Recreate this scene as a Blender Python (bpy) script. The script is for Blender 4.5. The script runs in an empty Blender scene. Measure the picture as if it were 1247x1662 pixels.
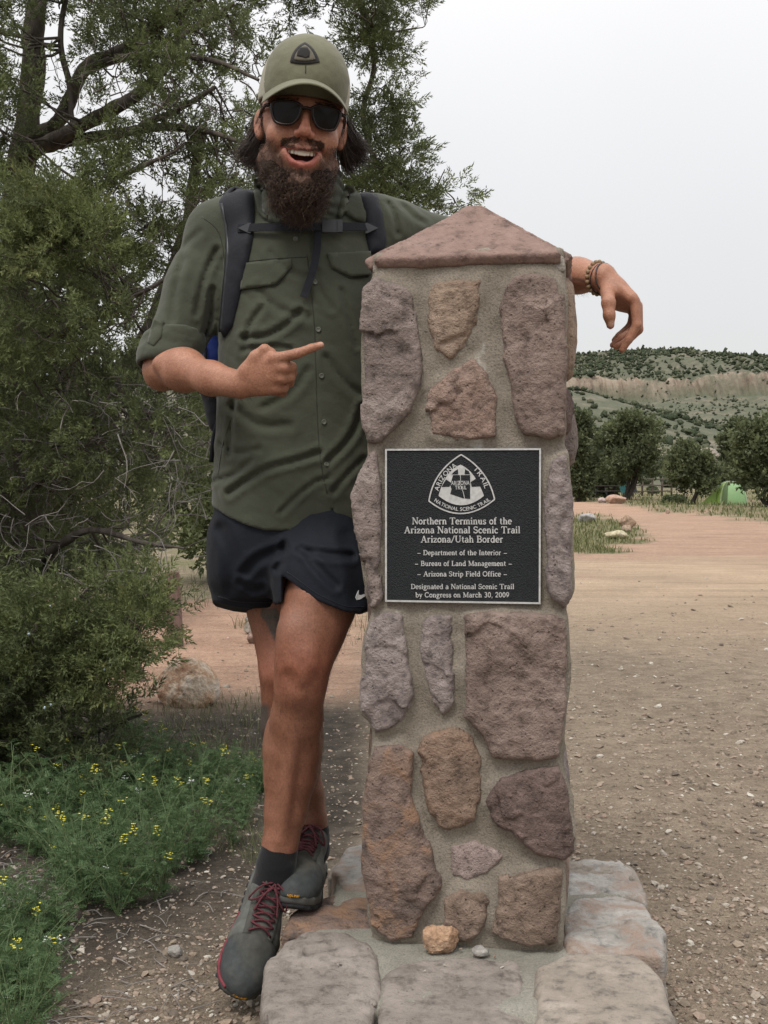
import bpy, math, random
import numpy as np
from mathutils import Matrix, Vector
from math import radians, sin, cos, pi

random.seed(7)
RNG = np.random.default_rng(11)
SC = bpy.context.scene
COL = SC.collection

# ------------------------------------------------------------------ camera
CAM_Z = 1.10
FPX = 1900.0                      # focal length in photograph pixels
PITCH = math.atan(51 / FPX)
cam_data = bpy.data.cameras.new('camera')
cam_data.sensor_fit = 'VERTICAL'
cam_data.sensor_height = 24.0
cam_data.lens = FPX / 1662 * 24.0
cam_data.clip_start = 0.05
cam_data.clip_end = 6000
cam = bpy.data.objects.new('camera', cam_data)
cam.location = (0, 0, CAM_Z)
cam.rotation_euler = (pi / 2 - PITCH, 0, 0)
COL.objects.link(cam)
SC.camera = cam

# ------------------------------------------------------------------ overcast daylight
SUN_EL, SUN_AZ = radians(58), radians(205)     # azimuth clockwise from +Y
world = bpy.data.worlds.new('World')
SC.world = world
world.use_nodes = True
wn, wl = world.node_tree.nodes, world.node_tree.links
wn.clear()
w_out = wn.new('ShaderNodeOutputWorld')
w_sky = wn.new('ShaderNodeTexSky')
w_sky.sky_type = 'NISHITA'
w_sky.sun_disc = False
w_sky.sun_elevation = SUN_EL
w_sky.sun_rotation = SUN_AZ
w_sky.dust_density = 3.0
w_bg1 = wn.new('ShaderNodeBackground')
w_bg1.inputs[1].default_value = 0.02
wl.new(w_sky.outputs[0], w_bg1.inputs[0])
w_tc = wn.new('ShaderNodeTexCoord')
w_noise = wn.new('ShaderNodeTexNoise')
w_noise.inputs['Scale'].default_value = 1.6
w_noise.inputs['Detail'].default_value = 4.0
wl.new(w_tc.outputs['Generated'], w_noise.inputs['Vector'])
w_ramp = wn.new('ShaderNodeValToRGB')
w_ramp.color_ramp.elements[0].position = 0.25
w_ramp.color_ramp.elements[0].color = (0.795, 0.78, 0.77, 1)
w_ramp.color_ramp.elements[1].position = 0.75
w_ramp.color_ramp.elements[1].color = (0.87, 0.855, 0.84, 1)
wl.new(w_noise.outputs['Fac'], w_ramp.inputs[0])
# overcast luminance: nearly even near the horizon, brighter overhead
w_sep = wn.new('ShaderNodeSeparateXYZ')
wl.new(w_tc.outputs['Generated'], w_sep.inputs[0])
w_m1 = wn.new('ShaderNodeMath'); w_m1.operation = 'MAXIMUM'; w_m1.inputs[1].default_value = 0.0
wl.new(w_sep.outputs[2], w_m1.inputs[0])
w_m2 = wn.new('ShaderNodeMath'); w_m2.operation = 'POWER'; w_m2.inputs[1].default_value = 1.7
wl.new(w_m1.outputs[0], w_m2.inputs[0])
w_m3 = wn.new('ShaderNodeMath'); w_m3.operation = 'MULTIPLY_ADD'; w_m3.inputs[1].default_value = 1.35; w_m3.inputs[2].default_value = 0.655
wl.new(w_m2.outputs[0], w_m3.inputs[0])
w_bg2 = wn.new('ShaderNodeBackground')
wl.new(w_m3.outputs[0], w_bg2.inputs[1])
wl.new(w_ramp.outputs[0], w_bg2.inputs[0])
w_add = wn.new('ShaderNodeAddShader')
wl.new(w_bg1.outputs[0], w_add.inputs[0])
wl.new(w_bg2.outputs[0], w_add.inputs[1])
wl.new(w_add.outputs[0], w_out.inputs[0])

sun_data = bpy.data.lights.new('sun', 'SUN')
sun_data.energy = 1.45
sun_data.angle = radians(16)
sun_data.color = (1.0, 0.955, 0.89)
sun = bpy.data.objects.new('sun', sun_data)
_sd = Vector((sin(SUN_AZ) * cos(SUN_EL), cos(SUN_AZ) * cos(SUN_EL), sin(SUN_EL)))
sun.rotation_euler = _sd.to_track_quat('Z', 'Y').to_euler()
sun.location = (-2, -4, 8)
COL.objects.link(sun)

SC.view_settings.view_transform = 'Standard'
SC.view_settings.look = 'None'
SC.view_settings.exposure = 0.30
SC.view_settings.gamma = 1.0
SC.view_settings.use_curve_mapping = False
SC.cycles.use_denoising = True
SC.cycles.max_bounces = 6
SC.cycles.transparent_max_bounces = 8

# ------------------------------------------------------------------ photograph pixel <-> world
_F = np.array((0, cos(PITCH), -sin(PITCH)))
_U = np.array((0, sin(PITCH), cos(PITCH)))
_R = np.array((1.0, 0, 0))
_C = np.array((0, 0, CAM_Z))


def ray(px, py):
    return _F + _R * (px - 623.5) / FPX - _U * (py - 831) / FPX


def P(px, py, Y):
    d = ray(px, py)
    return _C + d * (Y / d[1])


def PZ(px, py, z=0.0):
    d = ray(px, py)
    return _C + d * ((z - CAM_Z) / d[2])


def pix(V):
    V = np.asarray(V, float) - _C
    f = V @ _F
    f = np.where(np.abs(f) < 1e-6, 1e-6, f)
    return 623.5 + FPX * (V @ _R) / f, 831 - FPX * (V @ _U) / f, f


# ------------------------------------------------------------------ objects
def tag(o, label=None, cat=None, group=None, kind=None):
    if label: o['label'] = label
    if cat: o['category'] = cat
    if group: o['group'] = group
    if kind: o['kind'] = kind
    return o


def thing(name, label, cat, loc=(0, 0, 0), rotz=0.0, group=None):
    o = bpy.data.objects.new(name, None)
    o.empty_display_size = 0.1
    o.location = loc
    o.rotation_euler = (0, 0, rotz)
    COL.objects.link(o)
    return tag(o, label, cat, group)


def mk_mesh(name, V, faces, mats=None, smooth=True, attrs=None, fmat=None):
    """faces: list of (n,3)/(n,4) int arrays"""
    me = bpy.data.meshes.new(name)
    V = np.asarray(V, np.float32)
    fs = [np.asarray(f, np.int32) for f in faces if len(f)]
    nl = sum(f.size for f in fs)
    npoly = sum(len(f) for f in fs)
    me.vertices.add(len(V))
    me.vertices.foreach_set('co', V.ravel())
    me.loops.add(nl)
    me.loops.foreach_set('vertex_index', np.concatenate([f.ravel() for f in fs]))
    me.polygons.add(npoly)
    tot = np.concatenate([np.full(len(f), f.shape[1], np.int32) for f in fs])
    st = np.concatenate([[0], np.cumsum(tot)[:-1]]).astype(np.int32)
    me.polygons.foreach_set('loop_start', st)
    me.polygons.foreach_set('loop_total', tot)
    if smooth is not None:
        me.polygons.foreach_set('use_smooth', np.full(npoly, bool(smooth)))
    if fmat is not None:
        me.polygons.foreach_set('material_index', np.asarray(fmat, np.int32))
    if attrs:
        for k, a in attrs.items():
            a = np.asarray(a, np.float32)
            if a.ndim == 1:
                at = me.attributes.new(k, 'FLOAT', 'POINT')
                at.data.foreach_set('value', a)
            else:
                at = me.attributes.new(k, 'FLOAT_COLOR', 'POINT')
                c = np.ones((len(V), 4), np.float32)
                c[:, :3] = a[:, :3]
                at.data.foreach_set('color', c.ravel())
    me.update()
    me.validate()
    for m in (mats if isinstance(mats, (list, tuple)) else [mats]):
        if m is not None: me.materials.append(m)
    return me


def link(name, me, parent=None, world_coords=True):
    o = bpy.data.objects.new(name, me)
    COL.objects.link(o)
    if parent is not None:
        o.parent = parent
        if world_coords:
            bpy_m = parent_world(parent)
            o.matrix_parent_inverse = bpy_m.inverted()
    return o


def parent_world(o):
    m = Matrix.LocRotScale(o.location, o.rotation_euler, o.scale)
    if o.parent is not None:
        m = parent_world(o.parent) @ o.matrix_parent_inverse @ m
    return m


def obj(name, V, faces, mats=None, parent=None, smooth=True, attrs=None, fmat=None, world_coords=True):
    if not isinstance(faces, list): faces = [faces]
    return link(name, mk_mesh(name, V, faces, mats, smooth, attrs, fmat), parent, world_coords)


class MB:
    """collects verts / tris / quads into one mesh"""
    def __init__(s):
        s.V, s.T, s.Q, s.n, s.A = [], [], [], 0, []

    def add(s, V, F=(), T=(), a=None):
        V = np.asarray(V, float).reshape(-1, 3)
        F = np.asarray(F, int).reshape(-1, 4) if len(F) else None
        T = np.asarray(T, int).reshape(-1, 3) if len(T) else None
        if F is not None: s.Q.append(F + s.n)
        if T is not None: s.T.append(T + s.n)
        s.V.append(V)
        s.A.append(np.full(len(V), 0.0) if a is None else np.broadcast_to(np.asarray(a, float), (len(V),)))
        s.n += len(V)
        return s

    def faces(s):
        r = []
        if s.Q: r.append(np.concatenate(s.Q))
        if s.T: r.append(np.concatenate(s.T))
        return r

    def build(s, name, mat, parent=None, smooth=False, world_coords=True, attr=None):
        return obj(name, np.concatenate(s.V), s.faces(), mat, parent, smooth,
                   {attr: np.concatenate(s.A)} if attr else None, None, world_coords)

    def box(s, c, h, R=None, a=None):
        c, h = np.asarray(c, float), np.asarray(h, float)
        v = np.array([(x, y, z) for x in (-1, 1) for y in (-1, 1) for z in (-1, 1)], float) * h
        if R is not None: v = v @ np.asarray(R).T
        return s.add(v + c, [(0, 1, 3, 2), (4, 6, 7, 5), (0, 4, 5, 1), (2, 3, 7, 6), (0, 2, 6, 4), (1, 5, 7, 3)], a=a)

    def tube(s, pts, rad, sides=8, caps=True, a=None):
        V, Q = tube_arrays(np.asarray(pts, float)[None], rad, sides)
        T = []
        k = len(pts)
        if caps:
            for e in (0, (k - 1) * sides):
                for i in range(1, sides - 1):
                    T.append((e, e + i + 1, e + i) if e == 0 else (e, e + i, e + i + 1))
        return s.add(V, Q, T, a=a)

    def bar(s, a, b, w, t, up=(0, 0, 1)):
        a, b = np.asarray(a, float), np.asarray(b, float)
        x = b - a; L = np.linalg.norm(x); x = x / L
        y = np.cross(up, x); y = y / (np.linalg.norm(y) + 1e-9)
        z = np.cross(x, y)
        return s.box((a + b) / 2, (L / 2, w / 2, t / 2), np.stack([x, y, z], 1))


def norm(v):
    v = np.asarray(v, float)
    return v / (np.linalg.norm(v, axis=-1, keepdims=True) + 1e-12)


def tube_arrays(PT, rad, sides=3):
    """PT (n,k,3) strands, rad scalar/(k,)/(n,k) -> verts, quads (vectorised)"""
    n, k, _ = PT.shape
    rad = np.broadcast_to(np.asarray(rad, float), (n, k))
    T = np.gradient(PT, axis=1) if k > 2 else np.repeat((PT[:, 1:] - PT[:, :1]), 2, 1)
    T = norm(T)
    ref = np.where(np.abs(T[:, :1, 2:3]) > 0.9, np.array([1.0, 0, 0]), np.array([0, 0, 1.0]))
    ref = np.repeat(ref, k, 1)
    B = norm(np.cross(T, ref))
    N = np.cross(B, T)
    ang = np.arange(sides) * 2 * pi / sides
    V = PT[:, :, None, :] + rad[:, :, None, None] * (
        B[:, :, None, :] * np.cos(ang)[None, None, :, None] + N[:, :, None, :] * np.sin(ang)[None, None, :, None])
    base = (np.arange(n) * k * sides)[:, None, None] + (np.arange(k - 1) * sides)[None, :, None]
    i = np.arange(sides)[None, None, :]
    j = (i + 1) % sides
    Q = np.stack([base + i, base + j, base + j + sides, base + i + sides], -1).reshape(-1, 4)
    return V.reshape(-1, 3), Q


def smooth_path(pts, n=24):
    """Catmull-Rom through pts (m,d) -> (n,d)"""
    p = np.asarray(pts, float)
    if len(p) == 2:
        t = np.linspace(0, 1, n)[:, None]
        return p[0] * (1 - t) + p[1] * t
    q = np.concatenate([[2 * p[0] - p[1]], p, [2 * p[-1] - p[-2]]])
    t = np.linspace(0, len(p) - 1 - 1e-6, n)
    i = t.astype(int)
    f = (t - i)[:, None]
    a, b, c, d = q[i], q[i + 1], q[i + 2], q[i + 3]
    return 0.5 * (2 * b + (c - a) * f + (2 * a - 5 * b + 4 * c - d) * f ** 2 + (3 * b - a - 3 * c + d) * f ** 3)


# ------------------------------------------------------------------ noise
def _hash(ix, iy, iz, seed):
    h = (ix.astype(np.uint32) * np.uint32(374761393) + iy.astype(np.uint32) * np.uint32(668265263)
         + iz.astype(np.uint32) * np.uint32(2147483647) + np.uint32((seed * 974711) & 0xffffffff))
    h = (h ^ (h >> np.uint32(13))) * np.uint32(1274126177)
    h = h ^ (h >> np.uint32(16))
    return (h & np.uint32(0xffffff)).astype(np.float32) / np.float32(0xffffff)


def vnoise(p, seed=0):
    p = np.asarray(p, np.float32) + 1000.0
    i = np.floor(p).astype(np.int64)
    f = p - i
    f = f * f * (3 - 2 * f)
    x, y, z = i[..., 0], i[..., 1], i[..., 2]
    fx, fy, fz = f[..., 0], f[..., 1], f[..., 2]
    r = 0
    for dz in (0, 1):
        for dy in (0, 1):
            a = _hash(x, y + dy, z + dz, seed); b = _hash(x + 1, y + dy, z + dz, seed)
            r = r + (a + (b - a) * fx) * (fy if dy else 1 - fy) * (fz if dz else 1 - fz)
    return r * 2 - 1


def fbm(p, octv=4, seed=0, gain=0.5):
    p = np.asarray(p, np.float32)
    a, s, t = 1.0, 0, 0
    for o in range(octv):
        s = s + a * vnoise(p * (2.03 ** o), seed + o * 17)
        t += a
        a *= gain
    return s / t


# ------------------------------------------------------------------ signed distance sculpting
def smin(a, b, k):
    if k <= 0: return np.minimum(a, b)
    h = np.maximum(k - np.abs(a - b), 0) / k
    return np.minimum(a, b) - h * h * k * 0.25


class Sculpt:
    def __init__(s):
        s.ops, s.disp, s.dm = [], None, 0.0

    def add(s, prim, k=0.01, op='u'):
        f, c, r = prim
        s.ops.append((op, f, np.asarray(c, float), float(r), k))
        return s

    def cut(s, prim, k=0.004):
        return s.add(prim, k, 's')

    def keep(s, prim, k=0.004):
        return s.add(prim, k, 'i')

    def eval(s, p, ops):
        d = np.full(len(p), 1.0)
        for op, f, c, r, k in ops:
            e = f(p)
            if op == 'u': d = smin(d, e, k)
            elif op == 's': d = -smin(-d, e, k)
            else: d = -smin(-d, -e, k)
        return d

    def mesh(s, cell, B=14):
        us = [o for o in s.ops if o[0] == 'u']
        kx = 0.5 * max([o[4] for o in us])
        lo = np.min([o[2] - o[3] for o in us], 0) - 3 * cell - s.dm - kx
        hi = np.max([o[2] + o[3] for o in us], 0) + 3 * cell + s.dm + kx
        nb = np.ceil((hi - lo) / (cell * B)).astype(int)
        g = np.stack(np.meshgrid(*[np.arange(n) for n in nb], indexing='ij'), -1).reshape(-1, 3)
        ctr = lo + (g + 0.5) * B * cell
        hd = B * cell * 0.5 * 1.7321
        near = np.zeros(len(ctr), bool)
        for o in us:
            near |= np.linalg.norm(ctr - o[2], axis=1) < o[3] + hd + o[4]
        g, ctr = g[near], ctr[near]
        d0 = s.eval(ctr, s.ops)
        k = np.abs(d0) < hd * 1.25 + s.dm + 2 * cell
        g, ctr = g[k], ctr[k]
        n1 = B + 1
        loc = np.stack(np.meshgrid(*[np.arange(n1)] * 3, indexing='ij'), -1).reshape(-1, 3)
        keys, pos, e_all = [], [], ([], [], [])
        nn = nb * B + 2
        cidx = np.array([(a, b, c) for a in (0, 1) for b in (0, 1) for c in (0, 1)])
        edges = [(a, b) for a in range(8) for b in range(a + 1, 8) if bin(a ^ b).count('1') == 1]
        for gb, cb in zip(g, ctr):
            ops = [o for o in s.ops if o[0] == 'i' or np.linalg.norm(cb - o[2]) < o[3] + hd + o[4] + s.dm + 2 * cell]
            if not any(o[0] == 'u' for o in ops): continue
            gi = gb * B + loc
            p = lo + gi * cell
            v = s.eval(p, ops)
            if s.disp is not None:
                m = np.abs(v) < s.dm + 3 * cell
                if m.any(): v[m] += s.disp(p[m])
            v = v.reshape(n1, n1, n1)
            sg = v < 0
            if sg.all() or not sg.any(): continue
            cs = np.stack([sg[a:a + B, b:b + B, c:c + B] for a, b, c in cidx], -1)
            act = cs.any(-1) & ~cs.all(-1)
            ii = np.argwhere(act)
            if not len(ii): continue
            cv = np.stack([v[ii[:, 0] + a, ii[:, 1] + b, ii[:, 2] + c] for a, b, c in cidx], -1)
            acc = np.zeros((len(ii), 3)); cnt = np.zeros(len(ii))
            for a, b in edges:
                va, vb = cv[:, a], cv[:, b]
                x = (va < 0) != (vb < 0)
                t = np.where(x, va / np.where(x, va - vb, 1), 0)[:, None]
                acc += np.where(x[:, None], cidx[a] * (1 - t) + cidx[b] * t, 0)
                cnt += x
            q = ii + gb * B
            keys.append((q[:, 0] * nn[1] + q[:, 1]) * nn[2] + q[:, 2])
            pos.append(lo + (q + acc / cnt[:, None]) * cell)
            for ax, o in enumerate((4, 2, 1)):
                s0, s1 = cv[:, 0] < 0, cv[:, o] < 0
                m = s0 != s1
                e_all[ax].append((keys[-1][m], s0[m]))
        keys, pos = np.concatenate(keys), np.concatenate(pos)
        order = np.argsort(keys)
        keys, pos = keys[order], pos[order]
        st = (nn[1] * nn[2], nn[2], 1)
        quads = []
        for ax in range(3):
            kk = np.concatenate([a for a, b in e_all[ax]]); ss = np.concatenate([b for a, b in e_all[ax]])
            b1, b2 = [(1, 2), (2, 0), (0, 1)][ax]
            ks = np.stack([kk, kk - st[b1], kk - st[b1] - st[b2], kk - st[b2]], 1)
            ix = np.searchsorted(keys, ks)
            ix = np.minimum(ix, len(keys) - 1)
            ok = (keys[ix] == ks).all(1)
            ix, ss2 = ix[ok], ss[ok]
            ix[~ss2] = ix[~ss2][:, ::-1]
            quads.append(ix)
        return pos, np.concatenate(quads)


def capsule(a, b, r1, r2=None):
    a, b = np.asarray(a, float), np.asarray(b, float)
    r2 = r1 if r2 is None else r2
    ab = b - a
    L2 = ab @ ab + 1e-12

    def f(p):
        q = p - a
        t = np.clip(q @ ab / L2, 0, 1)
        return np.linalg.norm(q - t[:, None] * ab, axis=1) - (r1 + (r2 - r1) * t)
    return f, (a + b) / 2, math.sqrt(L2) / 2 + max(r1, r2)


def ball(c, r):
    c = np.asarray(c, float)
    return (lambda p: np.linalg.norm(p - c, axis=1) - r), c, r


def ellip(c, rad, R=None):
    c, rad = np.asarray(c, float), np.asarray(rad, float)
    R = np.eye(3) if R is None else np.asarray(R)

    def f(p):
        q = (p - c) @ R
        k0 = np.linalg.norm(q / rad, axis=1)
        k1 = np.linalg.norm(q / rad ** 2, axis=1) + 1e-9
        return k0 * (k0 - 1) / k1
    return f, c, rad.max()


def rbox(c, h, r=0.004, R=None):
    c, h = np.asarray(c, float), np.asarray(h, float)
    R = np.eye(3) if R is None else np.asarray(R)

    def f(p):
        q = np.abs((p - c) @ R) - (h - r)
        return np.linalg.norm(np.maximum(q, 0), axis=1) + np.minimum(q.max(1), 0) - r
    return f, c, np.linalg.norm(h)


def loft(zs, cx, cy, ax, by, yaw=0.0, n=2.3):
    """stack of super-elliptic sections along z"""
    zs = np.asarray(zs, float)
    o = np.argsort(zs)
    zs, cx, cy, ax, by = (np.asarray(v, float)[o] for v in (zs, cx, cy, ax, by))
    zz = np.linspace(zs[0], zs[-1], 80)

    def sm(v):
        s = smooth_path(np.stack([zs, np.asarray(v, float)], 1), 200)
        return np.interp(zz, s[:, 0], s[:, 1])
    CX, CY, AX, BY = map(sm, (cx, cy, ax, by))
    cyw, syw = cos(yaw), sin(yaw)

    def f(p):
        z = np.clip(p[:, 2], zz[0], zz[-1])
        x0, y0 = p[:, 0] - np.interp(z, zz, CX), p[:, 1] - np.interp(z, zz, CY)
        a, b = np.interp(z, zz, AX), np.interp(z, zz, BY)
        x, y = x0 * cyw + y0 * syw, -x0 * syw + y0 * cyw
        rho = (np.abs(x / a) ** n + np.abs(y / b) ** n) ** (1 / n)
        d = (rho - 1) * np.minimum(a, b)
        dz = np.maximum(zz[0] - p[:, 2], p[:, 2] - zz[-1])
        return np.maximum(d, dz)
    c = np.array([np.mean(CX), np.mean(CY), (zz[0] + zz[-1]) / 2])
    r = math.sqrt(((zz[-1] - zz[0]) / 2) ** 2 + (AX.max() + np.ptp(CX)) ** 2 + (BY.max() + np.ptp(CY)) ** 2)
    return f, c, r


def half(fn, c=(0, 0, 0)):
    """region fn(p)<0, used with keep/cut"""
    return fn, c, 1e3


def chain(S, pts, radii, k=0.012):
    for i in range(len(pts) - 1):
        S.add(capsule(pts[i], pts[i + 1], radii[i], radii[i + 1]), k)


def poly_d(p2, poly):
    """signed distance to a 2-D polygon"""
    v = np.asarray(poly, float)
    d = np.full(len(p2), 1e9); s = np.ones(len(p2))
    j = len(v) - 1
    for i in range(len(v)):
        e = v[j] - v[i]; w = p2 - v[i]
        b = w - e * np.clip(w @ e / (e @ e + 1e-18), 0, 1)[:, None]
        d = np.minimum(d, (b * b).sum(1))
        c1, c2 = p2[:, 1] >= v[i, 1], p2[:, 1] < v[j, 1]
        c3 = e[0] * w[:, 1] > e[1] * w[:, 0]
        al = (c1 & c2 & c3) | (~c1 & ~c2 & ~c3)
        s = np.where(al, -s, s)
        j = i
    return s * np.sqrt(d)


def Rz(a): return np.array(((cos(a), -sin(a), 0), (sin(a), cos(a), 0), (0, 0, 1.0)))
def Rx(a): return np.array(((1.0, 0, 0), (0, cos(a), -sin(a)), (0, sin(a), cos(a))))
def Ry(a): return np.array(((cos(a), 0, sin(a)), (0, 1.0, 0), (-sin(a), 0, cos(a))))


# ------------------------------------------------------------------ materials
class NT:
    def __init__(s, name):
        s.m = bpy.data.materials.new(name)
        s.m.use_nodes = True
        s.n, s.l = s.m.node_tree.nodes, s.m.node_tree.links
        s.b = s.n['Principled BSDF']
        s.out = s.n['Material Output']

    def new(s, t, **kw):
        n = s.n.new(t)
        for k, v in kw.items():
            if hasattr(n, k): setattr(n, k, v)
        return n

    def set(s, node, **kw):
        for k, v in kw.items():
            node.inputs[k.replace('_', ' ')].default_value = v

    def coord(s, kind='Object'):
        return s.new('ShaderNodeTexCoord').outputs[kind]

    def noise(s, scale, detail=4, rough=0.55, vec=None, dist=0.0):
        n = s.new('ShaderNodeTexNoise')
        n.inputs['Scale'].default_value = scale
        n.inputs['Detail'].default_value = detail
        n.inputs['Roughness'].default_value = rough
        n.inputs['Distortion'].default_value = dist
        s.l.new(vec if vec is not None else s.coord(), n.inputs['Vector'])
        return n.outputs['Fac']

    def vor(s, scale, vec=None, feature='F1', out='Distance'):
        n = s.new('ShaderNodeTexVoronoi', feature=feature)
        n.inputs['Scale'].default_value = scale
        s.l.new(vec if vec is not None else s.coord(), n.inputs['Vector'])
        return n.outputs[out]

    def ramp(s, fac, stops):
        r = s.new('ShaderNodeValToRGB')
        e = r.color_ramp.elements
        while len(e) < len(stops): e.new(0.5)
        for k, (p, c) in enumerate(stops):
            e[k].position = p
            e[k].color = (*c, 1) if not isinstance(c, (int, float)) else (c, c, c, 1)
        s.l.new(fac, r.inputs[0])
        return r.outputs[0]

    def mix(s, fac, a, b, mode='MIX'):
        m = s.new('ShaderNodeMix', data_type='RGBA', blend_type=mode)
        for sock, v in ((m.inputs[0], fac), (m.inputs[6], a), (m.inputs[7], b)):
            if isinstance(v, bpy.types.NodeSocket): s.l.new(v, sock)
            elif isinstance(v, (int, float)): sock.default_value = v if sock == m.inputs[0] else (v, v, v, 1)
            else: sock.default_value = (*v, 1)
        return m.outputs[2]

    def math(s, op, a, b=0.0, clamp=False):
        m = s.new('ShaderNodeMath', operation=op, use_clamp=clamp)
        for k, v in enumerate((a, b)):
            if isinstance(v, bpy.types.NodeSocket): s.l.new(v, m.inputs[k])
            else: m.inputs[k].default_value = v
        return m.outputs[0]

    def attr(s, name, out='Color'):
        return s.new('ShaderNodeAttribute', attribute_name=name).outputs[out]

    def island(s):
        return s.new('ShaderNodeNewGeometry').outputs['Random Per Island']

    def objrand(s):
        return s.new('ShaderNodeObjectInfo').outputs['Random']

    def mapping(s, scale=(1, 1, 1), rot=(0, 0, 0), kind='Object'):
        m = s.new('ShaderNodeMapping')
        m.inputs['Scale'].default_value = scale
        m.inputs['Rotation'].default_value = rot
        s.l.new(s.coord(kind), m.inputs['Vector'])
        return m.outputs[0]

    def bump(s, h, strength=0.5, dist=0.01, prev=None):
        b = s.new('ShaderNodeBump')
        b.inputs['Strength'].default_value = strength
        b.inputs['Distance'].default_value = dist
        s.l.new(h, b.inputs['Height'])
        if prev is not None: s.l.new(prev, b.inputs['Normal'])
        return b.outputs[0]

    def done(s, color=None, rough=0.8, normal=None, spec=0.3, metal=0.0, **kw):
        if color is not None:
            if isinstance(color, bpy.types.NodeSocket): s.l.new(color, s.b.inputs['Base Color'])
            else: s.b.inputs['Base Color'].default_value = (*color, 1)
        if isinstance(rough, bpy.types.NodeSocket): s.l.new(rough, s.b.inputs['Roughness'])
        else: s.b.inputs['Roughness'].default_value = rough
        s.b.inputs['Specular IOR Level'].default_value = spec
        s.b.inputs['Metallic'].default_value = metal
        for k, v in kw.items(): s.b.inputs[k.replace('_', ' ')].default_value = v
        if normal is not None: s.l.new(normal, s.b.inputs['Normal'])
        return s.m


def simple(name, col, rough=0.7, spec=0.3, metal=0.0, vary=0.15, scale=40.0, bump=0.0, bscale=200.0):
    t = NT(name)
    n = t.noise(scale, 4)
    lo = tuple(c * (1 - vary) for c in col); hi = tuple(min(1, c * (1 + vary)) for c in col)
    c = t.ramp(n, [(0.3, lo), (0.7, hi)])
    nm = t.bump(t.noise(bscale, 3), bump, 0.003) if bump else None
    return t.done(c, rough, nm, spec, metal)
# ================================================================== stone monument
PA = radians(8.5)
PO = np.array((0.1625, 2.30, 0.0))                  # foot of the middle of the front face
PU = np.array((cos(PA), -sin(PA), 0.0))             # along the front face, to the right
PN = np.array((-sin(PA), -cos(PA), 0.0))            # out of the front face
PZV = np.array((0, 0, 1.0))
HW = 0.190                                          # half width


def on_plane(px, py, o, n):
    d = ray(px, py)
    return _C + d * (((o - _C) @ n) / (d @ n))


def front_uv(px, py, off=0.0):
    q = on_plane(px, py, PO + PN * off, PN) - PO
    return q @ PU, q[2]


def rock_mat(name, a, b, c, scale=1.0, speck=0.5, stain=None, rough=0.9, bump=0.7):
    t = NT(name)
    n1 = t.noise(7 * scale, 7, 0.62, dist=0.4)
    n2 = t.noise(38 * scale, 6, 0.68)
    n3 = t.noise(190 * scale, 3, 0.7)
    col = t.ramp(n1, [(0.30, a), (0.52, b), (0.72, c)])
    dk = t.ramp(n2, [(0.30, 0.42), (0.48, 0.92), (0.72, 1.15)])
    col = t.mix(1.0, col, dk, 'MULTIPLY')
    sp = t.ramp(n3, [(0.28, 1 - 0.75 * speck), (0.42, 1.0), (0.66, 1.0), (0.78, 1 + 0.5 * speck)])
    col = t.mix(0.8, col, sp, 'MULTIPLY')
    pit = t.vor(85 * scale, t.mapping((1, 1, 0.7)))
    pm = t.ramp(pit, [(0.06, 0.35), (0.16, 1.0)])
    pk = t.math('GREATER_THAN', t.noise(16 * scale, 2), 0.54)
    col = t.mix(t.math('MULTIPLY', pk, 0.55), col, t.mix(1.0, col, pm, 'MULTIPLY'))
    if stain is not None:
        col = t.mix(t.ramp(t.noise(11 * scale, 5, 0.65, dist=0.8), [(0.50, 0.0), (0.62, 0.85)]), col, stain)
    h = t.math('ADD', t.math('MULTIPLY', n2, 1.0), t.math('MULTIPLY', n3, 0.35))
    h = t.math('ADD', h, t.math('MULTIPLY', t.ramp(pit, [(0.0, 0.0), (0.20, 1.0)]), 0.35))
    nm = t.bump(h, min(1.0, bump * 1.35), 0.016)
    return t.done(col, rough, nm, 0.15)


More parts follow.
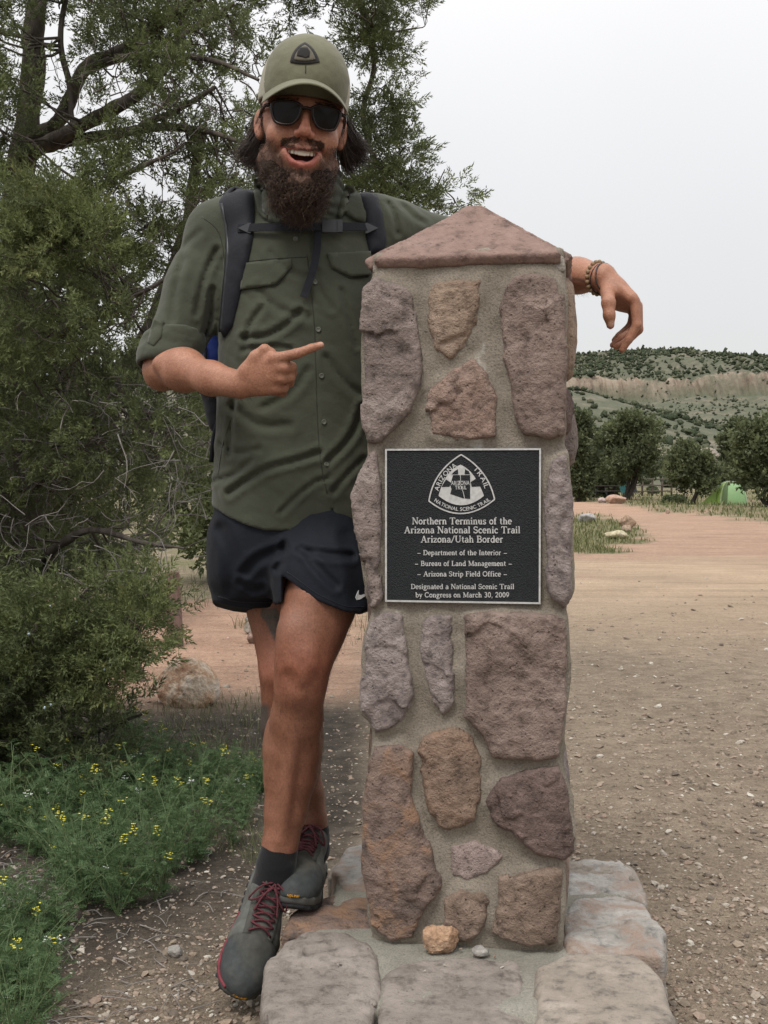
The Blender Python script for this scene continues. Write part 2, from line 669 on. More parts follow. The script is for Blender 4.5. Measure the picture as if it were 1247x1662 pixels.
ROCK = dict(
    mauve=rock_mat('mauve_rock', (0.165, 0.130, 0.117), (0.272, 0.220, 0.200), (0.385, 0.325, 0.295), speck=0.6),
    mauve_brown=rock_mat('mauve_brown_rock', (0.150, 0.110, 0.093), (0.258, 0.194, 0.166), (0.36, 0.278, 0.242), speck=0.3),
    tan=rock_mat('tan_rock', (0.22, 0.155, 0.115), (0.36, 0.27, 0.205), (0.40, 0.30, 0.25)),
    pink_tan=rock_mat('pink_tan_rock', (0.20, 0.130, 0.105), (0.335, 0.240, 0.198), (0.44, 0.345, 0.30), speck=0.8),
    grey_mauve=rock_mat('grey_mauve_rock', (0.175, 0.143, 0.135), (0.295, 0.245, 0.233), (0.39, 0.335, 0.315), speck=0.6),
    orange=rock_mat('orange_rock', (0.175, 0.132, 0.105), (0.265, 0.188, 0.142), (0.33, 0.212, 0.145), speck=0.3),
    rust=rock_mat('rust_rock', (0.115, 0.095, 0.085), (0.235, 0.170, 0.142), (0.31, 0.215, 0.165), speck=0.35, stain=(0.30, 0.185, 0.12)),
    purple=rock_mat('purple_rock', (0.105, 0.076, 0.068), (0.172, 0.123, 0.110), (0.25, 0.185, 0.165), speck=0.3),
    pale=rock_mat('pale_rock', (0.33, 0.25, 0.23), (0.45, 0.36, 0.33), (0.58, 0.5, 0.47), speck=0.9, scale=1.6),
    brown=rock_mat('brown_rock', (0.155, 0.112, 0.088), (0.255, 0.188, 0.148), (0.33, 0.25, 0.20), speck=0.4),
    ledge=rock_mat('ledge_rock', (0.165, 0.145, 0.128), (0.245, 0.215, 0.190), (0.32, 0.285, 0.255), speck=0.3, bump=0.4, scale=0.8),
    ledge_tan=rock_mat('ledge_tan_rock', (0.19, 0.165, 0.138), (0.285, 0.248, 0.210), (0.35, 0.31, 0.265), speck=0.3, bump=0.4, scale=0.8),
    ledge_pale=rock_mat('ledge_pale_rock', (0.235, 0.225, 0.205), (0.345, 0.33, 0.305), (0.42, 0.40, 0.375), speck=0.2, bump=0.45, scale=0.7, stain=(0.27, 0.20, 0.16)),
    slab=rock_mat('red_sandstone', (0.205, 0.138, 0.117), (0.245, 0.168, 0.143), (0.285, 0.205, 0.178), speck=0.45, bump=0.4, scale=0.8),
)


def mortar_mat(name, a, b):
    t = NT(name)
    n1 = t.noise(9, 6, 0.6)
    n3 = t.noise(260, 3, 0.7)
    col = t.ramp(n1, [(0.3, a), (0.7, b)])
    col = t.mix(0.9, col, t.ramp(n3, [(0.3, 0.6), (0.5, 1.0), (0.75, 1.25)]), 'MULTIPLY')
    col = t.mix(t.ramp(t.noise(13, 4, 0.6, t.mapping((1, 1, 0.35))), [(0.66, 0.0), (0.74, 0.55)]), col, (0.55, 0.53, 0.49))
    nm = t.bump(t.math('ADD', n3, t.noise(60, 4)), 0.6, 0.006)
    return t.done(col, 0.95, nm, 0.15)


MORTAR = mortar_mat('mortar', (0.185, 0.160, 0.128), (0.275, 0.243, 0.20))
MORTAR_GREY = mortar_mat('grey_mortar', (0.19, 0.18, 0.15), (0.29, 0.28, 0.24))

monument = thing('stone_monument', 'square mortared stone pillar with a pyramid cap and a dark trail plaque on its front', 'monument',
                 tuple(PO))


def slab_prim(poly, o, ex, ey, en, n0, n1, r=0.012, dome=0.0):
    """prism over a polygon in the plane (o, ex, ey), from n0 to n1 along en"""
    poly = np.asarray(poly, float)
    c2 = poly.mean(0)
    R2 = np.linalg.norm(poly - c2, axis=1).max()

    def f(p):
        q = p - o
        uv = np.stack([q @ ex, q @ ey], 1)
        n = q @ en
        d2 = poly_d(uv, poly)
        top = n1 + dome * np.clip(-d2 / 0.05, 0, 1) - dome
        w1 = d2 + r
        w2 = np.maximum(n - top, n0 - n) + r
        return np.minimum(np.maximum(w1, w2), 0) + np.hypot(np.maximum(w1, 0), np.maximum(w2, 0)) - r
    c = o + ex * c2[0] + ey * c2[1] + en * (n0 + n1) / 2
    return f, c, math.hypot(R2, (n1 - n0) / 2) + 0.01


def rock_disp(seed, amp=0.008, sc=14, facet=0.5, c=None, R_=0.15):
    """broken rock: chipped planes that meet in sharp steps, plus roughness"""
    rg = np.random.default_rng(seed)
    fc = None
    if c is not None:
        m = 26
        fc = c + rg.uniform(-1, 1, (m, 3)) * R_
        fn = norm(rg.normal(0, 1, (m, 3))) * rg.uniform(0.04, 0.16, (m, 1))
        fh = rg.normal(0, amp * 0.32, m)

    def f(p):
        q = p + seed * 3.17
        a = fbm(q * sc, 3, seed)
        b = np.abs(fbm(q * sc * 2.6, 4, seed + 5, 0.6))
        g = fbm(q * sc * 9, 2, seed + 9)
        d = amp * (0.45 * a + facet * 1.1 * (b - 0.2) + 0.22 * g)
        if fc is not None:
            w = p + 0.018 * np.stack([vnoise(q * 40, seed + 30), vnoise(q * 40 + 9.1, seed + 31), vnoise(q * 40 + 5.7, seed + 32)], 1)
            D2 = ((w[:, None, :] - fc[None]) ** 2).sum(2)
            k = D2.argmin(1)
            d = d + np.clip(fh[k] + ((p - fc[k]) * fn[k]).sum(1), -amp * 0.6, amp * 0.6) * facet * 1.05
        return d
    return f


def stone(poly, o, ex, ey, en, n0, n1, mat, seed, cell=0.0047, amp=0.009, r=0.014, dome=0.008, sc=14, name='stone', parent=None):
    S = Sculpt()
    S.add(slab_prim(poly, o, ex, ey, en, n0, n1, r, dome))
    pr = S.ops[0]
    S.disp = rock_disp(seed, amp, sc, 0.6 if amp > 0.005 else 0.25, pr[2], pr[3])
    S.dm = amp * 2.2
    V, Q = S.mesh(cell)
    return obj(name, V, [Q], mat, monument if parent is None else parent)


FRONT = [  # outline in photograph pixels on the front face, colour, how far proud
    ('mauve', 0.030, [(592, 470), (612, 450), (652, 462), (672, 478), (676, 520), (684, 580), (682, 625), (668, 662), (645, 692), (622, 718), (598, 716), (590, 690), (588, 560)]),
    ('tan', 0.020, [(703, 462), (740, 452), (779, 455), (783, 480), (772, 530), (755, 567), (730, 586), (711, 570), (697, 520), (698, 480)]),
    ('pink_tan', 0.024, [(768, 582), (790, 607), (807, 640), (805, 709), (740, 715), (696, 709), (694, 660), (701, 632), (735, 605)]),
    ('mauve_brown', 0.028, [(838, 449), (870, 441), (902, 450), (913, 480), (916, 600), (914, 702), (890, 710), (850, 705), (836, 680), (830, 620), (818, 580), (815, 530), (810, 500), (822, 470)]),
    ('mauve', 0.030, [(600, 733), (612, 727), (615, 800), (617, 900), (616, 972), (606, 983), (592, 962), (585, 900), (574, 850), (570, 805), (584, 770)]),
    ('grey_mauve', 0.030, [(895, 745), (922, 733), (930, 800), (927, 880), (930, 960), (916, 987), (895, 967), (887, 940), (886, 850), (886, 780)]),
    ('grey_mauve', 0.028, [(600, 1010), (625, 996), (652, 1000), (657, 1040), (667, 1110), (664, 1150), (650, 1180), (610, 1192), (600, 1167), (586, 1156), (589, 1080), (591, 1040)]),
    ('grey_mauve', 0.022, [(685, 1010), (700, 996), (734, 1000), (736, 1060), (734, 1140), (720, 1158), (700, 1142), (689, 1110), (681, 1060)]),
    ('mauve_brown', 0.034, [(756, 1002), (800, 993), (870, 996), (920, 1002), (923, 1080), (917, 1170), (906, 1228), (870, 1236), (800, 1228), (784, 1192), (755, 1162), (752, 1090)]),
    ('orange', 0.022, [(690, 1198), (735, 1180), (763, 1194), (782, 1230), (780, 1300), (766, 1337), (730, 1349), (704, 1336), (689, 1290), (680, 1230)]),
    ('rust', 0.032, [(606, 1213), (650, 1210), (670, 1224), (667, 1290), (687, 1345), (702, 1390), (718, 1440), (691, 1472), (674, 1524), (635, 1530), (598, 1502), (590, 1400), (590, 1300), (600, 1240)]),
    ('purple', 0.030, [(805, 1270), (840, 1254), (906, 1243), (924, 1300), (932, 1380), (916, 1394), (870, 1384), (830, 1352), (799, 1336), (788, 1300)]),
    ('pale', 0.010, [(733, 1375), (770, 1366), (824, 1390), (790, 1417), (760, 1430), (733, 1422)]),
    ('brown', 0.020, [(721, 1460), (750, 1444), (786, 1444), (797, 1465), (786, 1500), (766, 1532), (735, 1530), (720, 1500)]),
    ('brown', 0.030, [(811, 1425), (850, 1416), (910, 1410), (911, 1480), (907, 1532), (860, 1538), (820, 1527), (798, 1512), (807, 1470)]),
]
# mortar core
S = Sculpt()
RP = np.stack([PU, PN, PZV], 1)
S.add(rbox(PO - PN * HW + PZV * 0.855, (HW, HW, 0.70), 0.012, RP))
for i, (m, h, pl) in enumerate(FRONT):
    if h < 0.015: continue
    uv = np.array([front_uv(x, y, h * 0.5) for x, y in pl]); uc = uv.mean(0)
    uv = uc + (uv - uc) * (1 + 0.006 / np.linalg.norm(uv - uc, axis=1, keepdims=True))
    S.add(slab_prim(uv, PO, PU, PZV, PN, -0.03, h * 0.30, 0.006), 0.014)
S.disp = lambda p: 0.005 * fbm(p * 11, 3, 4) + 0.0022 * fbm(p * 60, 2, 8)
S.dm = 0.012
V, Q = S.mesh(0.0088)
obj('mortar_core', V, [Q], MORTAR, monument)

for i, (m, h, pl) in enumerate(FRONT):
    uv = [front_uv(x, y, h * 0.5) for x, y in pl]
    stone(uv, PO, PU, PZV, PN, -0.04, h, ROCK[m], 20 + i, amp=0.011 if h > 0.015 else 0.006, r=min(0.010, h * 0.5), dome=0.006)


def zpix(y, Y=2.27):
    return P(757, y, Y)[2]


# right-hand side: w runs backwards from the front corner
RIGHT = [('tan', 0.020, 0.05, 0.36, 428, 605), ('purple', 0.016, 0.02, 0.16, 622, 705), ('mauve', 0.026, 0.19, 0.37, 640, 760),
         ('mauve', 0.012, 0.05, 0.20, 775, 985), ('brown', 0.012, 0.22, 0.37, 775, 990), ('tan', 0.010, 0.06, 0.36, 1005, 1180),
         ('grey_mauve', 0.010, 0.05, 0.30, 1250, 1390), ('brown', 0.010, 0.06, 0.35, 1405, 1520)]
LEFT = [('mauve', 0.02, 0.03, 0.36, 440, 640), ('tan', 0.02, 0.05, 0.2, 660, 820), ('rust', 0.02, 0.22, 0.37, 660, 900),
        ('mauve_brown', 0.02, 0.05, 0.36, 920, 1150), ('brown', 0.02, 0.04, 0.22, 1170, 1400), ('purple', 0.02, 0.24, 0.37, 1170, 1500)]
for k, (sgn, lst) in enumerate(((1, RIGHT), (-1, LEFT))):
    o = PO + PU * HW * sgn
    for i, (m, h, w0, w1, y0, y1) in enumerate(lst):
        z1, z0 = zpix(y0), zpix(y1)
        a, b = 0.03, 0.035
        pl = [(w0 + a, z0), (w1 - b, z0 + 0.01), (w1, z0 + b), (w1 - 0.008, (z0 + z1) / 2), (w1 - 0.01, z1 - a), (w1 - a, z1), (w0 + b, z1 - 0.008), (w0, z1 - b), (w0 + 0.006, z0 + a)]
        stone(pl, o, -PN, PZV, PU * sgn, -0.03, h, ROCK[m], 60 + 10 * k + i, cell=0.006, amp=0.008, r=min(0.014, h * 0.7))

# pyramid cap: mortar body, four sandstone slabs and the rough ridge mortar
ZE = zpix(416, 2.29)
CC = PO - PN * HW
ZA = P(776, 336, CC[1])[2]
E = HW + 0.003
hgt = ZA - ZE


def pyr(p):
    q = p - CC
    u, n, z = q @ PU, q @ PN, q[:, 2] - ZE
    L = math.hypot(hgt, E)
    dn = np.maximum(np.abs(u), np.abs(n))
    d = (dn * hgt + z * E - E * hgt) / L
    return np.maximum(np.maximum(d + 0.006, -0.03 - z), np.maximum(dn - E + 0.006, z - hgt + 0.014))


S = Sculpt()
S.add((pyr, CC + PZV * (ZE + hgt / 2 - 0.01), 0.33))
S.disp = lambda p: 0.006 * fbm(p * 16, 3, 41) + 0.003 * fbm(p * 60, 2, 43)
S.dm = 0.012
V, Q = S.mesh(0.005)
obj('cap_mortar', V, [Q], mortar_mat('cap_mortar', (0.21, 0.185, 0.16), (0.33, 0.30, 0.265)), monument)
for k in range(4):
    R = Rz(-k * pi / 2)
    en0, eu = R @ PN, R @ PU
    sl = math.hypot(hgt, E)
    en = norm(en0 * hgt + PZV * E)
    ev = norm(-en0 * E + PZV * hgt)
    o = CC + en0 * E + PZV * ZE
    r2 = random.Random(5 + k)
    pl = [(-E + 0.006, -0.010), (-0.09, -0.012), (0.02, -0.009), (0.11, -0.011), (E - 0.012, -0.010), (E - 0.022, 0.014),
          (0.092 + r2.uniform(-.01, .01), sl * 0.5 - 0.004), (0.010, sl - 0.012), (-0.016, sl - 0.008), (-0.10, sl * 0.48), (-E + 0.022, 0.012)]
    stone(pl, o, eu, ev, en, -0.016, 0.008, ROCK['slab'], 90 + k, cell=0.0055, amp=0.0050, r=0.0035, dome=0.0, sc=11, name='cap_slab')

# ledge: mortar body and the flat stones round it
S = Sculpt()
S.add(rbox(PO - PN * 0.145 + PZV * 0.07, (0.330, 0.44, 0.106), 0.03, RP))
S.disp = lambda p: 0.008 * fbm(p * 9, 3, 51) + 0.002 * fbm(p * 60, 2, 52)
S.dm = 0.016
V, Q = S.mesh(0.008)
obj('ledge_mortar', V, [Q], MORTAR_GREY, monument)
LEDGE = [
    ('ledge', 0.185, [(428, 1632), (436, 1560), (462, 1524), (500, 1512), (560, 1508), (606, 1530), (613, 1600), (600, 1650), (510, 1672), (445, 1660)]),
    ('ledge', 0.180, [(624, 1585), (650, 1562), (760, 1552), (838, 1560), (848, 1600), (850, 1720), (616, 1720), (618, 1640)]),
    ('ledge_tan', 0.190, [(876, 1570), (920, 1546), (1030, 1546), (1066, 1580), (1088, 1640), (1096, 1720), (878, 1720), (872, 1640)]),
    ('ledge_pale', 0.186, [(916, 1480), (935, 1454), (1000, 1449), (1046, 1464), (1074, 1508), (1078, 1548), (1040, 1543), (918, 1539)]),
    ('ledge_pale', 0.180, [(918, 1402), (950, 1390), (1010, 1398), (1042, 1430), (1046, 1456), (1000, 1446), (920, 1450)]),
    ('rust', 0.178, [(458, 1508), (478, 1478), (520, 1455), (560, 1442), (610, 1448), (612, 1505), (560, 1506)]),
    ('ledge_pale', 0.186, [(540, 1408), (562, 1376), (600, 1366), (640, 1376), (640, 1440), (560, 1438)]),
]
for i, (m, z, pl) in enumerate(LEDGE):
    uv = np.array([PZ(x, y, z)[:2] for x, y in pl]); uc = uv.mean(0)
    uv = uc + (uv - uc) * (1 + 0.007 / np.linalg.norm(uv - uc, axis=1, keepdims=True))
    stone(uv, np.zeros(3), np.array((1.0, 0, 0)), np.array((0, 1.0, 0)), PZV, -0.03, z, ROCK[m], 120 + i, cell=0.0065, amp=0.009, r=0.014, dome=0.003, sc=8)
for i, (u0, u1) in enumerate(((-0.36, -0.02), (0.01, 0.37))):
    c = PO - PN * 0.50
    uv = [(c + PU * u + PN * n)[:2] for u, n in ((u0, -0.07), (u1, -0.075), (u1 + 0.01, 0.08), (u0, 0.085))]
    stone(uv, np.zeros(3), np.array((1.0, 0, 0)), np.array((0, 1.0, 0)), PZV, -0.03, 0.178, ROCK['ledge_tan'], 140 + i, cell=0.009, amp=0.013, r=0.03, sc=8)

# ------------------------------------------------------------------ plaque
t = NT('plaque_black')
_n = t.noise(420, 2, 0.6)
PLAQUE_BLACK = t.done(t.ramp(_n, [(0.3, (0.007, 0.009, 0.011)), (0.7, (0.017, 0.020, 0.023))]), 0.5, t.bump(_n, 0.9, 0.004), 0.28)
t = NT('brushed_aluminium')
_n = t.noise(120, 4)
ALU = t.done(t.ramp(_n, [(0.3, (0.42, 0.42, 0.41)), (0.7, (0.60, 0.60, 0.585))]), 0.5, None, 0.5, 0.35)

PLQ = 0.012                                       # proud of the mortar
pc = [front_uv(*c, PLQ) for c in ((624, 731), (877, 725), (879, 978), (627, 979))]
pu0, pu1 = (pc[0][0] + pc[3][0]) / 2, (pc[1][0] + pc[2][0]) / 2
pz1, pz0 = (pc[0][1] + pc[1][1]) / 2, (pc[2][1] + pc[3][1]) / 2


def pq(u, z, n):
    return PO + PU * u + PZV * z + PN * n


def px_uv(x, y):
    """photograph pixel -> u, z on the plaque, straightened to its rectangle"""
    return front_uv(x, y, PLQ)


m = MB()
m.box(pq((pu0 + pu1) / 2, (pz0 + pz1) / 2, PLQ / 2 - 0.006), ((pu1 - pu0) / 2 - 0.001, PLQ / 2 + 0.006, (pz1 - pz0) / 2 - 0.001), RP)
plaque = m.build('plaque', PLAQUE_BLACK, monument)
m = MB()
bw = 0.0035
for a, b, c, d in ((pu0, pu1, pz1 - bw, pz1), (pu0, pu1, pz0, pz0 + bw), (pu0, pu0 + bw, pz0 + bw, pz1 - bw), (pu1 - bw, pu1, pz0 + bw, pz1 - bw)):
    m.box(pq((a + b) / 2, (c + d) / 2, PLQ), ((b - a) / 2, 0.002, (d - c) / 2), RP)
m.build('border', ALU, plaque)

# raised roman letters drawn as strokes; cap height 10, x height 6.8
K, H = 1.75, 0.95        # thick, thin


def L(t, *p): return ('l', t, p)
def A(t, cx, cy, rx, ry, a0, a1): return ('a', t, cx, cy, rx, ry, a0, a1)
def sf(x0, x1, y): return ('l', H, ((x0, y), (x1, y)))


GL = {
    'N': (10, L(H, (1.8, 0), (1.8, 10)), L(K, (1.8, 10), (8.3, .3)), L(H, (8.3, 0), (8.3, 10)), sf(0, 3, 9.6), sf(7, 9.8, 9.6), sf(.3, 3.3, .4)),
    'T': (9, L(K, (4.5, 0), (4.5, 10)), sf(.4, 8.6, 9.5), sf(2.8, 6.2, .4), L(H, (.6, 7.6), (.6, 9.6)), L(H, (8.4, 7.6), (8.4, 9.6))),
    'A': (10, L(H, (1.6, 0), (5, 10)), L(K, (5, 9.8), (8.4, 0)), L(H, (2.7, 3.4), (7.2, 3.4)), sf(.2, 3.1, .4), sf(6.7, 10, .4)),
    'S': (7.5, A(H + .3, 3.7, 7.3, 2.5, 2.2, 20, 270), A(K - .2, 3.7, 2.8, 2.7, 2.3, 90, -160), L(H, (6.2, 7.4), (6.2, 9.6)), L(H, (1, .4), (1, 2.8))),
    'U': (10, L(K, (2, 9.8), (2, 3.6)), A(H + .3, 5, 3.6, 3, 3.1, 180, 360), L(H, (8, 3.6), (8, 9.8)), sf(.4, 3.7, 9.6), sf(6.6, 9.6, 9.6)),
    'B': (8.6, L(K, (2, 0), (2, 10)), L(H, (2, 9.5), (4.6, 9.5)), A(H + .4, 4.4, 7.4, 2.3, 2.1, 90, -90), L(H, (2, 5.2), (4.8, 5.2)), A(H + .5, 4.7, 2.8, 2.8, 2.4, 90, -90), L(H, (.4, .4), (4.8, .4)), sf(.4, 2, 9.6)),
    'D': (9.6, L(K, (2.1, 0), (2.1, 10)), A(K - .3, 4.2, 5, 4.4, 4.5, 90, -90), sf(.4, 4.3, 9.5), sf(.4, 4.3, .5)),
    'I': (4.8, L(K, (2.4, 0), (2.4, 10)), sf(.7, 4.1, 9.6), sf(.7, 4.1, .4)),
    'L': (8, L(K, (2.1, 0), (2.1, 10)), sf(.4, 3.9, 9.6), sf(.4, 7.2, .4), L(H, (7, .3), (7, 2.6))),
    'M': (12, L(H, (2, 0), (2, 10)), L(K, (2, 10), (6, .6)), L(H, (6, .6), (9.9, 10)), L(K, (9.9, 10), (9.9, 0)), sf(.3, 2.4, 9.6), sf(9.5, 11.7, 9.6), sf(.5, 3.5, .4), sf(8.3, 11.6, .4)),
    'F': (7.8, L(K, (2.1, 0), (2.1, 10)), sf(.4, 7.2, 9.5), sf(2, 5.6, 5), sf(.5, 3.9, .4), L(H, (7, 7.4), (7, 9.6)), L(H, (5.4, 4), (5.4, 6.2))),
    'O': (10, A(K - .1, 5, 5, 4, 4.5, 0, 360)),
    'C': (9.2, A(K - .2, 5, 5, 4, 4.5, 50, 310), L(H, (7.9, 7.2), (7.9, 9.7)), L(H, (7.7, 1.6), (8.2, 2.6))),
    'a': (6.6, A(H + .3, 3.1, 4.9, 1.9, 1.6, 160, 0), L(K, (5, 5), (5, .3)), A(H + .4, 2.8, 2, 1.9, 1.7, 60, 330), L(H, (5, .4), (6.4, .4))),
    'b': (7.3, L(K, (1.8, .3), (1.8, 10)), sf(.3, 1.9, 9.7), A(H + .5, 3.7, 3.3, 2.5, 3, 130, -130)),
    'c': (6.2, A(H + .6, 3.5, 3.4, 2.5, 3, 50, 315), L(H + .4, (5.1, 4.8), (5.2, 5.5))),
    'd': (7.4, L(K, (5.5, .2), (5.5, 10)), sf(3.9, 5.6, 9.7), sf(5.4, 7.1, .4), A(H + .5, 3.5, 3.3, 2.5, 3, 50, 310)),
    'e': (6.4, A(H + .6, 3.3, 3.4, 2.5, 3, 0, 315), L(H, (1, 3.5), (5.7, 3.5))),
    'f': (4.9, L(K, (2.1, 0), (2.1, 8)), A(H + .3, 3.7, 8, 1.6, 1.7, 180, 50), sf(.4, 4.3, 6.3), sf(.5, 3.9, .4)),
    'g': (6.9, A(H + .5, 3.1, 4.4, 2, 2, 0, 360), A(H + .3, 3.2, -1.4, 2.6, 1.6, 100, 420), L(H + .2, (2, 2.3), (1.7, 1), (4, .3)), sf(4.8, 6.6, 6.2)),
    'h': (7.5, L(K, (1.9, 0), (1.9, 10)), sf(.4, 2, 9.7), A(H + .3, 3.8, 4.4, 1.9, 2, 150, 0), L(K, (5.6, 4.4), (5.6, 0)), sf(.4, 3.3, .4), sf(4.3, 7.1, .4)),
    'i': (3.9, L(K, (2, 0), (2, 6.6)), sf(.4, 2.2, 6.2), sf(.5, 3.5, .4), L(K, (1.95, 8.3), (1.95, 9.8))),
    'l': (3.9, L(K, (2, 0), (2, 10)), sf(.4, 2, 9.7), sf(.5, 3.5, .4)),
    'm': (11, L(K, (1.9, 0), (1.9, 6.6)), sf(.4, 2, 6.2), A(H + .3, 3.8, 4.4, 1.8, 2, 150, 0), L(K, (5.6, 4.4), (5.6, 0)), A(H + .3, 7.5, 4.4, 1.8, 2, 150, 0), L(K, (9.2, 4.4), (9.2, 0)), sf(.4, 3.3, .4), sf(4.2, 7, .4), sf(7.9, 10.7, .4)),
    'n': (7.5, L(K, (1.9, 0), (1.9, 6.6)), sf(.4, 2, 6.2), A(H + .3, 3.8, 4.4, 1.9, 2, 150, 0), L(K, (5.6, 4.4), (5.6, 0)), sf(.4, 3.3, .4), sf(4.3, 7.1, .4)),
    'o': (6.9, A(H + .6, 3.45, 3.4, 2.5, 3, 0, 360)),
    'p': (7.3, L(K, (1.9, -3), (1.9, 6.6)), sf(.3, 1.9, 6.2), sf(.4, 3.5, -2.7), A(H + .5, 3.8, 3.4, 2.5, 3, 130, -130)),
    'r': (5.5, L(K, (1.9, 0), (1.9, 6.6)), sf(.4, 2, 6.2), sf(.4, 3.5, .4), A(H + .5, 3.6, 4.6, 1.7, 1.7, 165, 40)),
    's': (5.6, A(H + .3, 2.8, 4.9, 1.7, 1.5, 30, 270), A(H + .5, 2.8, 1.9, 1.8, 1.5, 90, -150), L(H, (4.5, 5), (4.5, 6.4)), L(H, (1, .3), (1, 1.8))),
    't': (4.8, L(K, (2, 8.4), (2, 1.6)), A(H + .2, 3.2, 1.7, 1.2, 1.3, 180, 320), sf(.4, 4.3, 6.2)),
    'u': (7.5, L(K, (1.9, 6.4), (1.9, 2.2)), A(H + .3, 3.7, 2.3, 1.8, 1.9, 180, 330), L(K, (5.5, 6.4), (5.5, .2)), sf(.3, 2, 6.2), sf(3.9, 5.6, 6.2), sf(5.4, 7.1, .4)),
    'y': (7, L(K, (1.4, 6.4), (3.7, .5)), L(H, (5.7, 6.4), (2.7, -2.4), (1.2, -2.6)), sf(.1, 2.9, 6.2), sf(4.4, 6.9, 6.2)),
    'z': (6.2, sf(.7, 5.5, 6.2), L(K - .2, (5.3, 6.2), (1, .4)), sf(.7, 5.6, .4), L(H, (.9, 4.8), (.9, 6.4)), L(H, (5.5, .3), (5.5, 1.9))),
    '0': (7, A(H + .6, 3.5, 5, 2.4, 4.5, 0, 360)),
    '2': (7, A(H + .6, 3.3, 7.2, 2.3, 2.3, 170, -30), L(H + .3, (5.3, 6), (1, .6)), L(K - .3, (.9, .7), (6, .7))),
    '3': (7, A(H + .5, 3.2, 7.4, 2.1, 2.1, 150, -90), A(H + .6, 3.2, 2.8, 2.4, 2.4, 90, -150)),
    '9': (7, A(H + .6, 3.5, 6.6, 2.4, 2.9, 0, 360), L(H + .5, (5.9, 6.4), (5.2, 3), (2, .5))),
    '/': (6, L(H + .3, (.5, -.5), (5.4, 10.2))),
    ',': (3.6, L(K, (1.8, 1.2), (1.8, .2)), L(H, (2, .3), (1.2, -1.8))),
    '-': (8.5, L(H + .3, (1, 3.4), (7.4, 3.4))),
    ' ': (4.2,),
}


def stroke_pts(s):
    if s[0] == 'l': return np.array(s[2], float), s[1]
    _, t, cx, cy, rx, ry, a0, a1 = s
    n = max(5, int(abs(a1 - a0) / 24) + 1)
    a = np.radians(np.linspace(a0, a1, n))
    return np.stack([cx + rx * np.cos(a), cy + ry * np.sin(a)], 1), t


def ribbon(m, pts, w, frame, h, lift):
    """flat raised ribbon along 2-D points, frame maps (x, y, height) to the world"""
    p = np.asarray(pts, float)
    d = norm(np.gradient(p, axis=0)) if len(p) > 2 else norm(np.repeat(p[1:] - p[:1], 2, 0))
    nrm = np.stack([-d[:, 1], d[:, 0]], 1) * w / 2
    k = len(p)
    V = np.concatenate([frame(np.c_[p + nrm, np.full(k, h + lift)]), frame(np.c_[p - nrm, np.full(k, h + lift)]),
                        frame(np.c_[p + nrm, np.full(k, lift - 1e-4)]), frame(np.c_[p - nrm, np.full(k, lift - 1e-4)])])
    i = np.arange(k - 1)
    Q = np.concatenate([np.stack([i, i + k, i + k + 1, i + 1], 1), np.stack([i, i + 1, i + 1 + 2 * k, i + 2 * k], 1),
                        np.stack([i + k, i + 3 * k, i + 1 + 3 * k, i + 1 + k], 1),
                        [[0, 2 * k, 3 * k, k], [k - 1, 2 * k - 1, 4 * k - 1, 3 * k - 1]]])
    m.add(V, Q)


def plate_frame(p):
    return PO + p[:, 0:1] * PU + p[:, 1:2] * PZV + (PLQ + p[:, 2:3]) * PN


def text_line(s, x0, x1, y, caph):
    """serif line between photograph pixels x0..x1, baseline y, cap height in pixels"""
    a, b = np.array(px_uv(x0, y)), np.array(px_uv(x1, y))
    yu = abs(px_uv(x0, y - caph)[1] - a[1]) / 10
    W = sum(GL[c][0] for c in s)
    xs = np.linalg.norm(b - a) / W
    ex = (b - a) / np.linalg.norm(b - a)
    ey = np.array((-ex[1], ex[0]))
    m = MB(); pen = 0.0; j = 0
    for c in s:
        for st in GL[c][1:]:
            pts, t = stroke_pts(st)
            q = a + (pen + pts[:, :1]) * xs * ex + pts[:, 1:] * yu * ey
            ribbon(m, q, t * (xs + yu) / 2, plate_frame, 0.0011 + (j % 7) * 0.00004, 0.0)
            j += 1
        pen += GL[c][0]
    return m.build('lettering', ALU, plaque, smooth=False)


for s, x0, x1, y, h in (('Northern Terminus of the', 669, 831, 851, 11), ('Arizona National Scenic Trail', 656, 845, 865.5, 11),
                        ('Arizona/Utah Border', 683, 817, 880.5, 11), ('- Department of the Interior -', 677, 824, 901, 8.2),
                        ('- Bureau of Land Management -', 673, 832, 918.5, 8.2), ('- Arizona Strip Field Office -', 677, 824, 935.5, 8.2),
                        ('Designated a National Scenic Trail', 667, 835, 956, 8.2), ('by Congress on March 30, 2009', 674.5, 827, 969.5, 8.2)):
    text_line(s, x0, x1, y, h)

# emblem (coordinates of an enlarged crop, scaled back to the photograph)


def ez(x, y):
    return np.array(px_uv(560 + x / 3.1175, 710 + y / 3.1175))


def bez(a, b, c, n=14):
    t = np.linspace(0, 1, n)[:, None]
    a, b, c = map(lambda v: np.array(v, float), (a, b, c))
    return (1 - t) ** 2 * a + 2 * t * (1 - t) * b + t * t * c


def to_uv(pts): return np.array([ez(*p) for p in pts])


emb = MB()
outer = np.concatenate([bez((588, 87), (450, 170), (426, 318)), bez((426, 322), (590, 452), (757, 314)), bez((757, 310), (725, 165), (588, 87))])
ribbon(emb, to_uv(outer), 0.0026, plate_frame, 0.0012, 0.0)


def fan(m, pts, lift, h=0.0012):
    uv = to_uv(pts)
    k = len(uv)
    c = uv.mean(0)
    V = np.concatenate([plate_frame(np.c_[uv, np.full(k, lift + h)]), plate_frame(np.c_[uv, np.full(k, lift - 1e-4)]), plate_frame(np.array([[c[0], c[1], lift + h]]))])
    i = np.arange(k); j = (i + 1) % k
    m.add(V, np.stack([i, i + k, j + k, j], 1), np.stack([i, j, np.full(k, 2 * k)], 1))


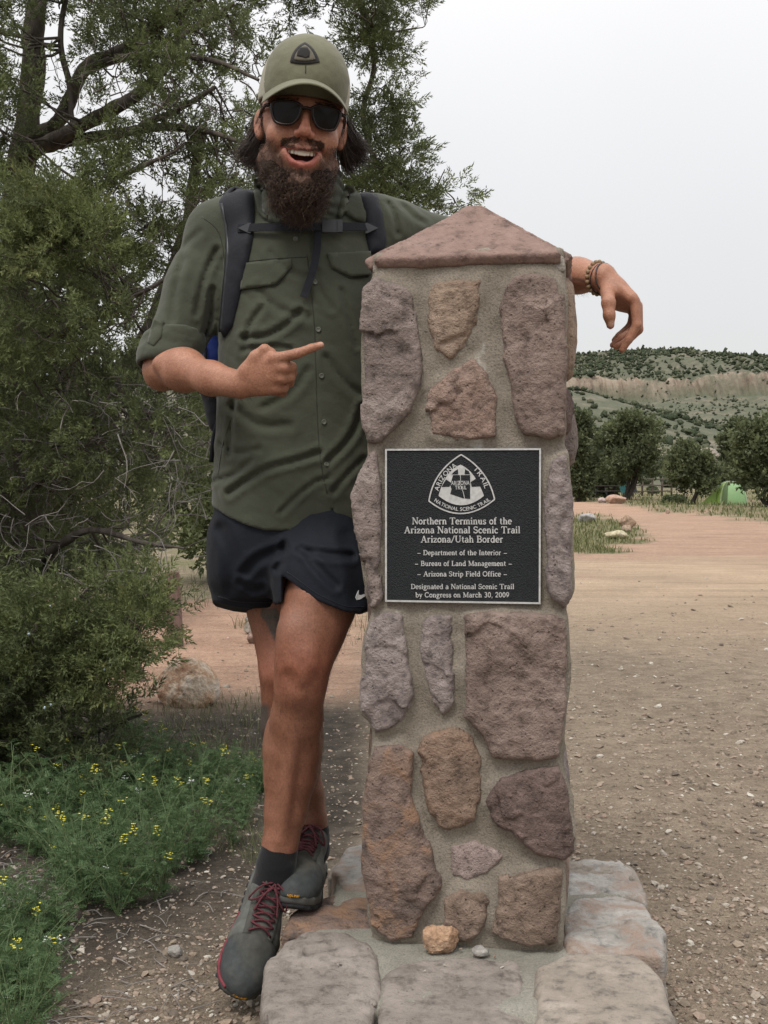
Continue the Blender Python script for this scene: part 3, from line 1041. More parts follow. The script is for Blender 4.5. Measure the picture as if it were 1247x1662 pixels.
inner = np.concatenate([bez((585, 138), (655, 165), (703, 292), 12), bez((703, 296), (590, 390), (475, 296), 14), bez((475, 292), (505, 170), (585, 138), 12)])
fan(emb, inner, 0.0)
emblem = emb.build('emblem', ALU, plaque)
dk = MB()
for w in ([(553, 172), (572, 160), (574, 187), (540, 187)], [(608, 160), (628, 172), (634, 187), (606, 187)], [(497, 236), (512, 212), (536, 228), (530, 250), (490, 251)],
          [(664, 208), (684, 240), (688, 248), (642, 250), (636, 226)]):
    fan(dk, w, 0.0012, 0.0003)
fan(dk, [(548, 190), (634, 190), (634, 311), (598, 308), (533, 286), (540, 262), (533, 240), (540, 218)], 0.0012, 0.0005)
dk.build('emblem_inlay', PLAQUE_BLACK, emblem)
tr = MB()
ribbon(tr, to_uv([(584, 190), (586, 212), (580, 232), (592, 258), (600, 280), (606, 309)]), 0.0011, plate_frame, 0.0003, 0.0017)
tr.build('trail_line', ALU, emblem)

_GC = {}


def sans_glyph(ch):
    """verts (2-D, em units) and triangles of a built-in sans letter"""
    if ch in _GC: return _GC[ch]
    cu = bpy.data.curves.new('letter', 'FONT')
    cu.body = ch; cu.size = 1.0; cu.offset = 0.012; cu.resolution_u = 3
    o = bpy.data.objects.new('letter', cu)
    COL.objects.link(o)
    bpy.context.view_layer.update()
    me = bpy.data.meshes.new_from_object(o.evaluated_get(bpy.context.evaluated_depsgraph_get()))
    me.calc_loop_triangles()
    v = np.array([x.co[:2] for x in me.vertices]); tr = np.array([x.vertices[:] for x in me.loop_triangles])
    bpy.data.objects.remove(o); bpy.data.meshes.remove(me); bpy.data.curves.remove(cu)
    _GC[ch] = (v, tr)
    return _GC[ch]


def sans_on(m, s, path, size, frame, h, fit=True):
    """letters along a 2-D path; frame maps (x, y, height) to the world; real thickness h"""
    path = np.asarray(path, float)
    seg = np.linalg.norm(np.diff(path, axis=0), axis=1)
    cum = np.concatenate([[0], np.cumsum(seg)])
    adv = [0.3 if c == ' ' else (np.ptp(sans_glyph(c)[0][:, 0]) + 0.09) for c in s]
    tot = sum(adv) * size
    k = cum[-1] / tot if fit else 1.0
    pen = 0.0
    for c, a in zip(s, adv):
        if c != ' ':
            v, tr = sans_glyph(c)
            mid = (pen + a / 2) * size * k
            p = np.array([np.interp(mid, cum, path[:, 0]), np.interp(mid, cum, path[:, 1])])
            e = 0.02 * cum[-1]
            d = np.array([np.interp(mid + e, cum, path[:, 0]) - np.interp(mid - e, cum, path[:, 0]), np.interp(mid + e, cum, path[:, 1]) - np.interp(mid - e, cum, path[:, 1])])
            d = d / np.linalg.norm(d)
            q = (v - [(v[:, 0].min() + v[:, 0].max()) / 2, 0]) * size
            xy = p + q[:, :1] * min(k, 1.15) * d + q[:, 1:] * np.array((-d[1], d[0]))
            n = len(xy)
            V = np.concatenate([frame(np.c_[xy, np.full(n, h)]), frame(np.c_[xy, np.zeros(n)])])
            ed = np.concatenate([tr[:, [0, 1]], tr[:, [1, 2]], tr[:, [2, 0]]])
            key = np.sort(ed, 1); u, ix, ct = np.unique(key, axis=0, return_index=True, return_counts=True)
            b = ed[ix[ct == 1]]
            m.add(V, np.stack([b[:, 0], b[:, 0] + n, b[:, 1] + n, b[:, 1]], 1), tr)
        pen += a
    return m


lt = MB()
em = np.linalg.norm(ez(0, 0) - ez(0, 30))
sans_on(lt, 'ARIZONA', to_uv(bez((474, 274), (492, 196), (570, 146))), em * 1.12, plate_frame, 0.0011)
sans_on(lt, 'TRAIL', to_uv(bez((646, 158), (692, 202), (708, 262))), em * 1.12, plate_frame, 0.0011)
sans_on(lt, 'NATIONAL SCENIC TRAIL', to_uv(bez((450, 322), (590, 424), (738, 318))), em * 0.86, plate_frame, 0.0011)
lt.build('lettering', ALU, emblem)
lt = MB()
fr2 = lambda p: plate_frame(p + [0, 0, 0.0018])
sans_on(lt, 'ARIZONA', to_uv([(537, 241), (632, 239)]), em * 0.98, fr2, 0.0004)
sans_on(lt, 'TRAIL', to_uv([(557, 263), (617, 262)]), em * 0.9, fr2, 0.0004)
lt.build('lettering', ALU, emblem)
# ================================================================== the hiker
from mathutils.bvhtree import BVHTree
from mathutils.geometry import delaunay_2d_cdt

man = thing('person', 'bearded man in cap and sunglasses leaning on the stone pillar and pointing at it', 'person', (-0.17, 2.60, 0.0))


def fabric(name, col, rough=0.85, weave=900.0, bump=0.12, vary=0.12, sheen=0.15):
    t = NT(name)
    n = t.noise(9, 5, 0.6)
    c = t.ramp(n, [(0.3, tuple(x * (1 - vary) for x in col)), (0.7, tuple(x * (1 + vary) for x in col))])
    c = t.mix(0.5, c, t.ramp(t.noise(weave, 2), [(0.3, 0.8), (0.7, 1.15)]), 'MULTIPLY')
    nm = t.bump(t.noise(55, 5, 0.6), 0.35, 0.004)
    nm = t.bump(t.noise(weave, 2), bump, 0.001, nm)
    return t.done(c, rough, nm, 0.2, Sheen_Weight=sheen)


SHIRT = fabric('olive_shirt_cloth', (0.055, 0.060, 0.042))
SHIRT_SEAM_SHADE = fabric('olive_shirt_seam_shade', (0.034, 0.037, 0.026))  # darker shirt cloth for seams and for shading painted along the flap edges
GAITER = fabric('neck_gaiter_cloth', (0.050, 0.056, 0.040))
SHORTS = fabric('black_shorts_cloth', (0.0080, 0.0100, 0.0155), 0.75, sheen=0.03)
PACKCLOTH = fabric('black_pack_cloth', (0.011, 0.0125, 0.0175), 0.65, sheen=0.05)
BLUE = fabric('blue_pack_cloth', (0.010, 0.028, 0.17), 0.6)
SOCK = fabric('black_sock_knit', (0.010, 0.010, 0.011), 0.95, 500, 0.4)
CAPCLOTH = fabric('olive_cap_cloth', (0.150, 0.148, 0.098), vary=0.15)
CAPMESH = fabric('pale_cap_mesh', (0.34, 0.325, 0.25), 0.9, 600, 0.8)
BLACKPL = simple('black_plastic', (0.02, 0.021, 0.024), 0.4, 0.4)
GREYPL = simple('grey_plastic', (0.055, 0.058, 0.066), 0.4, 0.4)
GREYBUTTON = simple('button_plastic', (0.10, 0.105, 0.085), 0.45, 0.4)


def hairmat(name, a, b):
    t = NT(name)
    r = t.ramp(t.island(), [(0.0, a), (0.75, b), (1.0, tuple(min(1, x * 1.7) for x in b))])
    return t.done(r, 0.45, None, 0.35)


HAIR = hairmat('dark_brown_hair', (0.014, 0.0095, 0.0075), (0.055, 0.036, 0.026))
BEARD = hairmat('brown_beard', (0.024, 0.015, 0.011), (0.085, 0.050, 0.033))
ARMHAIR = hairmat('body_hair', (0.03, 0.02, 0.014), (0.07, 0.045, 0.03))

t = NT('skin')
_c = t.attr('skin')
_c = t.mix(0.85, _c, t.ramp(t.noise(26, 6, 0.7), [(0.3, (0.78, 0.70, 0.66)), (0.7, (1.16, 1.12, 1.08))]), 'MULTIPLY')
_c = t.mix(0.6, _c, t.ramp(t.noise(260, 3), [(0.35, (0.75, 0.65, 0.6)), (0.65, (1.15, 1.15, 1.12))]), 'MULTIPLY')
SKIN = t.done(_c, 0.48, t.bump(t.math('ADD', t.noise(330, 3), t.noise(70, 4)), 0.40, 0.002), 0.35, Subsurface_Weight=0.10, Subsurface_Scale=0.006)
t.b.inputs['Subsurface Radius'].default_value = (1.0, 0.35, 0.2)

# ------------------------------------------------------------------ joints
HS = 1.10
HC = P(490, 203, 2.465)
HR = Rz(radians(9)) @ Ry(radians(5)) @ Rx(radians(6))


def hp(x, y, z):
    return HC + HR @ (np.array((x, y, z), float) * HS)


SR, ER, WR = P(346, 381, 2.63), P(268, 597, 2.56), P(388, 624, 2.35)
SL, WL = P(655, 380, 2.65), P(977, 452, 2.56)
EL = np.array((0.335, 2.79, 1.60))
B = Sculpt()
# torso, kept inside the shirt
PT_ = lambda x, y, Y=2.60: P(x, y, Y)
B.add(loft([PT_(0, y)[2] for y in (925, 900, 860, 760, 640, 520, 420, 370)], [P(x, 500, 2.60)[0] for x in (472, 472, 480, 488, 498, 502, 502, 502)],
           [2.61] * 8, [0.10, 0.14, 0.155, 0.15, 0.165, 0.17, 0.15, 0.08], [0.08, 0.09, 0.095, 0.10, 0.105, 0.105, 0.09, 0.06], radians(6)), 0)
B.add(capsule(P(497, 372, 2.59), hp(0, 0.03, -0.10), 0.062, 0.058), 0.03)
chain(B, [P(440, 385, 2.62), SR], [0.06, 0.05], 0.03)
chain(B, [P(560, 385, 2.62), SL], [0.06, 0.05], 0.03)
# arms
mid = SR * 0.5 + ER * 0.5
chain(B, [SR, mid, ER], [0.05, 0.045, 0.042], 0.02)
f1 = ER * 0.72 + WR * 0.28
f2 = ER * 0.35 + WR * 0.65
chain(B, [ER, f1 + [0, -0.005, 0.004], f2, WR], [0.038, 0.0415, 0.0295, 0.0225], 0.03)
B.add(ellip(ER * 0.8 + WR * 0.2 + [0.0, -0.022, 0.014], (0.052, 0.022, 0.024)), 0.016)
for o_ in ((0.0, -0.024, -0.004), (0.0, -0.022, 0.010)):
    B.add(capsule(f2 + np.array(o_) * 1.05, WR + np.array(o_) * 0.9, 0.0048, 0.0040), 0.008)
B.add(capsule(WR + [0, 0, 0.008], f2 + [0, 0, 0.004], 0.0175, 0.024), 0.015)
B.add(capsule(WR + [0, 0, -0.008], f2 + [0, 0, -0.005], 0.0175, 0.024), 0.015)
B.add(ball(ER + [-0.012, 0.012, -0.014], 0.032), 0.02)
chain(B, [SL, SL * 0.5 + EL * 0.5, EL], [0.05, 0.045, 0.042], 0.02)
g1 = EL * 0.70 + WL * 0.30
g2 = EL * 0.30 + WL * 0.70
chain(B, [EL, g1, g2, WL], [0.040, 0.043, 0.034, 0.0265], 0.03)
B.add(capsule(WL + [0, 0, 0.007], g2, 0.021, 0.028), 0.02)
# legs
FL = [(530, 900, 2.57, .082), (517, 985, 2.48, .072), (503, 1031, 2.45, .061), (492, 1079, 2.43, .0520), (487, 1119, 2.44, .0470), (482, 1165, 2.47, .0495), (475, 1218, 2.50, .0550),
      (471, 1262, 2.505, .0505), (464, 1317, 2.50, .0400), (455, 1370, 2.49, .0325), (447, 1412, 2.485, .034)]
chain(B, [P(a, b, c) for a, b, c, d in FL], [d for *_, d in FL], 0.03)
B.add(ellip(P(491, 1080, 2.384), (0.030, 0.017, 0.034)), 0.014)
for sx in (-1, 1):
    B.cut(ball(P(491 + sx * 27, 1104, 2.362), 0.016), 0.022)
B.add(capsule(P(489, 1098, 2.392), P(487, 1120, 2.398), 0.012, 0.011), 0.014)             # kneecap
B.add(ball(P(485, 1126, 2.400), 0.014), 0.014)
B.add(capsule(P(505, 960, 2.425), P(497, 1055, 2.392), 0.030, 0.018), 0.025)
B.add(capsule(P(482, 1145, 2.424), P(456, 1360, 2.462), 0.0135, 0.0110), 0.016)   # shin
B.add(ellip(P(500, 1192, 2.53), (0.034, 0.040, 0.080)), 0.018)                # calf
B.add(ellip(P(452, 1208, 2.53), (0.032, 0.040, 0.075)), 0.018)
B.add(ellip(P(530, 1022, 2.47), (0.024, 0.03, 0.055)), 0.03)
B.add(ellip(P(473, 1035, 2.41), (0.026, 0.03, 0.05)), 0.03)
BL = [(440, 900, 2.66, .085), (453, 990, 2.66, .066), (460, 1040, 2.65, .058), (466, 1090, 2.63, .056), (468, 1130, 2.65, .054), (471, 1175, 2.67, .061),
      (478, 1225, 2.68, .056), (493, 1290, 2.68, .041), (502, 1335, 2.67, .036), (504, 1375, 2.67, .037)]
chain(B, [P(a, b, c) for a, b, c, d in BL], [d for *_, d in BL], 0.03)
# head
hell = lambda c, r, R=None: ellip(hp(*c), np.array(r) * HS, HR if R is None else HR @ R)
hcap = lambda a, b, r1, r2=None: capsule(hp(*a), hp(*b), r1 * HS, (r1 if r2 is None else r2) * HS)
B.add(hell((0, 0.022, 0.040), (0.076, 0.097, 0.088)), 0.02)
B.add(hell((0, -0.030, -0.030), (0.066, 0.062, 0.085)), 0.03)
for s in (-1, 1):
    B.add(hcap((s * 0.056, 0.005, -0.070), (s * 0.018, -0.060, -0.118), 0.022, 0.022), 0.025)
    B.add(hell((s * 0.042, -0.062, -0.034), (0.024, 0.022, 0.022)), 0.018)
    B.add(hcap((s * 0.010, -0.084, 0.021), (s * 0.046, -0.072, 0.021), 0.012, 0.010), 0.015)
    B.add(hell((s * 0.061, -0.015, 0.015), (0.014, 0.036, 0.036)), 0.02)
B.add(hell((0, -0.062, -0.122), (0.026, 0.024, 0.024)), 0.02)
for s in (-1, 1):
    B.cut(ball(hp(s * 0.032, -0.102, 0.000), 0.017 * HS), 0.016)
    B.add(ball(hp(s * 0.032, -0.072, 0.000), 0.0125 * HS), 0.006)
B.add(hell((0, -0.070, -0.066), (0.038, 0.026, 0.030)), 0.02)
B.add(hcap((0, -0.086, 0.014), (0, -0.108, -0.026), 0.0070, 0.0090), 0.010)
B.add(ball(hp(0, -0.111, -0.031), 0.0105 * HS), 0.008)
for s in (-1, 1):
    B.add(hell((s * 0.0125, -0.097, -0.035), (0.0075, 0.011, 0.008)), 0.006)
    B.cut(ball(hp(s * 0.007, -0.106, -0.044), 0.0045 * HS), 0.004)
# laughing mouth: lips round an open cavity
UP = [(-0.0345, -0.0745, -0.0560), (-0.024, -0.0865, -0.0585), (-0.010, -0.0935, -0.0600), (0.010, -0.0935, -0.0600), (0.024, -0.0865, -0.0585), (0.0345, -0.0745, -0.0560)]
LO = [(-0.0345, -0.0745, -0.0560), (-0.0275, -0.0815, -0.0720), (-0.016, -0.0875, -0.0840), (0, -0.0900, -0.0880), (0.016, -0.0875, -0.0840), (0.0275, -0.0815, -0.0720), (0.0345, -0.0745, -0.0560)]
MOUTH = [(x, z) for x, y, z in UP] + [(x, z) for x, y, z in LO[-2:0:-1]]


def mouth_f(p):
    q = (p - HC) @ HR / HS
    return np.maximum(poly_d(q[:, [0, 2]], MOUTH), q[:, 1] + 0.058) * HS


B.cut((mouth_f, hp(0, -0.085, -0.072), 0.05), 0.003)
for L_, r in ((UP, 0.0030), (LO, 0.0040)):
    chain(B, [hp(*p) for p in L_], [r * HS] * len(L_), 0.006)
for s in (-1, 1):   # laugh lines
    B.cut(hcap((s * 0.024, -0.094, -0.040), (s * 0.043, -0.070, -0.066), 0.0020), 0.012)
# ears
for s in (-1, 1):
    Re = Rz(s * radians(-22)) @ Rx(radians(-12))
    B.add(hell((s * 0.080, 0.012, -0.006), (0.0080, 0.017, 0.028), Re), 0.008)
    B.cut(hell((s * 0.0885, 0.006, -0.004), (0.006, 0.010, 0.018), Re), 0.004)
    B.add(hell((s * 0.076, 0.004, -0.029), (0.006, 0.007, 0.008)), 0.006)
# pointing hand: back of the hand to the camera, forefinger out, thumb folded on top
mcp = [P(454, 581, 2.300), P(461, 597, 2.302), P(457, 614, 2.310), P(449, 630, 2.322)]
wr = P(392, 623, 2.345)
for i, m_ in enumerate(mcp):
    w_ = P(394, 612 + 6.5 * i, 2.343)
    chain(B, [w_, m_ + [-0.010, 0.004, 0]], [0.0165, 0.0138], 0.011)
B.add(ellip(P(424, 607, 2.330), (0.034, 0.017, 0.030)), 0.02)
chain(B, [mcp[0], P(482, 574, 2.292), P(506, 565, 2.290), P(521, 560, 2.291)], [0.0120, 0.0098, 0.0084, 0.0070], 0.004)
for (a, b, c, r) in (((473, 596, 2.318), (474, 606, 2.345), (450, 609, 2.352), .0108), ((471, 612, 2.325), (470, 621, 2.350), (447, 622, 2.356), .0104),
                     ((461, 630, 2.336), (459, 637, 2.356), (440, 635, 2.360), .0095)):
    i = {596: 1, 612: 2, 630: 3}[a[1]]
    chain(B, [mcp[i], P(*a), P(*b), P(*c)], [0.0125, r, r * 0.93, r * 0.85], 0.004)
chain(B, [P(402, 602, 2.330), P(416, 580, 2.318), P(430, 567, 2.312)], [0.017, 0.0125, 0.0108], 0.010)
chain(B, [P(430, 567, 2.312), P(440, 573, 2.316), P(437, 582, 2.322)], [0.0105, 0.0100, 0.0085], 0.003)
# hanging hand: thumb side to the camera
wl = WL
kn = P(1026, 486, 2.50)
for i in range(4):
    chain(B, [WL + np.array((0.006, -0.004 + 0.010 * i, 0.008 - 0.005 * i)), kn + np.array((0.002 * i, 0.020 * i, 0.0025 - 0.003 * i))], [0.0195, 0.0135], 0.012)
B.add(ellip((WL + kn) / 2 + [0.004, 0.020, -0.012], (0.026, 0.030, 0.034), Ry(radians(-35))), 0.02)
FG = [[(1031, 490), (1034, 527), (1021, 551), (1010, 568)], [(1035, 496), (1037, 535), (1016, 556), (1000, 563)], [(1034, 498), (1033, 531), (1010, 549), (995, 560)], [(1030, 498), (1024, 528), (1006, 545), (998, 552)]]
for i, f_ in enumerate(FG):
    Y0 = 2.50 + 0.021 * i
    chain(B, [P(x, y, Y0 + dy) for (x, y), dy in zip(f_, (0, -0.004, 0.0, 0.006))], [0.0118 - 0.0006 * i, 0.0100 - 0.0005 * i, 0.0086, 0.0072], 0.0035)
chain(B, [WL + np.array((0.010, -0.012, -0.018)), P(988, 492, 2.478), P(989, 512, 2.472), P(991, 528, 2.474)], [0.018, 0.0135, 0.0112, 0.0086], 0.010)

V, Q = B.mesh(0.0036)
# skin colours that belong to the skin: tan, lips, mouth, tattoos, nails
H = (V - HC) @ HR / HS                               # head coordinates
px_, py_, _d = pix(V)
col = np.tile(np.array((0.335, 0.172, 0.114)), (len(V), 1))


def paint(w, c):
    global col
    w = np.clip(w, 0, 1)[:, None]
    col = col * (1 - w) + np.asarray(c) * w


isleg = np.clip((0.90 - V[:, 2]) / 0.05, 0, 1)
paint(isleg * 0.95, (0.222, 0.106, 0.069))
paint(isleg * np.clip(1 - np.abs(py_ - 1085) / 70, 0, 1) * 0.6, (0.265, 0.098, 0.062))
head = (V[:, 2] > 1.52) & (np.abs(V[:, 0] - HC[0]) < 0.16)
paint(head * 0.8, (0.355, 0.180, 0.124))
paint(head * np.clip(1.2 - np.linalg.norm((H - [0, -0.11, -0.03]) / [0.05, 0.03, 0.03], axis=1), 0, 1) * 0.6, (0.48, 0.20, 0.14))
seg = lambda p, a, b: np.linalg.norm(p - (np.asarray(a) + np.clip(((p - a) @ (np.asarray(b) - a)) / ((np.asarray(b) - a) @ (np.asarray(b) - a)), 0, 1)[:, None] * (np.asarray(b) - a)), axis=1)
for L_ in (UP, LO):
    dl = np.min([seg(H, np.array(L_[i]), np.array(L_[i + 1])) for i in range(len(L_) - 1)], 0)
    paint(head * np.clip(((0.0058 if L_ is UP else 0.0078) - dl) / 0.0020, 0, 1) * 0.85, (0.42, 0.150, 0.130))
cav = head & (poly_d(H[:, [0, 2]], MOUTH) < 0.001) & (H[:, 1] > -0.080 + 12 * H[:, 0] ** 2)
paint(cav * 1.0, (0.12, 0.018, 0.018))
# stubble shade of the beard's roots
bm = head * np.clip((-0.050 - H[:, 2] + 0.35 * (np.abs(H[:, 0]) - 0.045)) / 0.02, 0, 1) * np.clip((H[:, 1] + 0.11) / 0.01, 0, 1)
lipd = np.min([seg(H, np.array(L_[i]), np.array(L_[i + 1])) for L_ in (UP, LO) for i in range(len(L_) - 1)], 0)
paint(bm * np.clip((lipd - 0.0065) / 0.006, 0, 1) * 0.75, (0.10, 0.062, 0.045))
# knee and calf tattoos of the rear leg
back = V[:, 1] > 2.53
nz = fbm(V * 60, 3, 5)
tat = np.maximum(poly_d(np.stack([px_, py_], 1), [(424, 985), (450, 985), (458, 1000), (455, 1040), (445, 1042), (430, 1010), (420, 1000)]) * -1, 0)
paint(back * isleg * np.clip(tat / 3, 0, 1) * (0.8 + 0.4 * nz), (0.055, 0.06, 0.055))
paint(back * isleg * np.clip((np.minimum(py_ - 1140, 1206 - py_)) / 8, 0, 1) * np.clip((440 - px_) / 6, 0, 1) * 0.85, (0.06, 0.065, 0.065))
# wrist tattoo ring and nails
paint((np.linalg.norm(V - P(932, 455, 2.61), axis=1) < 0.05) * np.clip(1 - np.abs(py_ - (452 + 0.22 * (px_ - 930))) / 4, 0, 1) * 0.75, (0.07, 0.05, 0.045))
paint((np.linalg.norm(V - P(993, 524, 2.466), axis=1) < 0.0075) * 0.6, (0.52, 0.33, 0.27))
paint((np.linalg.norm(V - P(522, 557, 2.286), axis=1) < 0.007) * 0.6, (0.52, 0.33, 0.27))
body = obj('body', V, [Q], SKIN, man, True, {'skin': col})
bodyV, bodyQ = V, Q
body_bvh = BVHTree.FromPolygons(V.tolist(), Q.tolist())

# ------------------------------------------------------------------ things laid on a surface
CAMV = Vector(_C)


def cast(bvh, px, py):
    d = Vector(ray(px, py)).normalized()
    h, n, i, r = bvh.ray_cast(CAMV, d)
    return (np.array(h), np.array(n)) if h is not None else (None, None)


def resample(poly, step, closed=True):
    p = np.asarray(poly, float)
    if closed: p = np.concatenate([p, p[:1]])
    out = []
    for a, b in zip(p[:-1], p[1:]):
        n = max(1, int(round(np.linalg.norm(b - a) / step)))
        for k in range(n): out.append(a + (b - a) * k / n)
    if not closed: out.append(p[-1])
    return np.array(out)


def patch(bvh, poly, off, step=5.0, edge=0.0, lift=None):
    """cloth or webbing piece lying on a surface under a pixel outline: solid, own thickness"""
    bd = resample(poly, step)
    lo, hi = bd.min(0), bd.max(0)
    g = np.stack(np.meshgrid(np.arange(lo[0], hi[0], step), np.arange(lo[1], hi[1], step)), -1).reshape(-1, 2)
    g = g[poly_d(g, bd) < -step * 0.55]
    pts = np.concatenate([bd, g])
    nb = len(bd)
    vs, es, fs, *_ = delaunay_2d_cdt([Vector(p) for p in pts], [], [list(range(nb))], 1, 1e-4)
    p2 = np.array(vs)
    tr = []
    for f in fs:
        f = list(f)
        for i in range(1, len(f) - 1): tr.append((f[0], f[i], f[i + 1]))
    tr = np.array(tr)
    top, bot = [], []
    last = None
    miss = []
    for k, (x, y) in enumerate(p2):
        h, n = cast(bvh, x, y)
        if h is None or (last is not None and abs(h[1] - last[1]) > 0.25):
            miss.append(k); top.append(None); bot.append(None); continue
        last = h
        d = -poly_d(np.array([[x, y]]), bd)[0]
        o = off * (1 - edge * math.exp(-d / (step * 0.8)))
        if lift is not None: o += lift(x, y)
        top.append(h + n * o); bot.append(h - n * 0.002)
    good = [k for k in range(len(p2)) if top[k] is not None]
    if not good: raise RuntimeError(f'patch misses {poly[:2]}')
    for k in miss:
        j = good[int(np.argmin(np.linalg.norm(p2[good] - p2[k], axis=1)))]
        Yj = top[j][1]
        q = P(p2[k][0], p2[k][1], Yj)
        top[k] = q; bot[k] = q + [0, 0.006, 0]
    n = len(p2)
    ed = np.concatenate([tr[:, [0, 1]], tr[:, [1, 2]], tr[:, [2, 0]]])
    u, ix, ct = np.unique(np.sort(ed, 1), axis=0, return_index=True, return_counts=True)
    b = ed[ix[ct == 1]]
    V = np.concatenate([top, bot])
    a_, b_, c_ = (np.array(top)[tr[0]])
    if np.cross(b_ - a_, c_ - a_) @ (_C - a_) < 0: tr = tr[:, ::-1]; b = b[:, ::-1]
    return V, np.stack([b[:, 0], b[:, 0] + n, b[:, 1] + n, b[:, 1]], 1), tr


def put_patch(name, bvh, poly, off, mat, parent, step=5.0, edge=0.5, smooth=True, lift=None):
    V, Q, T = patch(bvh, poly, off, step, edge, lift)
    return obj(name, V, [T, Q], mat, parent, smooth)


def strip(path, w):
    """outline of a band of width w (number or per point) along a pixel path"""
    p = smooth_path(path, 4 * len(path))
    d = norm(np.gradient(p, axis=0))
    w = np.interp(np.linspace(0, 1, len(p)), np.linspace(0, 1, len(np.atleast_1d(w))), np.atleast_1d(w))[:, None] / 2
    n = np.stack([-d[:, 1], d[:, 0]], 1)
    return np.concatenate([p + n * w, (p - n * w)[::-1]])


# ------------------------------------------------------------------ shirt
YC = 2.61
rows = [345, 372, 400, 450, 520, 600, 700, 800, 890]
S = Sculpt()
S.add(loft([P(0, y, 2.60)[2] for y in rows], [P(x, 500, 2.60)[0] for x in (500, 501, 502, 503, 503, 501, 494, 487, 482)], [2.615] * 9,
           [0.075, 0.135, 0.185, 0.200, 0.202, 0.200, 0.197, 0.196, 0.186], [0.075, 0.095, 0.115, 0.128, 0.136, 0.136, 0.134, 0.138, 0.135], radians(7), 2.35), 0)
chain(S, [P(455, 368, 2.61), P(400, 368, 2.62), SR + [0.010, 0, 0.008]], [0.066, 0.068, 0.061], 0.04)
chain(S, [P(550, 368, 2.61), P(610, 372, 2.63), SL + [-0.01, 0, 0.0]], [0.066, 0.068, 0.062], 0.04)
cuff_ax = ER - SR
c_end = SR + cuff_ax * 0.86
chain(S, [SR + [0.010, 0, 0.008], SR * 0.6 + ER * 0.4 + [0.004, 0, 0], c_end], [0.061, 0.061, 0.060], 0.035)
chain(S, [SL, SL * 0.55 + EL * 0.45 + [0, 0, 0.004], EL + [-0.04, 0, 0]], [0.063, 0.062, 0.060], 0.03)
# end of the right sleeve, hem
aax = norm(cuff_ax)
S.keep(half(lambda p: np.where((np.linalg.norm(p - c_end - aax * 0.04, axis=1) < 0.115) & (p[:, 0] < -0.30), (p - c_end) @ aax - 0.012, -1.0)), 0.0)
HEM = np.array([(330, 805), (345, 821), (370, 838), (400, 852), (430, 861), (470, 862), (510, 858), (545, 853), (580, 849), (620, 846), (700, 840)], float)


def hem_f(p):
    x, y, _ = pix(p)
    h = np.interp(x, HEM[:, 0], HEM[:, 1])
    rear = np.clip((p[:, 1] - 2.60) / 0.06, 0, 1)
    d = (y - (h + 10 * rear)) / 740
    slit = np.maximum(np.abs(x - 541.5) / 740 - (y - 812) / 740 * 0.085, (812 - y) / 740)
    return np.where((p[:, 1] < 2.58) & (y > 800) & (np.abs(x - 541) < 30), np.maximum(d, -slit), d)


S.keep(half(hem_f), 0.0)
CRE = [  # fold lines in photograph pixels: path, width, depth (m)
    ([(396, 548), (430, 546), (462, 530), (488, 505)], 9, 0.007), ([(402, 566), (440, 562), (475, 566)], 7, 0.005), ([(425, 500), (405, 530), (396, 570)], 8, 0.005),
    ([(372, 800), (399, 781), (436, 760), (480, 748), (519, 735)], 9, 0.008), ([(455, 832), (480, 808), (510, 784), (535, 775)], 7, 0.005),
    ([(533, 748), (556, 726), (575, 700), (590, 660)], 9, 0.008), ([(540, 800), (565, 770), (590, 745)], 8, 0.005), ([(555, 470), (568, 520), (580, 560)], 8, 0.004),
    ([(360, 720), (385, 735), (420, 730)], 9, 0.004), ([(375, 660), (420, 690), (470, 690)], 12, 0.005), ([(500, 600), (470, 640), (430, 660)], 10, 0.004),
    ([(530, 580), (560, 620), (585, 640)], 10, 0.005), ([(540, 500), (520, 470), (515, 440)], 8, 0.003), ([(385, 620), (376, 680), (372, 740)], 7, 0.005),
    ([(352, 405), (332, 450), (318, 510)], 8, 0.005), ([(300, 420), (285, 470), (278, 520)], 9, 0.004), ([(345, 470), (340, 520), (325, 560)], 8, 0.006),
    ([(325, 375), (300, 400), (290, 440)], 8, 0.003), ([(630, 330), (640, 350), (646, 380)], 7, 0.005), ([(655, 335), (672, 352), (690, 362)], 7, 0.004),
    ([(440, 410), (470, 440), (500, 450)], 9, 0.003), ([(420, 470), (450, 500), (500, 515)], 10, 0.004), ([(350, 780), (380, 770), (410, 745)], 8, 0.004)]
CREP = [(smooth_path(p, 14), w * 0.72, a * 0.85) for p, w, a in CRE]
PLK = smooth_path([(497, 395), (503, 440), (511, 520), (514, 600), (517, 690), (522, 750), (531, 795), (541, 830), (546, 862)], 40)


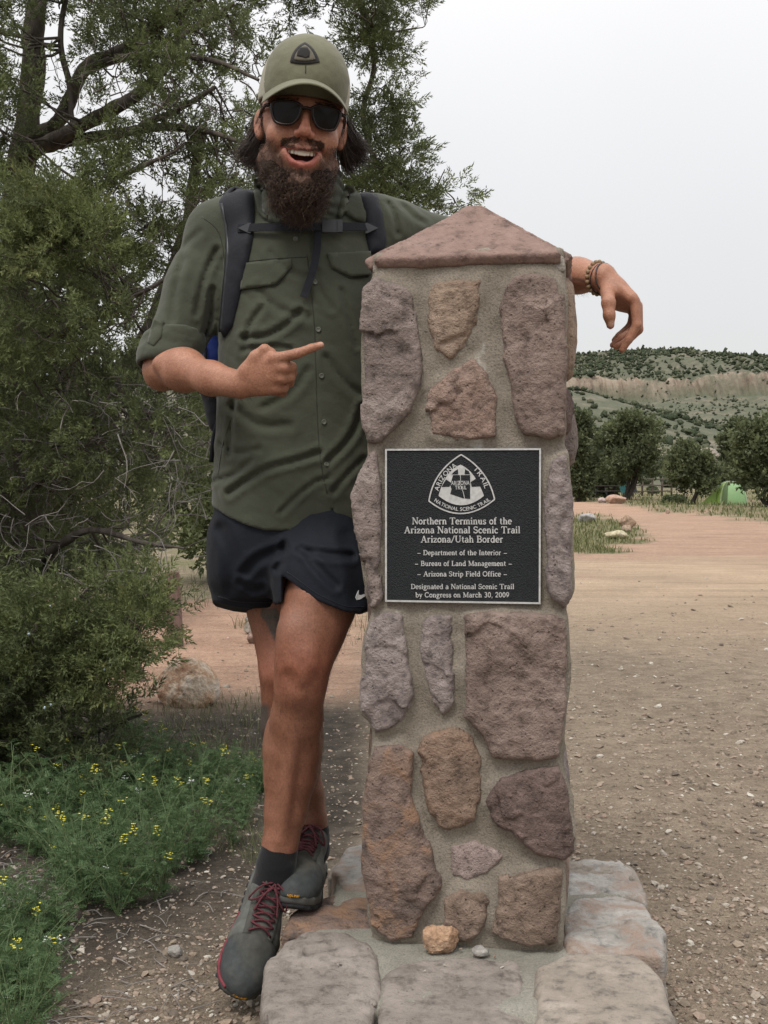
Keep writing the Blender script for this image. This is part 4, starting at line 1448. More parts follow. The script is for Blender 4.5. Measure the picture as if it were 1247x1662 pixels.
def shirt_disp(p):
    x, y, _ = pix(p)
    q = np.stack([x, y], 1)
    d = np.zeros(len(p))
    fr = np.clip((2.66 - p[:, 1]) / 0.06, 0, 1)
    for path, w, a in CREP:
        lo, hi = path.min(0) - 4 * w, path.max(0) + 4 * w
        m = (q > lo).all(1) & (q < hi).all(1)
        if not m.any(): continue
        dd = np.full(m.sum(), 1e9); sd = np.zeros(m.sum())
        for a_, b_ in zip(path[:-1], path[1:]):
            e = b_ - a_; w_ = q[m] - a_
            tt = np.clip(w_ @ e / (e @ e), 0, 1)
            r = w_ - tt[:, None] * e
            l = np.linalg.norm(r, axis=1)
            better = l < dd
            dd = np.where(better, l, dd)
            sd = np.where(better, np.sign(e[0] * r[:, 1] - e[1] * r[:, 0]), sd)
        s_ = dd * sd / w
        d[m] += a * 1.45 * (np.exp(-1.5 * np.abs(s_)) - 0.50 * np.exp(-((np.abs(s_) - 1.6) / 0.9) ** 2)) * fr[m]
    # button placket: the right-hand front lies over the left
    xl = np.interp(y, PLK[:, 1], PLK[:, 0])
    d -= 0.0022 * fr * (np.clip((x - xl) / 1.5, 0, 1) - np.clip((x - xl - 40) / 30, 0, 1)) * (y > 395)
    d += 0.0022 * fbm(p * np.array((11, 11, 6)), 3, 77)
    w = p + 0.02 * np.stack([fbm(p * 9, 2, 80)] * 3, 1)
    rg_ = np.abs(fbm(w @ Ry(0.6) * np.array((9, 9, 26)), 3, 79))
    d += 0.007 * (0.16 - np.clip(rg_, 0, 0.16)) + 0.0007 * fbm(p * 60, 2, 81)
    return d


S.disp = shirt_disp
S.dm = 0.018
V, Q = S.mesh(0.0050)
shirt = obj('shirt', V, [Q], SHIRT, man)
shirt_bvh = BVHTree.FromPolygons(V.tolist(), Q.tolist())
put_patch('pocket_flap', shirt_bvh, [(396, 428), (472, 421), (474, 432), (458, 452), (446, 463), (418, 466), (393, 470)], 0.0060, SHIRT, shirt, 5, 0.0)
put_patch('pocket_flap', shirt_bvh, [(531, 412), (600, 409), (600, 447), (570, 450), (552, 442), (538, 434)], 0.0060, SHIRT, shirt, 5, 0.0)
for pl in (strip([(394, 471), (420, 467), (447, 464), (459, 453), (474, 433)], 2.2), strip([(538, 436), (553, 444), (571, 452), (600, 449)], 2.2),
           strip([(395, 425), (440, 420), (497, 417)], 1.8), strip(PLK[2:-6:4] + [-1.2, 0], 1.6), strip([(376, 678), (362, 720), (354, 770)], 2.0),
           strip([(328, 352), (352, 372), (362, 405), (366, 460)], 1.8)):
    put_patch('seam_shade_line', shirt_bvh, pl, 0.0006, SHIRT_SEAM_SHADE, shirt, 6, 0)  # dark lines: stitched seams, plus painted shading under the pocket flap edges
for (x, y) in ((480, 388), (511, 458), (517, 535), (522, 610), (526, 685), (530, 754)):
    h, n = cast(shirt_bvh, x, y)
    if h is None: continue
    n = norm(n); a = norm(np.cross(n, (0, 0, 1))); b = np.cross(a, n)
    m = MB()
    ang = np.linspace(0, 2 * pi, 15)[:-1]
    ring = lambda r, z: h + n * z + r * (np.cos(ang)[:, None] * a + np.sin(ang)[:, None] * b)
    V = np.concatenate([ring(.0056, -.001), ring(.0056, .0022), ring(.0046, .0030), ring(.0036, .0022), [h + n * .0020]])
    i = np.arange(14); j = (i + 1) % 14
    m.add(V, np.concatenate([np.stack([i + k * 14, j + k * 14, j + (k + 1) * 14, i + (k + 1) * 14], 1) for k in range(3)]), np.stack([i + 42, j + 42, np.full(14, 56)], 1))
    bt = m.build('button', GREYBUTTON, shirt, True)

# rolled cuff
C = Sculpt()
ca, cb = SR + cuff_ax * 0.78, SR + cuff_ax * 0.955
tilt = np.array((0.01, 0, -0.012))
C.add(capsule(ca, cb, 0.0685, 0.0685), 0)
C.keep(half(lambda p: np.abs((p - (ca + cb) / 2) @ norm(aax + np.array((0.30, 0, -0.05)))) - 0.040), 0.012)
C.cut(capsule(cb - aax * 0.03, cb + aax * 0.2, 0.052, 0.054), 0.006)
C.disp = lambda p: 0.0040 * fbm(p * np.array((22, 22, 40)), 3, 91) + 0.004 * np.abs(fbm(p * np.array((14, 14, 30)), 2, 95))
C.dm = 0.012
V, Q = C.mesh(0.0036)
cuff = obj('rolled_cuff', V, [Q], SHIRT, shirt)
cuff_bvh = BVHTree.FromPolygons(V.tolist(), Q.tolist())
put_patch('sleeve_tab', cuff_bvh, [(250, 518), (266, 521), (262, 548), (250, 562), (240, 556), (245, 535)], 0.003, SHIRT, shirt, 4, 0.4)

S = Sculpt()
nk = [P(497, 362, 2.585), P(496, 330, 2.57), P(494, 296, 2.545)]
chain(S, nk, [0.092, 0.082, 0.078], 0.03)
S.disp = lambda p: 0.0045 * np.sin(p[:, 2] * 260 + 3 * fbm(p * 14, 2, 33) * 2 + p[:, 0] * 22) * np.clip(fbm(p * 9, 2, 36) + 0.6, 0, 1) + 0.003 * fbm(p * 30, 2, 35)
S.dm = 0.01
V, Q = S.mesh(0.0042)
gaiter = obj('neck_gaiter', V, [Q], GAITER, man)
sv = np.array([v.co for v in shirt.data.vertices]); sq = np.array([p.vertices[:] for p in shirt.data.polygons])
col_bvh = BVHTree.FromPolygons(np.concatenate([sv, V]).tolist(), np.concatenate([sq, Q + len(sv)]).tolist())
put_patch('collar', col_bvh, [(412, 290), (424, 288), (433, 306), (446, 328), (462, 345), (474, 356), (456, 362), (430, 357), (419, 345), (413, 318)], 0.010, SHIRT, shirt, 5, 0.15)
put_patch('collar', col_bvh, [(562, 300), (574, 302), (588, 322), (595, 350), (592, 364), (574, 358), (556, 346), (546, 352), (552, 326)], 0.010, SHIRT, shirt, 5, 0.15)

# ------------------------------------------------------------------ shorts
S = Sculpt()
srow = [800, 850, 900, 940, 965]
S.add(loft([P(0, y, 2.60)[2] for y in srow], [P(x, 500, 2.60)[0] for x in (476, 474, 472, 470, 470)], [2.61] * 5, [0.172, 0.180, 0.182, 0.172, 0.14], [0.115, 0.120, 0.118, 0.10, 0.08], radians(5)), 0)
chain(S, [P(402, 880, 2.63), P(402, 940, 2.64), P(404, 1010, 2.65)], [0.082, 0.078, 0.074], 0.03)
chain(S, [P(525, 880, 2.56), P(524, 940, 2.505), P(529, 1035, 2.475)], [0.100, 0.104, 0.104], 0.03)


def sh_hem(p):
    x, y, _ = pix(p)
    left = y - np.interp(x, (330, 354, 380, 404, 440, 470), (972, 977, 984, 987, 985, 975))
    right = y - np.interp(x, (440, 464, 490, 517, 561, 585, 600, 640), (922, 938, 957, 976, 993, 996, 990, 985))
    rear = np.clip((p[:, 1] - 2.60) / 0.05, 0, 1) * 8
    fro = p[:, 1] < 2.60
    return (np.where((x < 459) | (~fro & (x < 470)), left, right) - rear) / 730


S.keep(half(sh_hem), 0.0)
SCRE = [([(397, 930), (420, 908), (460, 890)], 8, 0.008), ([(392, 945), (410, 958), (425, 955)], 6, 0.006), ([(490, 892), (530, 900), (570, 903)], 7, 0.007),
        ([(500, 900), (520, 925), (545, 950)], 7, 0.006), ([(462, 880), (458, 910), (450, 925)], 6, 0.005), ([(360, 860), (375, 900), (378, 950)], 10, 0.004), ([(560, 870), (575, 920), (580, 970)], 10, 0.004)]
SCP = [(smooth_path(p, 12), w, a) for p, w, a in SCRE]


def shorts_disp(p):
    x, y, _ = pix(p)
    q = np.stack([x, y], 1)
    d = 0.004 * fbm(p * np.array((14, 14, 7)), 3, 61)
    fr = np.clip((2.66 - p[:, 1]) / 0.06, 0, 1)
    for path, w, a in SCP:
        dd = np.min([np.linalg.norm(q - (a_ + np.clip((q - a_) @ (b_ - a_) / ((b_ - a_) @ (b_ - a_)), 0, 1)[:, None] * (b_ - a_)), axis=1) for a_, b_ in zip(path[:-1], path[1:])], 0) / w
        d += a * (np.exp(-dd ** 2) - 0.5 * np.exp(-((dd - 1.7) / 0.8) ** 2)) * fr
    return d


S.disp = shorts_disp
S.dm = 0.014
V, Q = S.mesh(0.0042)
shorts = obj('shorts', V, [Q], SHORTS, man)
shorts_bvh = BVHTree.FromPolygons(V.tolist(), Q.tolist())
WHITE_PRINT = simple('white_print', (0.62, 0.62, 0.62), 0.6)
put_patch('swoosh', shorts_bvh, [(582, 958), (579, 964), (577, 970), (579, 974), (584, 973), (592, 968), (599, 963), (599, 960), (592, 964), (586, 966), (582, 965)], 0.0012, WHITE_PRINT, shorts, 3, 0, False)
for pl in (strip([(355, 968), (380, 975), (404, 978), (450, 976)], 1.6), strip([(466, 928), (492, 947), (519, 966), (562, 984), (590, 985)], 1.6)):
    put_patch('hem_seam', shorts_bvh, pl, 0.0008, PACKCLOTH, shorts, 6, 0)

# ------------------------------------------------------------------ beard and hair
S = Sculpt()
S.add(hell((0.004, -0.052, -0.128), (0.049, 0.036, 0.044)), 0)
S.add(hell((0.003, -0.046, -0.142), (0.040, 0.031, 0.024)), 0.02)
for s in (-1, 1):
    S.add(hcap((s * 0.061, -0.004, -0.048), (s * 0.050, -0.026, -0.100), 0.006, 0.014), 0.02)
    S.add(hcap((s * 0.048, -0.046, -0.092), (s * 0.030, -0.064, -0.108), 0.013, 0.015), 0.02)
S.cut(hell((0, -0.105, -0.082), (0.030, 0.04, 0.022)), 0.012)
S.disp = lambda p: 0.006 * fbm(p * 34, 3, 71) + 0.003 * fbm(p * 120, 2, 72)
S.dm = 0.012
V, Q = S.mesh(0.0034)
beard = obj('beard', V, [Q], simple('beard_mass', (0.016, 0.010, 0.0075), 0.9, 0.1), man)
r = np.random.default_rng(3)


def mesh_samples(V, Q, n, w=None):
    a, b, c, d = (V[Q[:, k]] for k in range(4))
    ar = np.linalg.norm(np.cross(c - a, d - b), axis=1)
    if w is not None: ar = ar * w((a + c) / 2)
    i = r.choice(len(Q), n, p=ar / ar.sum())
    u, v = r.random((2, n, 1))
    p = (a[i] * (1 - u) + b[i] * u) * (1 - v) + (d[i] * (1 - u) + c[i] * u) * v
    return p, norm(np.cross(c[i] - a[i], d[i] - b[i]))


def strands(p, n, dirv, length, curl, k=6, out=0.4, seed=0):
    """curved tapering hairs: leave along the normal, bend to dirv"""
    m = len(p)
    L_ = length if np.ndim(length) else np.full(m, length)
    d = norm(n * out + dirv + r.normal(0, 0.22, (m, 3)))
    pts = [p - n * 0.002]
    ph = r.uniform(0, 2 * pi, (m, 1)); fq = r.uniform(0.8, 2.2, (m, 1))
    e1 = norm(np.cross(d, r.normal(0, 1, (m, 3)))); e2 = np.cross(d, e1)
    for j in range(1, k):
        tt = j / (k - 1)
        dd = norm(d * (1 - 0.55 * tt) + dirv * (0.9 * tt))
        q = pts[-1] + dd * (L_ / (k - 1))[:, None]
        w = curl * tt
        q2 = q + w * (np.cos(ph + fq * tt * 6) * e1 + np.sin(ph + fq * tt * 6) * e2) * 0.5
        pts.append(q2)
    return np.stack(pts, 1)


down = norm(HR @ np.array((0, -0.12, -1.0)))
p_, n_ = mesh_samples(V, Q, 6500)
hl = (p_ - HC) @ HR / HS
dirs = norm(down + 0.22 * norm(HR @ np.array((1, 0, 0)))[None] * hl[:, :1] / 0.06 * np.clip(1 + (hl[:, 2:] + 0.10) / 0.035, -1.6, 1.0) + 0.25 * n_)
ln = 0.009 + 0.013 * np.clip((-0.085 - hl[:, 2]) / 0.08, 0, 1) * r.uniform(0.3, 1.3, len(p_)) + 0.006 * r.random(len(p_))
ln = np.where(r.random(len(ln)) < 0.12, ln * 1.45, ln)
PT = strands(p_, n_, dirs, ln, 0.020, 5, 0.6)
Vh, Qh = tube_arrays(PT, np.linspace(0.00052, 0.00018, 5) [None] * r.uniform(0.7, 1.3, (len(PT), 1)), 3)
obj('beard_hair', Vh, [Qh], BEARD, beard)
# moustache, chin tuft and cheeks, rooted in the skin
c_ = (V, Q)
Hq = (bodyV[bodyQ].mean(1) - HC) @ HR / HS
lipc = np.min([seg(Hq, np.array(L_[i]), np.array(L_[i + 1])) for L_ in (UP, LO) for i in range(len(L_) - 1)], 0)
must = (np.abs(Hq[:, 0]) < 0.037) & (Hq[:, 2] < -0.0395) & (Hq[:, 2] > -0.0585 + 2.0 * Hq[:, 0] ** 2) & (Hq[:, 1] < -0.060) & (Hq[:, 1] > -0.1005) & (lipc > 0.0012)
chin = (Hq[:, 2] < -0.0935 + 0.25 * np.clip(np.abs(Hq[:, 0]) - 0.018, 0, 0.03)) & (Hq[:, 2] > -0.15) & (Hq[:, 1] < -0.05) & (lipc > 0.006)
chk = (Hq[:, 2] < -0.040 - 0.25 * np.clip(0.066 - np.abs(Hq[:, 0]), 0, 1) * 1.6) & (Hq[:, 2] > -0.14) & (np.abs(Hq[:, 0]) > 0.033) & (Hq[:, 1] > -0.088) & (Hq[:, 1] < 0.012) & (lipc > 0.0045)
sb = (np.abs(Hq[:, 0]) > 0.060) & (Hq[:, 2] < 0.03) & (Hq[:, 2] > -0.06) & (Hq[:, 1] > -0.022) & (Hq[:, 1] < 0.006)
for nm_, msk, cnt, le, cu, wid in (('moustache', must, 3000, 0.0068, 0.0015, 0.00024), ('chin_hair', chin, 3000, 0.015, 0.006, 0.00036), ('cheek_hair', chk | sb, 3200, 0.0095, 0.004, 0.00024)):
    q = bodyQ[msk]
    if len(q) == 0: continue
    p_, n_ = mesh_samples(bodyV, q, cnt)
    hl = (p_ - HC) @ HR / HS
    dv = norm(np.stack([np.sign(hl[:, 0]) * (0.9 if nm_ == 'moustache' else 0.15) * np.clip(np.abs(hl[:, 0]) / 0.02, 0.15, 1), np.full(len(p_), -0.25 if nm_ == 'moustache' else 0.05), np.full(len(p_), -1.0)], 1)) @ HR.T
    PT = strands(p_, n_, dv, le * r.uniform(0.6, 1.2, cnt), cu, 5, 0.5)
    Vh, Qh = tube_arrays(PT, np.linspace(wid * 1.4, wid * 0.5, 5), 3)
    obj(nm_, Vh, [Qh], BEARD, beard)


def locks(name, guides, n, spread, rad, mat, parent, k=7):
    """hair as locks that follow hand-placed guide lines"""
    out = []
    for gpts, cnt in guides:
        g = smooth_path(gpts, k)
        for c in range(cnt):
            o0 = r.normal(0, spread, 3) * [1, 1.4, 0.6]; o1 = o0 * r.uniform(0.5, 1.6) + r.normal(0, spread * 0.9, 3)
            tt = np.linspace(0, 1, k)[:, None]
            w = np.sin(tt * r.uniform(4, 9) + r.uniform(0, 6)) * spread * 0.28 * r.normal(0, 1, 3)
            L_ = r.uniform(0.72, 1.06)
            gg = np.stack([np.interp(np.clip(tt[:, 0] * L_, 0, 1), np.linspace(0, 1, k), g[:, a]) for a in range(3)], 1)
            out.append(gg + o0 * (1 - tt) + o1 * tt + w * tt)
    PT = np.array(out)
    Vh, Qh = tube_arrays(PT, np.linspace(rad, rad * 0.35, k)[None] * r.uniform(0.7, 1.3, (len(PT), 1)), 3)
    return obj(name, Vh, [Qh], mat, parent)


gl = []
for a, b, c_, d_ in (((430, 196), (420, 222), (408, 243), (388, 249)), ((432, 200), (424, 232), (414, 258), (394, 266)), ((436, 205), (430, 240), (428, 268), (420, 284)),
                     ((438, 210), (436, 245), (438, 275), (436, 292)), ((428, 190), (414, 218), (403, 238), (390, 256))):
    gl.append(([P(*a, 2.50), P(*b, 2.505), P(*c_, 2.50), P(*d_, 2.495)], 260))
for a, b, c_, d_ in (((556, 196), (564, 220), (577, 237), (595, 243)), ((556, 200), (566, 232), (579, 252), (594, 260)), ((554, 205), (562, 240), (570, 258), (580, 272)),
                     ((552, 210), (558, 245), (564, 268), (570, 280)), ((557, 192), (568, 214), (581, 231), (594, 252))):
    gl.append(([P(*a, 2.52), P(*b, 2.525), P(*c_, 2.53), P(*d_, 2.53)], 240))
# back of the head, between
for u in np.linspace(-0.06, 0.06, 6):
    gl.append(([hp(u, 0.085, 0.02), hp(u * 1.2, 0.105, -0.04), hp(u * 1.3, 0.10, -0.09)], 160))
hair = locks('hair', gl, 0, 0.0065, 0.0007, HAIR, man)
# short hair at the temples, under the cap
tm = (np.abs(Hq[:, 0]) > 0.058) & (Hq[:, 2] > -0.005) & (Hq[:, 2] < 0.06) & (Hq[:, 1] > -0.035) & (Hq[:, 1] < 0.03)
p_, n_ = mesh_samples(bodyV, bodyQ[tm], 900)
PT = strands(p_, n_, norm(HR @ np.array((0, 0.6, -0.8))), 0.02, 0.003, 5, 0.3)
Vh, Qh = tube_arrays(PT, np.linspace(0.0006, 0.0002, 5), 3)
obj('temple_hair', Vh, [Qh], HAIR, hair)
# eyebrows
for sg in (-1, 1):
    eb = (np.abs(sg * Hq[:, 0] - 0.031) < 0.020) & (np.abs(Hq[:, 2] - 0.0235) < 0.0042) & (Hq[:, 1] < -0.06)
    if not eb.any(): continue
    p_, n_ = mesh_samples(bodyV, bodyQ[eb], 200)
    PT = strands(p_, n_, np.repeat(norm(HR @ np.array((sg, 0, 0)))[None], 200, 0), 0.008, 0.001, 4, 0.4)
    Vh, Qh = tube_arrays(PT, np.linspace(0.0005, 0.0002, 4), 3)
    obj('eyebrow', Vh, [Qh], HAIR, man)
# hair on forearms and shins
lg = ((bodyV[bodyQ].mean(1)[:, 2] < 0.84) & (bodyV[bodyQ].mean(1)[:, 2] > 0.30))
fa = seg(bodyV[bodyQ].mean(1), ER, WR) < 0.06
fa2 = seg(bodyV[bodyQ].mean(1), EL, WL) < 0.05
for nm_, msk, cnt in (('leg_hair', lg, 3800), ('arm_hair', fa | fa2, 1900)):
    p_, n_ = mesh_samples(bodyV, bodyQ[msk], cnt)
    dv = norm(np.array((0.1, 0, -1.0)))[None] if nm_ == 'leg_hair' else norm(np.array((0.5, 0, -0.8)))[None]
    PT = strands(p_, n_, np.repeat(dv, cnt, 0), 0.013 * r.uniform(0.5, 1.2, cnt), 0.002, 4, 0.5)
    Vh, Qh = tube_arrays(PT, np.linspace(0.00026, 0.00010, 4), 3)
    obj(nm_, Vh, [Qh], ARMHAIR, body)

# teeth and tongue
TEETH = simple('tooth_enamel', (0.74, 0.70, 0.60), 0.25, 0.5, vary=0.05)
tj = Sculpt()
for i, x in enumerate(np.linspace(-0.0245, 0.0245, 8)):
    w = (0.0034, 0.0035, 0.0033, 0.0043, 0.0043, 0.0033, 0.0035, 0.0034)[i]
    h = (0.0046, 0.0052, 0.0054, 0.0062, 0.0062, 0.0054, 0.0052, 0.0046)[i]
    y = -0.0868 + 18 * x * x
    tj.add(rbox(hp(x, y, -0.0650 + 3.5 * x * x), np.array((w, 0.0026, h)) * HS, 0.0018, HR @ Rz(x * 28)), 0.0006)
V, Q = tj.mesh(0.0010)
obj('teeth', V, [Q], TEETH, man)
tj = Sculpt()
tj.add(hell((0, -0.068, -0.083), (0.020, 0.020, 0.006)), 0)
V, Q = tj.mesh(0.002)
obj('tongue', V, [Q], simple('tongue_pink', (0.40, 0.13, 0.12), 0.35, 0.5), man)

# ------------------------------------------------------------------ sunglasses
t = NT('tortoise_acetate')
TORT = t.done(t.ramp(t.noise(95, 3, 0.6), [(0.50, (0.010, 0.006, 0.005)), (0.66, (0.030, 0.012, 0.007)), (0.76, (0.22, 0.075, 0.018))]), 0.25, None, 0.22)
LENS = simple('dark_lens', (0.0065, 0.0055, 0.0055), 0.16, 0.13, vary=0.05)
glasses = thing('sunglasses', None, None, tuple(HC))
glasses.parent = man
glasses.matrix_parent_inverse = parent_world(man).inverted()


def lens_outline(s, g=0.0):
    pts = [(0.0075, 0.012), (0.020, 0.0175), (0.045, 0.0185), (0.0625, 0.0165), (0.0655, 0.007), (0.0615, -0.010), (0.0545, -0.0215), (0.040, -0.0255), (0.023, -0.0235), (0.0135, -0.014), (0.0085, -0.001)]
    p = smooth_path(np.array(pts + pts[:1]), 44)[:-1]
    c = p.mean(0)
    p = c + (p - c) * (1 + g)
    return p * [s, 1]


def gl_pt(p2, d=0.0):
    x, z = p2[:, 0], p2[:, 1] + 0.001
    y = -0.1095 + 6.2 * x * x * 0.9 + d - 0.10 * z * 0.6
    return HC + (np.stack([x, y, z], 1) * HS) @ HR.T


for s in (-1, 1):
    o_, i_ = lens_outline(s, 0.0), lens_outline(s, -0.17)
    k = len(o_)
    V = np.concatenate([gl_pt(o_, -0.002), gl_pt(i_, -0.002), gl_pt(i_, 0.002), gl_pt(o_, 0.002)])
    i = np.arange(k); j = (i + 1) % k
    obj('rim', V, [np.concatenate([np.stack([i + a * k, j + a * k, j + b * k, i + b * k], 1) for a, b in ((0, 1), (1, 2), (2, 3), (3, 0))])], TORT, glasses)
    V = np.concatenate([gl_pt(i_, -0.0008), [gl_pt(i_.mean(0)[None], -0.0022)[0]]])
    obj('lens', V, [np.stack([i, j, np.full(k, k)], 1)], LENS, glasses)
    m = MB()
    m.tube([hp(s * 0.065, -0.083, 0.012), hp(s * 0.074, -0.070, 0.012), hp(s * 0.078, -0.03, 0.010), hp(s * 0.080, 0.012, 0.004), hp(s * 0.079, 0.03, -0.012)], 0.0034 * HS, 6)
    m.build('temple', TORT, glasses, True)
m = MB()
m.tube([hp(-0.0085, -0.1095, 0.008), hp(0, -0.1105, 0.0095), hp(0.0085, -0.1095, 0.008)], 0.0032 * HS, 6)
m.build('bridge', TORT, glasses, True)

# ------------------------------------------------------------------ cap
S = Sculpt()
S.add(hell((0, 0.016, 0.052), (0.0865, 0.108, 0.104)), 0)
S.add(hell((0, -0.030, 0.084), (0.069, 0.066, 0.070)), 0.035)
S.keep(half(lambda p: 0.036 - ((p - HC) @ HR / HS)[:, 2] - 0.10 * ((p - HC) @ HR / HS)[:, 1] * -1 * 0.25), 0.0)
S.cut(hell((0, 0.016, 0.030), (0.080, 0.102, 0.095)), 0.002)
S.disp = lambda p: 0.0015 * fbm(p * 40, 2, 81)
S.dm = 0.004
V, Q = S.mesh(0.0032)
hq = (V[Q].mean(1) - HC) @ HR / HS
fm = (hq[:, 1] > -0.040 + 0.16 * np.clip(hq[:, 2] - 0.06, 0, 1)).astype(int)
cap = obj('cap', V, [Q], [CAPCLOTH, CAPMESH], man, True, None, fm)
cap_bvh = BVHTree.FromPolygons(V.tolist(), Q.tolist())
nu, nv = 33, 9
th = np.linspace(-1, 1, nu)[:, None] * radians(66); v = np.linspace(0, 1, nv)[None]
bx_ = 0.0845 * np.sin(th) * (1 + 0.045 * v)
by_ = 0.014 - 0.104 * np.cos(th) - 0.072 * v * np.cos(th) ** 0.75
bz_ = 0.064 - 0.024 * v * np.cos(th) - 0.046 * np.sin(th) ** 2 * (0.65 + 0.35 * v)
G1 = np.stack([bx_, by_, bz_], -1).reshape(-1, 3)
V = np.concatenate([G1 + [0, 0, 0.0017], G1 - [0, 0, 0.0017]]) * HS @ HR.T + HC
ii = (np.arange(nu - 1)[:, None] * nv + np.arange(nv - 1)[None]).ravel()
top = np.stack([ii, ii + nv, ii + nv + 1, ii + 1], 1)
N_ = nu * nv
rim = np.concatenate([np.arange(nu) * nv + nv - 1])
sidef = np.stack([rim[:-1], rim[1:], rim[1:] + N_, rim[:-1] + N_], 1)
e0 = np.arange(nv - 1); e1 = e0 + (nu - 1) * nv
sidef = np.concatenate([sidef, np.stack([e0, e0 + 1, e0 + 1 + N_, e0 + N_], 1), np.stack([e1 + 1, e1, e1 + N_, e1 + 1 + N_], 1)])
brim = obj('brim', V, [top, top[:, ::-1] + N_, sidef], CAPCLOTH, cap)
# patch on the front of the cap: the trail emblem in black and grey
zc = lambda x, y: (370 + x / 4.748, 30 + y / 4.748)
tri = lambda k: [zc(595 + (x - 595) * k, 275 + (y - 275) * k) for x, y in np.concatenate([bez((595, 185), (500, 225), (480, 335), 7), bez((482, 340), (590, 372), (708, 338), 7), bez((706, 330), (675, 225), (595, 185), 7)])]
PATCH_BLACK = fabric('patch_black', (0.022, 0.021, 0.020))
PATCH_GREY = fabric('patch_grey', (0.115, 0.105, 0.080))
emblem = put_patch('patch', cap_bvh, tri(1.0), 0.0020, PATCH_BLACK, cap, 3.5, 0.2)
put_patch('patch_ring', cap_bvh, tri(0.70), 0.0032, PATCH_GREY, emblem, 3.0, 0.0)
put_patch('patch_map', cap_bvh, [zc(x, y) for x, y in ((560, 232), (612, 230), (632, 262), (628, 305), (600, 312), (560, 300), (535, 296), (540, 262))], 0.0042, PATCH_BLACK, emblem, 3.0, 0.0)
put_patch('cap_seam', cap_bvh, strip([zc(600, 360), zc(600, 425)], 1.2), 0.0010, PATCH_BLACK, cap, 3, 0)

for mk in ([zc(226, 478), zc(256, 466), zc(256, 476), zc(228, 488)], [zc(228, 504), zc(258, 494), zc(258, 503), zc(230, 514)], [zc(230, 530), zc(259, 522), zc(259, 532), zc(232, 541)]):
    if cast(cap_bvh, *mk[0])[0] is not None and cast(cap_bvh, *mk[2])[0] is not None:
        put_patch('side_mark', cap_bvh, mk, 0.0014, PATCH_BLACK, cap, 2.5, 0.0)

# ------------------------------------------------------------------ bracelets
BEAD = simple('wooden_bead', (0.20, 0.135, 0.075), 0.5, vary=0.3, scale=70)
d_ = norm(WL - g2)
bc = WL - d_ * 0.012
e1 = norm(np.cross(d_, (0, 0, 1))); e2 = np.cross(d_, e1)
br = thing('bead_bracelet', None, None, tuple(bc)); br.parent = man; br.matrix_parent_inverse = parent_world(man).inverted()
ico = Sculpt(); ico.add(ball((0, 0, 0), 0.0052), 0)
bV, bQ = ico.mesh(0.0018)
bead_me = mk_mesh('bead', bV, [bQ], BEAD)
for k in range(20):
    a = k / 20 * 2 * pi
    q = bc + (cos(a) * e1 * 0.0315 + sin(a) * e2 * 0.0345) + d_ * 0.004 * sin(a)
    o = link('bead', bead_me, br, True)
    o.location = tuple(q)
m = MB()
ang = np.linspace(0, 2 * pi, 26)
c2 = WL + d_ * 0.012
m.tube([c2 + cos(a) * e1 * 0.0315 + sin(a) * e2 * 0.033 + d_ * (0.014 * sin(a) + 0.004) for a in ang], 0.0016, 6, False)
m.tube([c2 + cos(a) * e1 * 0.031 + sin(a) * e2 * 0.0325 - d_ * 0.014 for a in ang], 0.0011, 6, False)
m.build('cord_bracelet', BLACKPL, man, True)

# ------------------------------------------------------------------ socks and shoes
for pts, rr in (([P(455, 1372, 2.49), P(448, 1405, 2.486), P(441, 1438, 2.49)], [0.0395, 0.0405, 0.044]), ([P(502, 1326, 2.67), P(504, 1350, 2.67), P(505, 1378, 2.67)], [0.0385, 0.0405, 0.044])):
    S = Sculpt()
    chain(S, pts, rr, 0.01)
    top_, ax_ = pts[0], norm(pts[1] - pts[0])
    S.keep(half(lambda p, top_=top_, ax_=ax_: -((p - top_) @ ax_) - 0.006), 0.006)
    S.disp = lambda p: 0.0016 * fbm(p * np.array((20, 20, 60)), 2, 13)
    S.dm = 0.004
    V, Q = S.mesh(0.0036)
    obj('sock', V, [Q], SOCK, man)

t = NT('grey_shoe_upper')
_z = t.attr('tone', 'Fac')
_c = t.mix(_z, (0.062, 0.063, 0.055), (0.050, 0.056, 0.056))
_c = t.mix(t.attr('panel', 'Fac'), _c, (0.105, 0.108, 0.098))
_c = t.mix(0.6, _c, t.ramp(t.noise(70, 5), [(0.3, 0.65), (0.7, 1.3)]), 'MULTIPLY')
_c = t.mix(t.ramp(t.noise(22, 4), [(0.52, 0.0), (0.75, 0.35)]), _c, (0.16, 0.135, 0.11))
UPPER = t.done(_c, 0.85, t.bump(t.vor(900), 0.5, 0.001), 0.25)
RED = simple('maroon_trim', (0.155, 0.028, 0.038), 0.7, vary=0.3, scale=60)
LACE = simple('maroon_lace', (0.085, 0.022, 0.028), 0.85, vary=0.35, scale=300)
SOLE = simple('grey_midsole', (0.085, 0.085, 0.078), 0.85, vary=0.3, scale=30)
OUTSOLE = simple('dark_outsole', (0.030, 0.032, 0.034), 0.85)
ORANGE = simple('orange_print', (0.55, 0.27, 0.02), 0.6)
SOUT = np.array([(0, 0.0), (0.022, 0.004), (0.034, 0.025), (0.036, 0.07), (0.038, 0.13), (0.047, 0.19), (0.052, 0.235), (0.047, 0.272), (0.030, 0.297), (0.004, 0.304),
                 (-0.024, 0.298), (-0.043, 0.276), (-0.050, 0.235), (-0.046, 0.19), (-0.037, 0.13), (-0.034, 0.07), (-0.033, 0.025), (-0.022, 0.004)])


def shoe_bend(p):
    q = p.copy()
    q[:, 2] -= 0.020 * np.clip((p[:, 1] - 0.19) / 0.11, 0, 1.2) ** 2
    return q


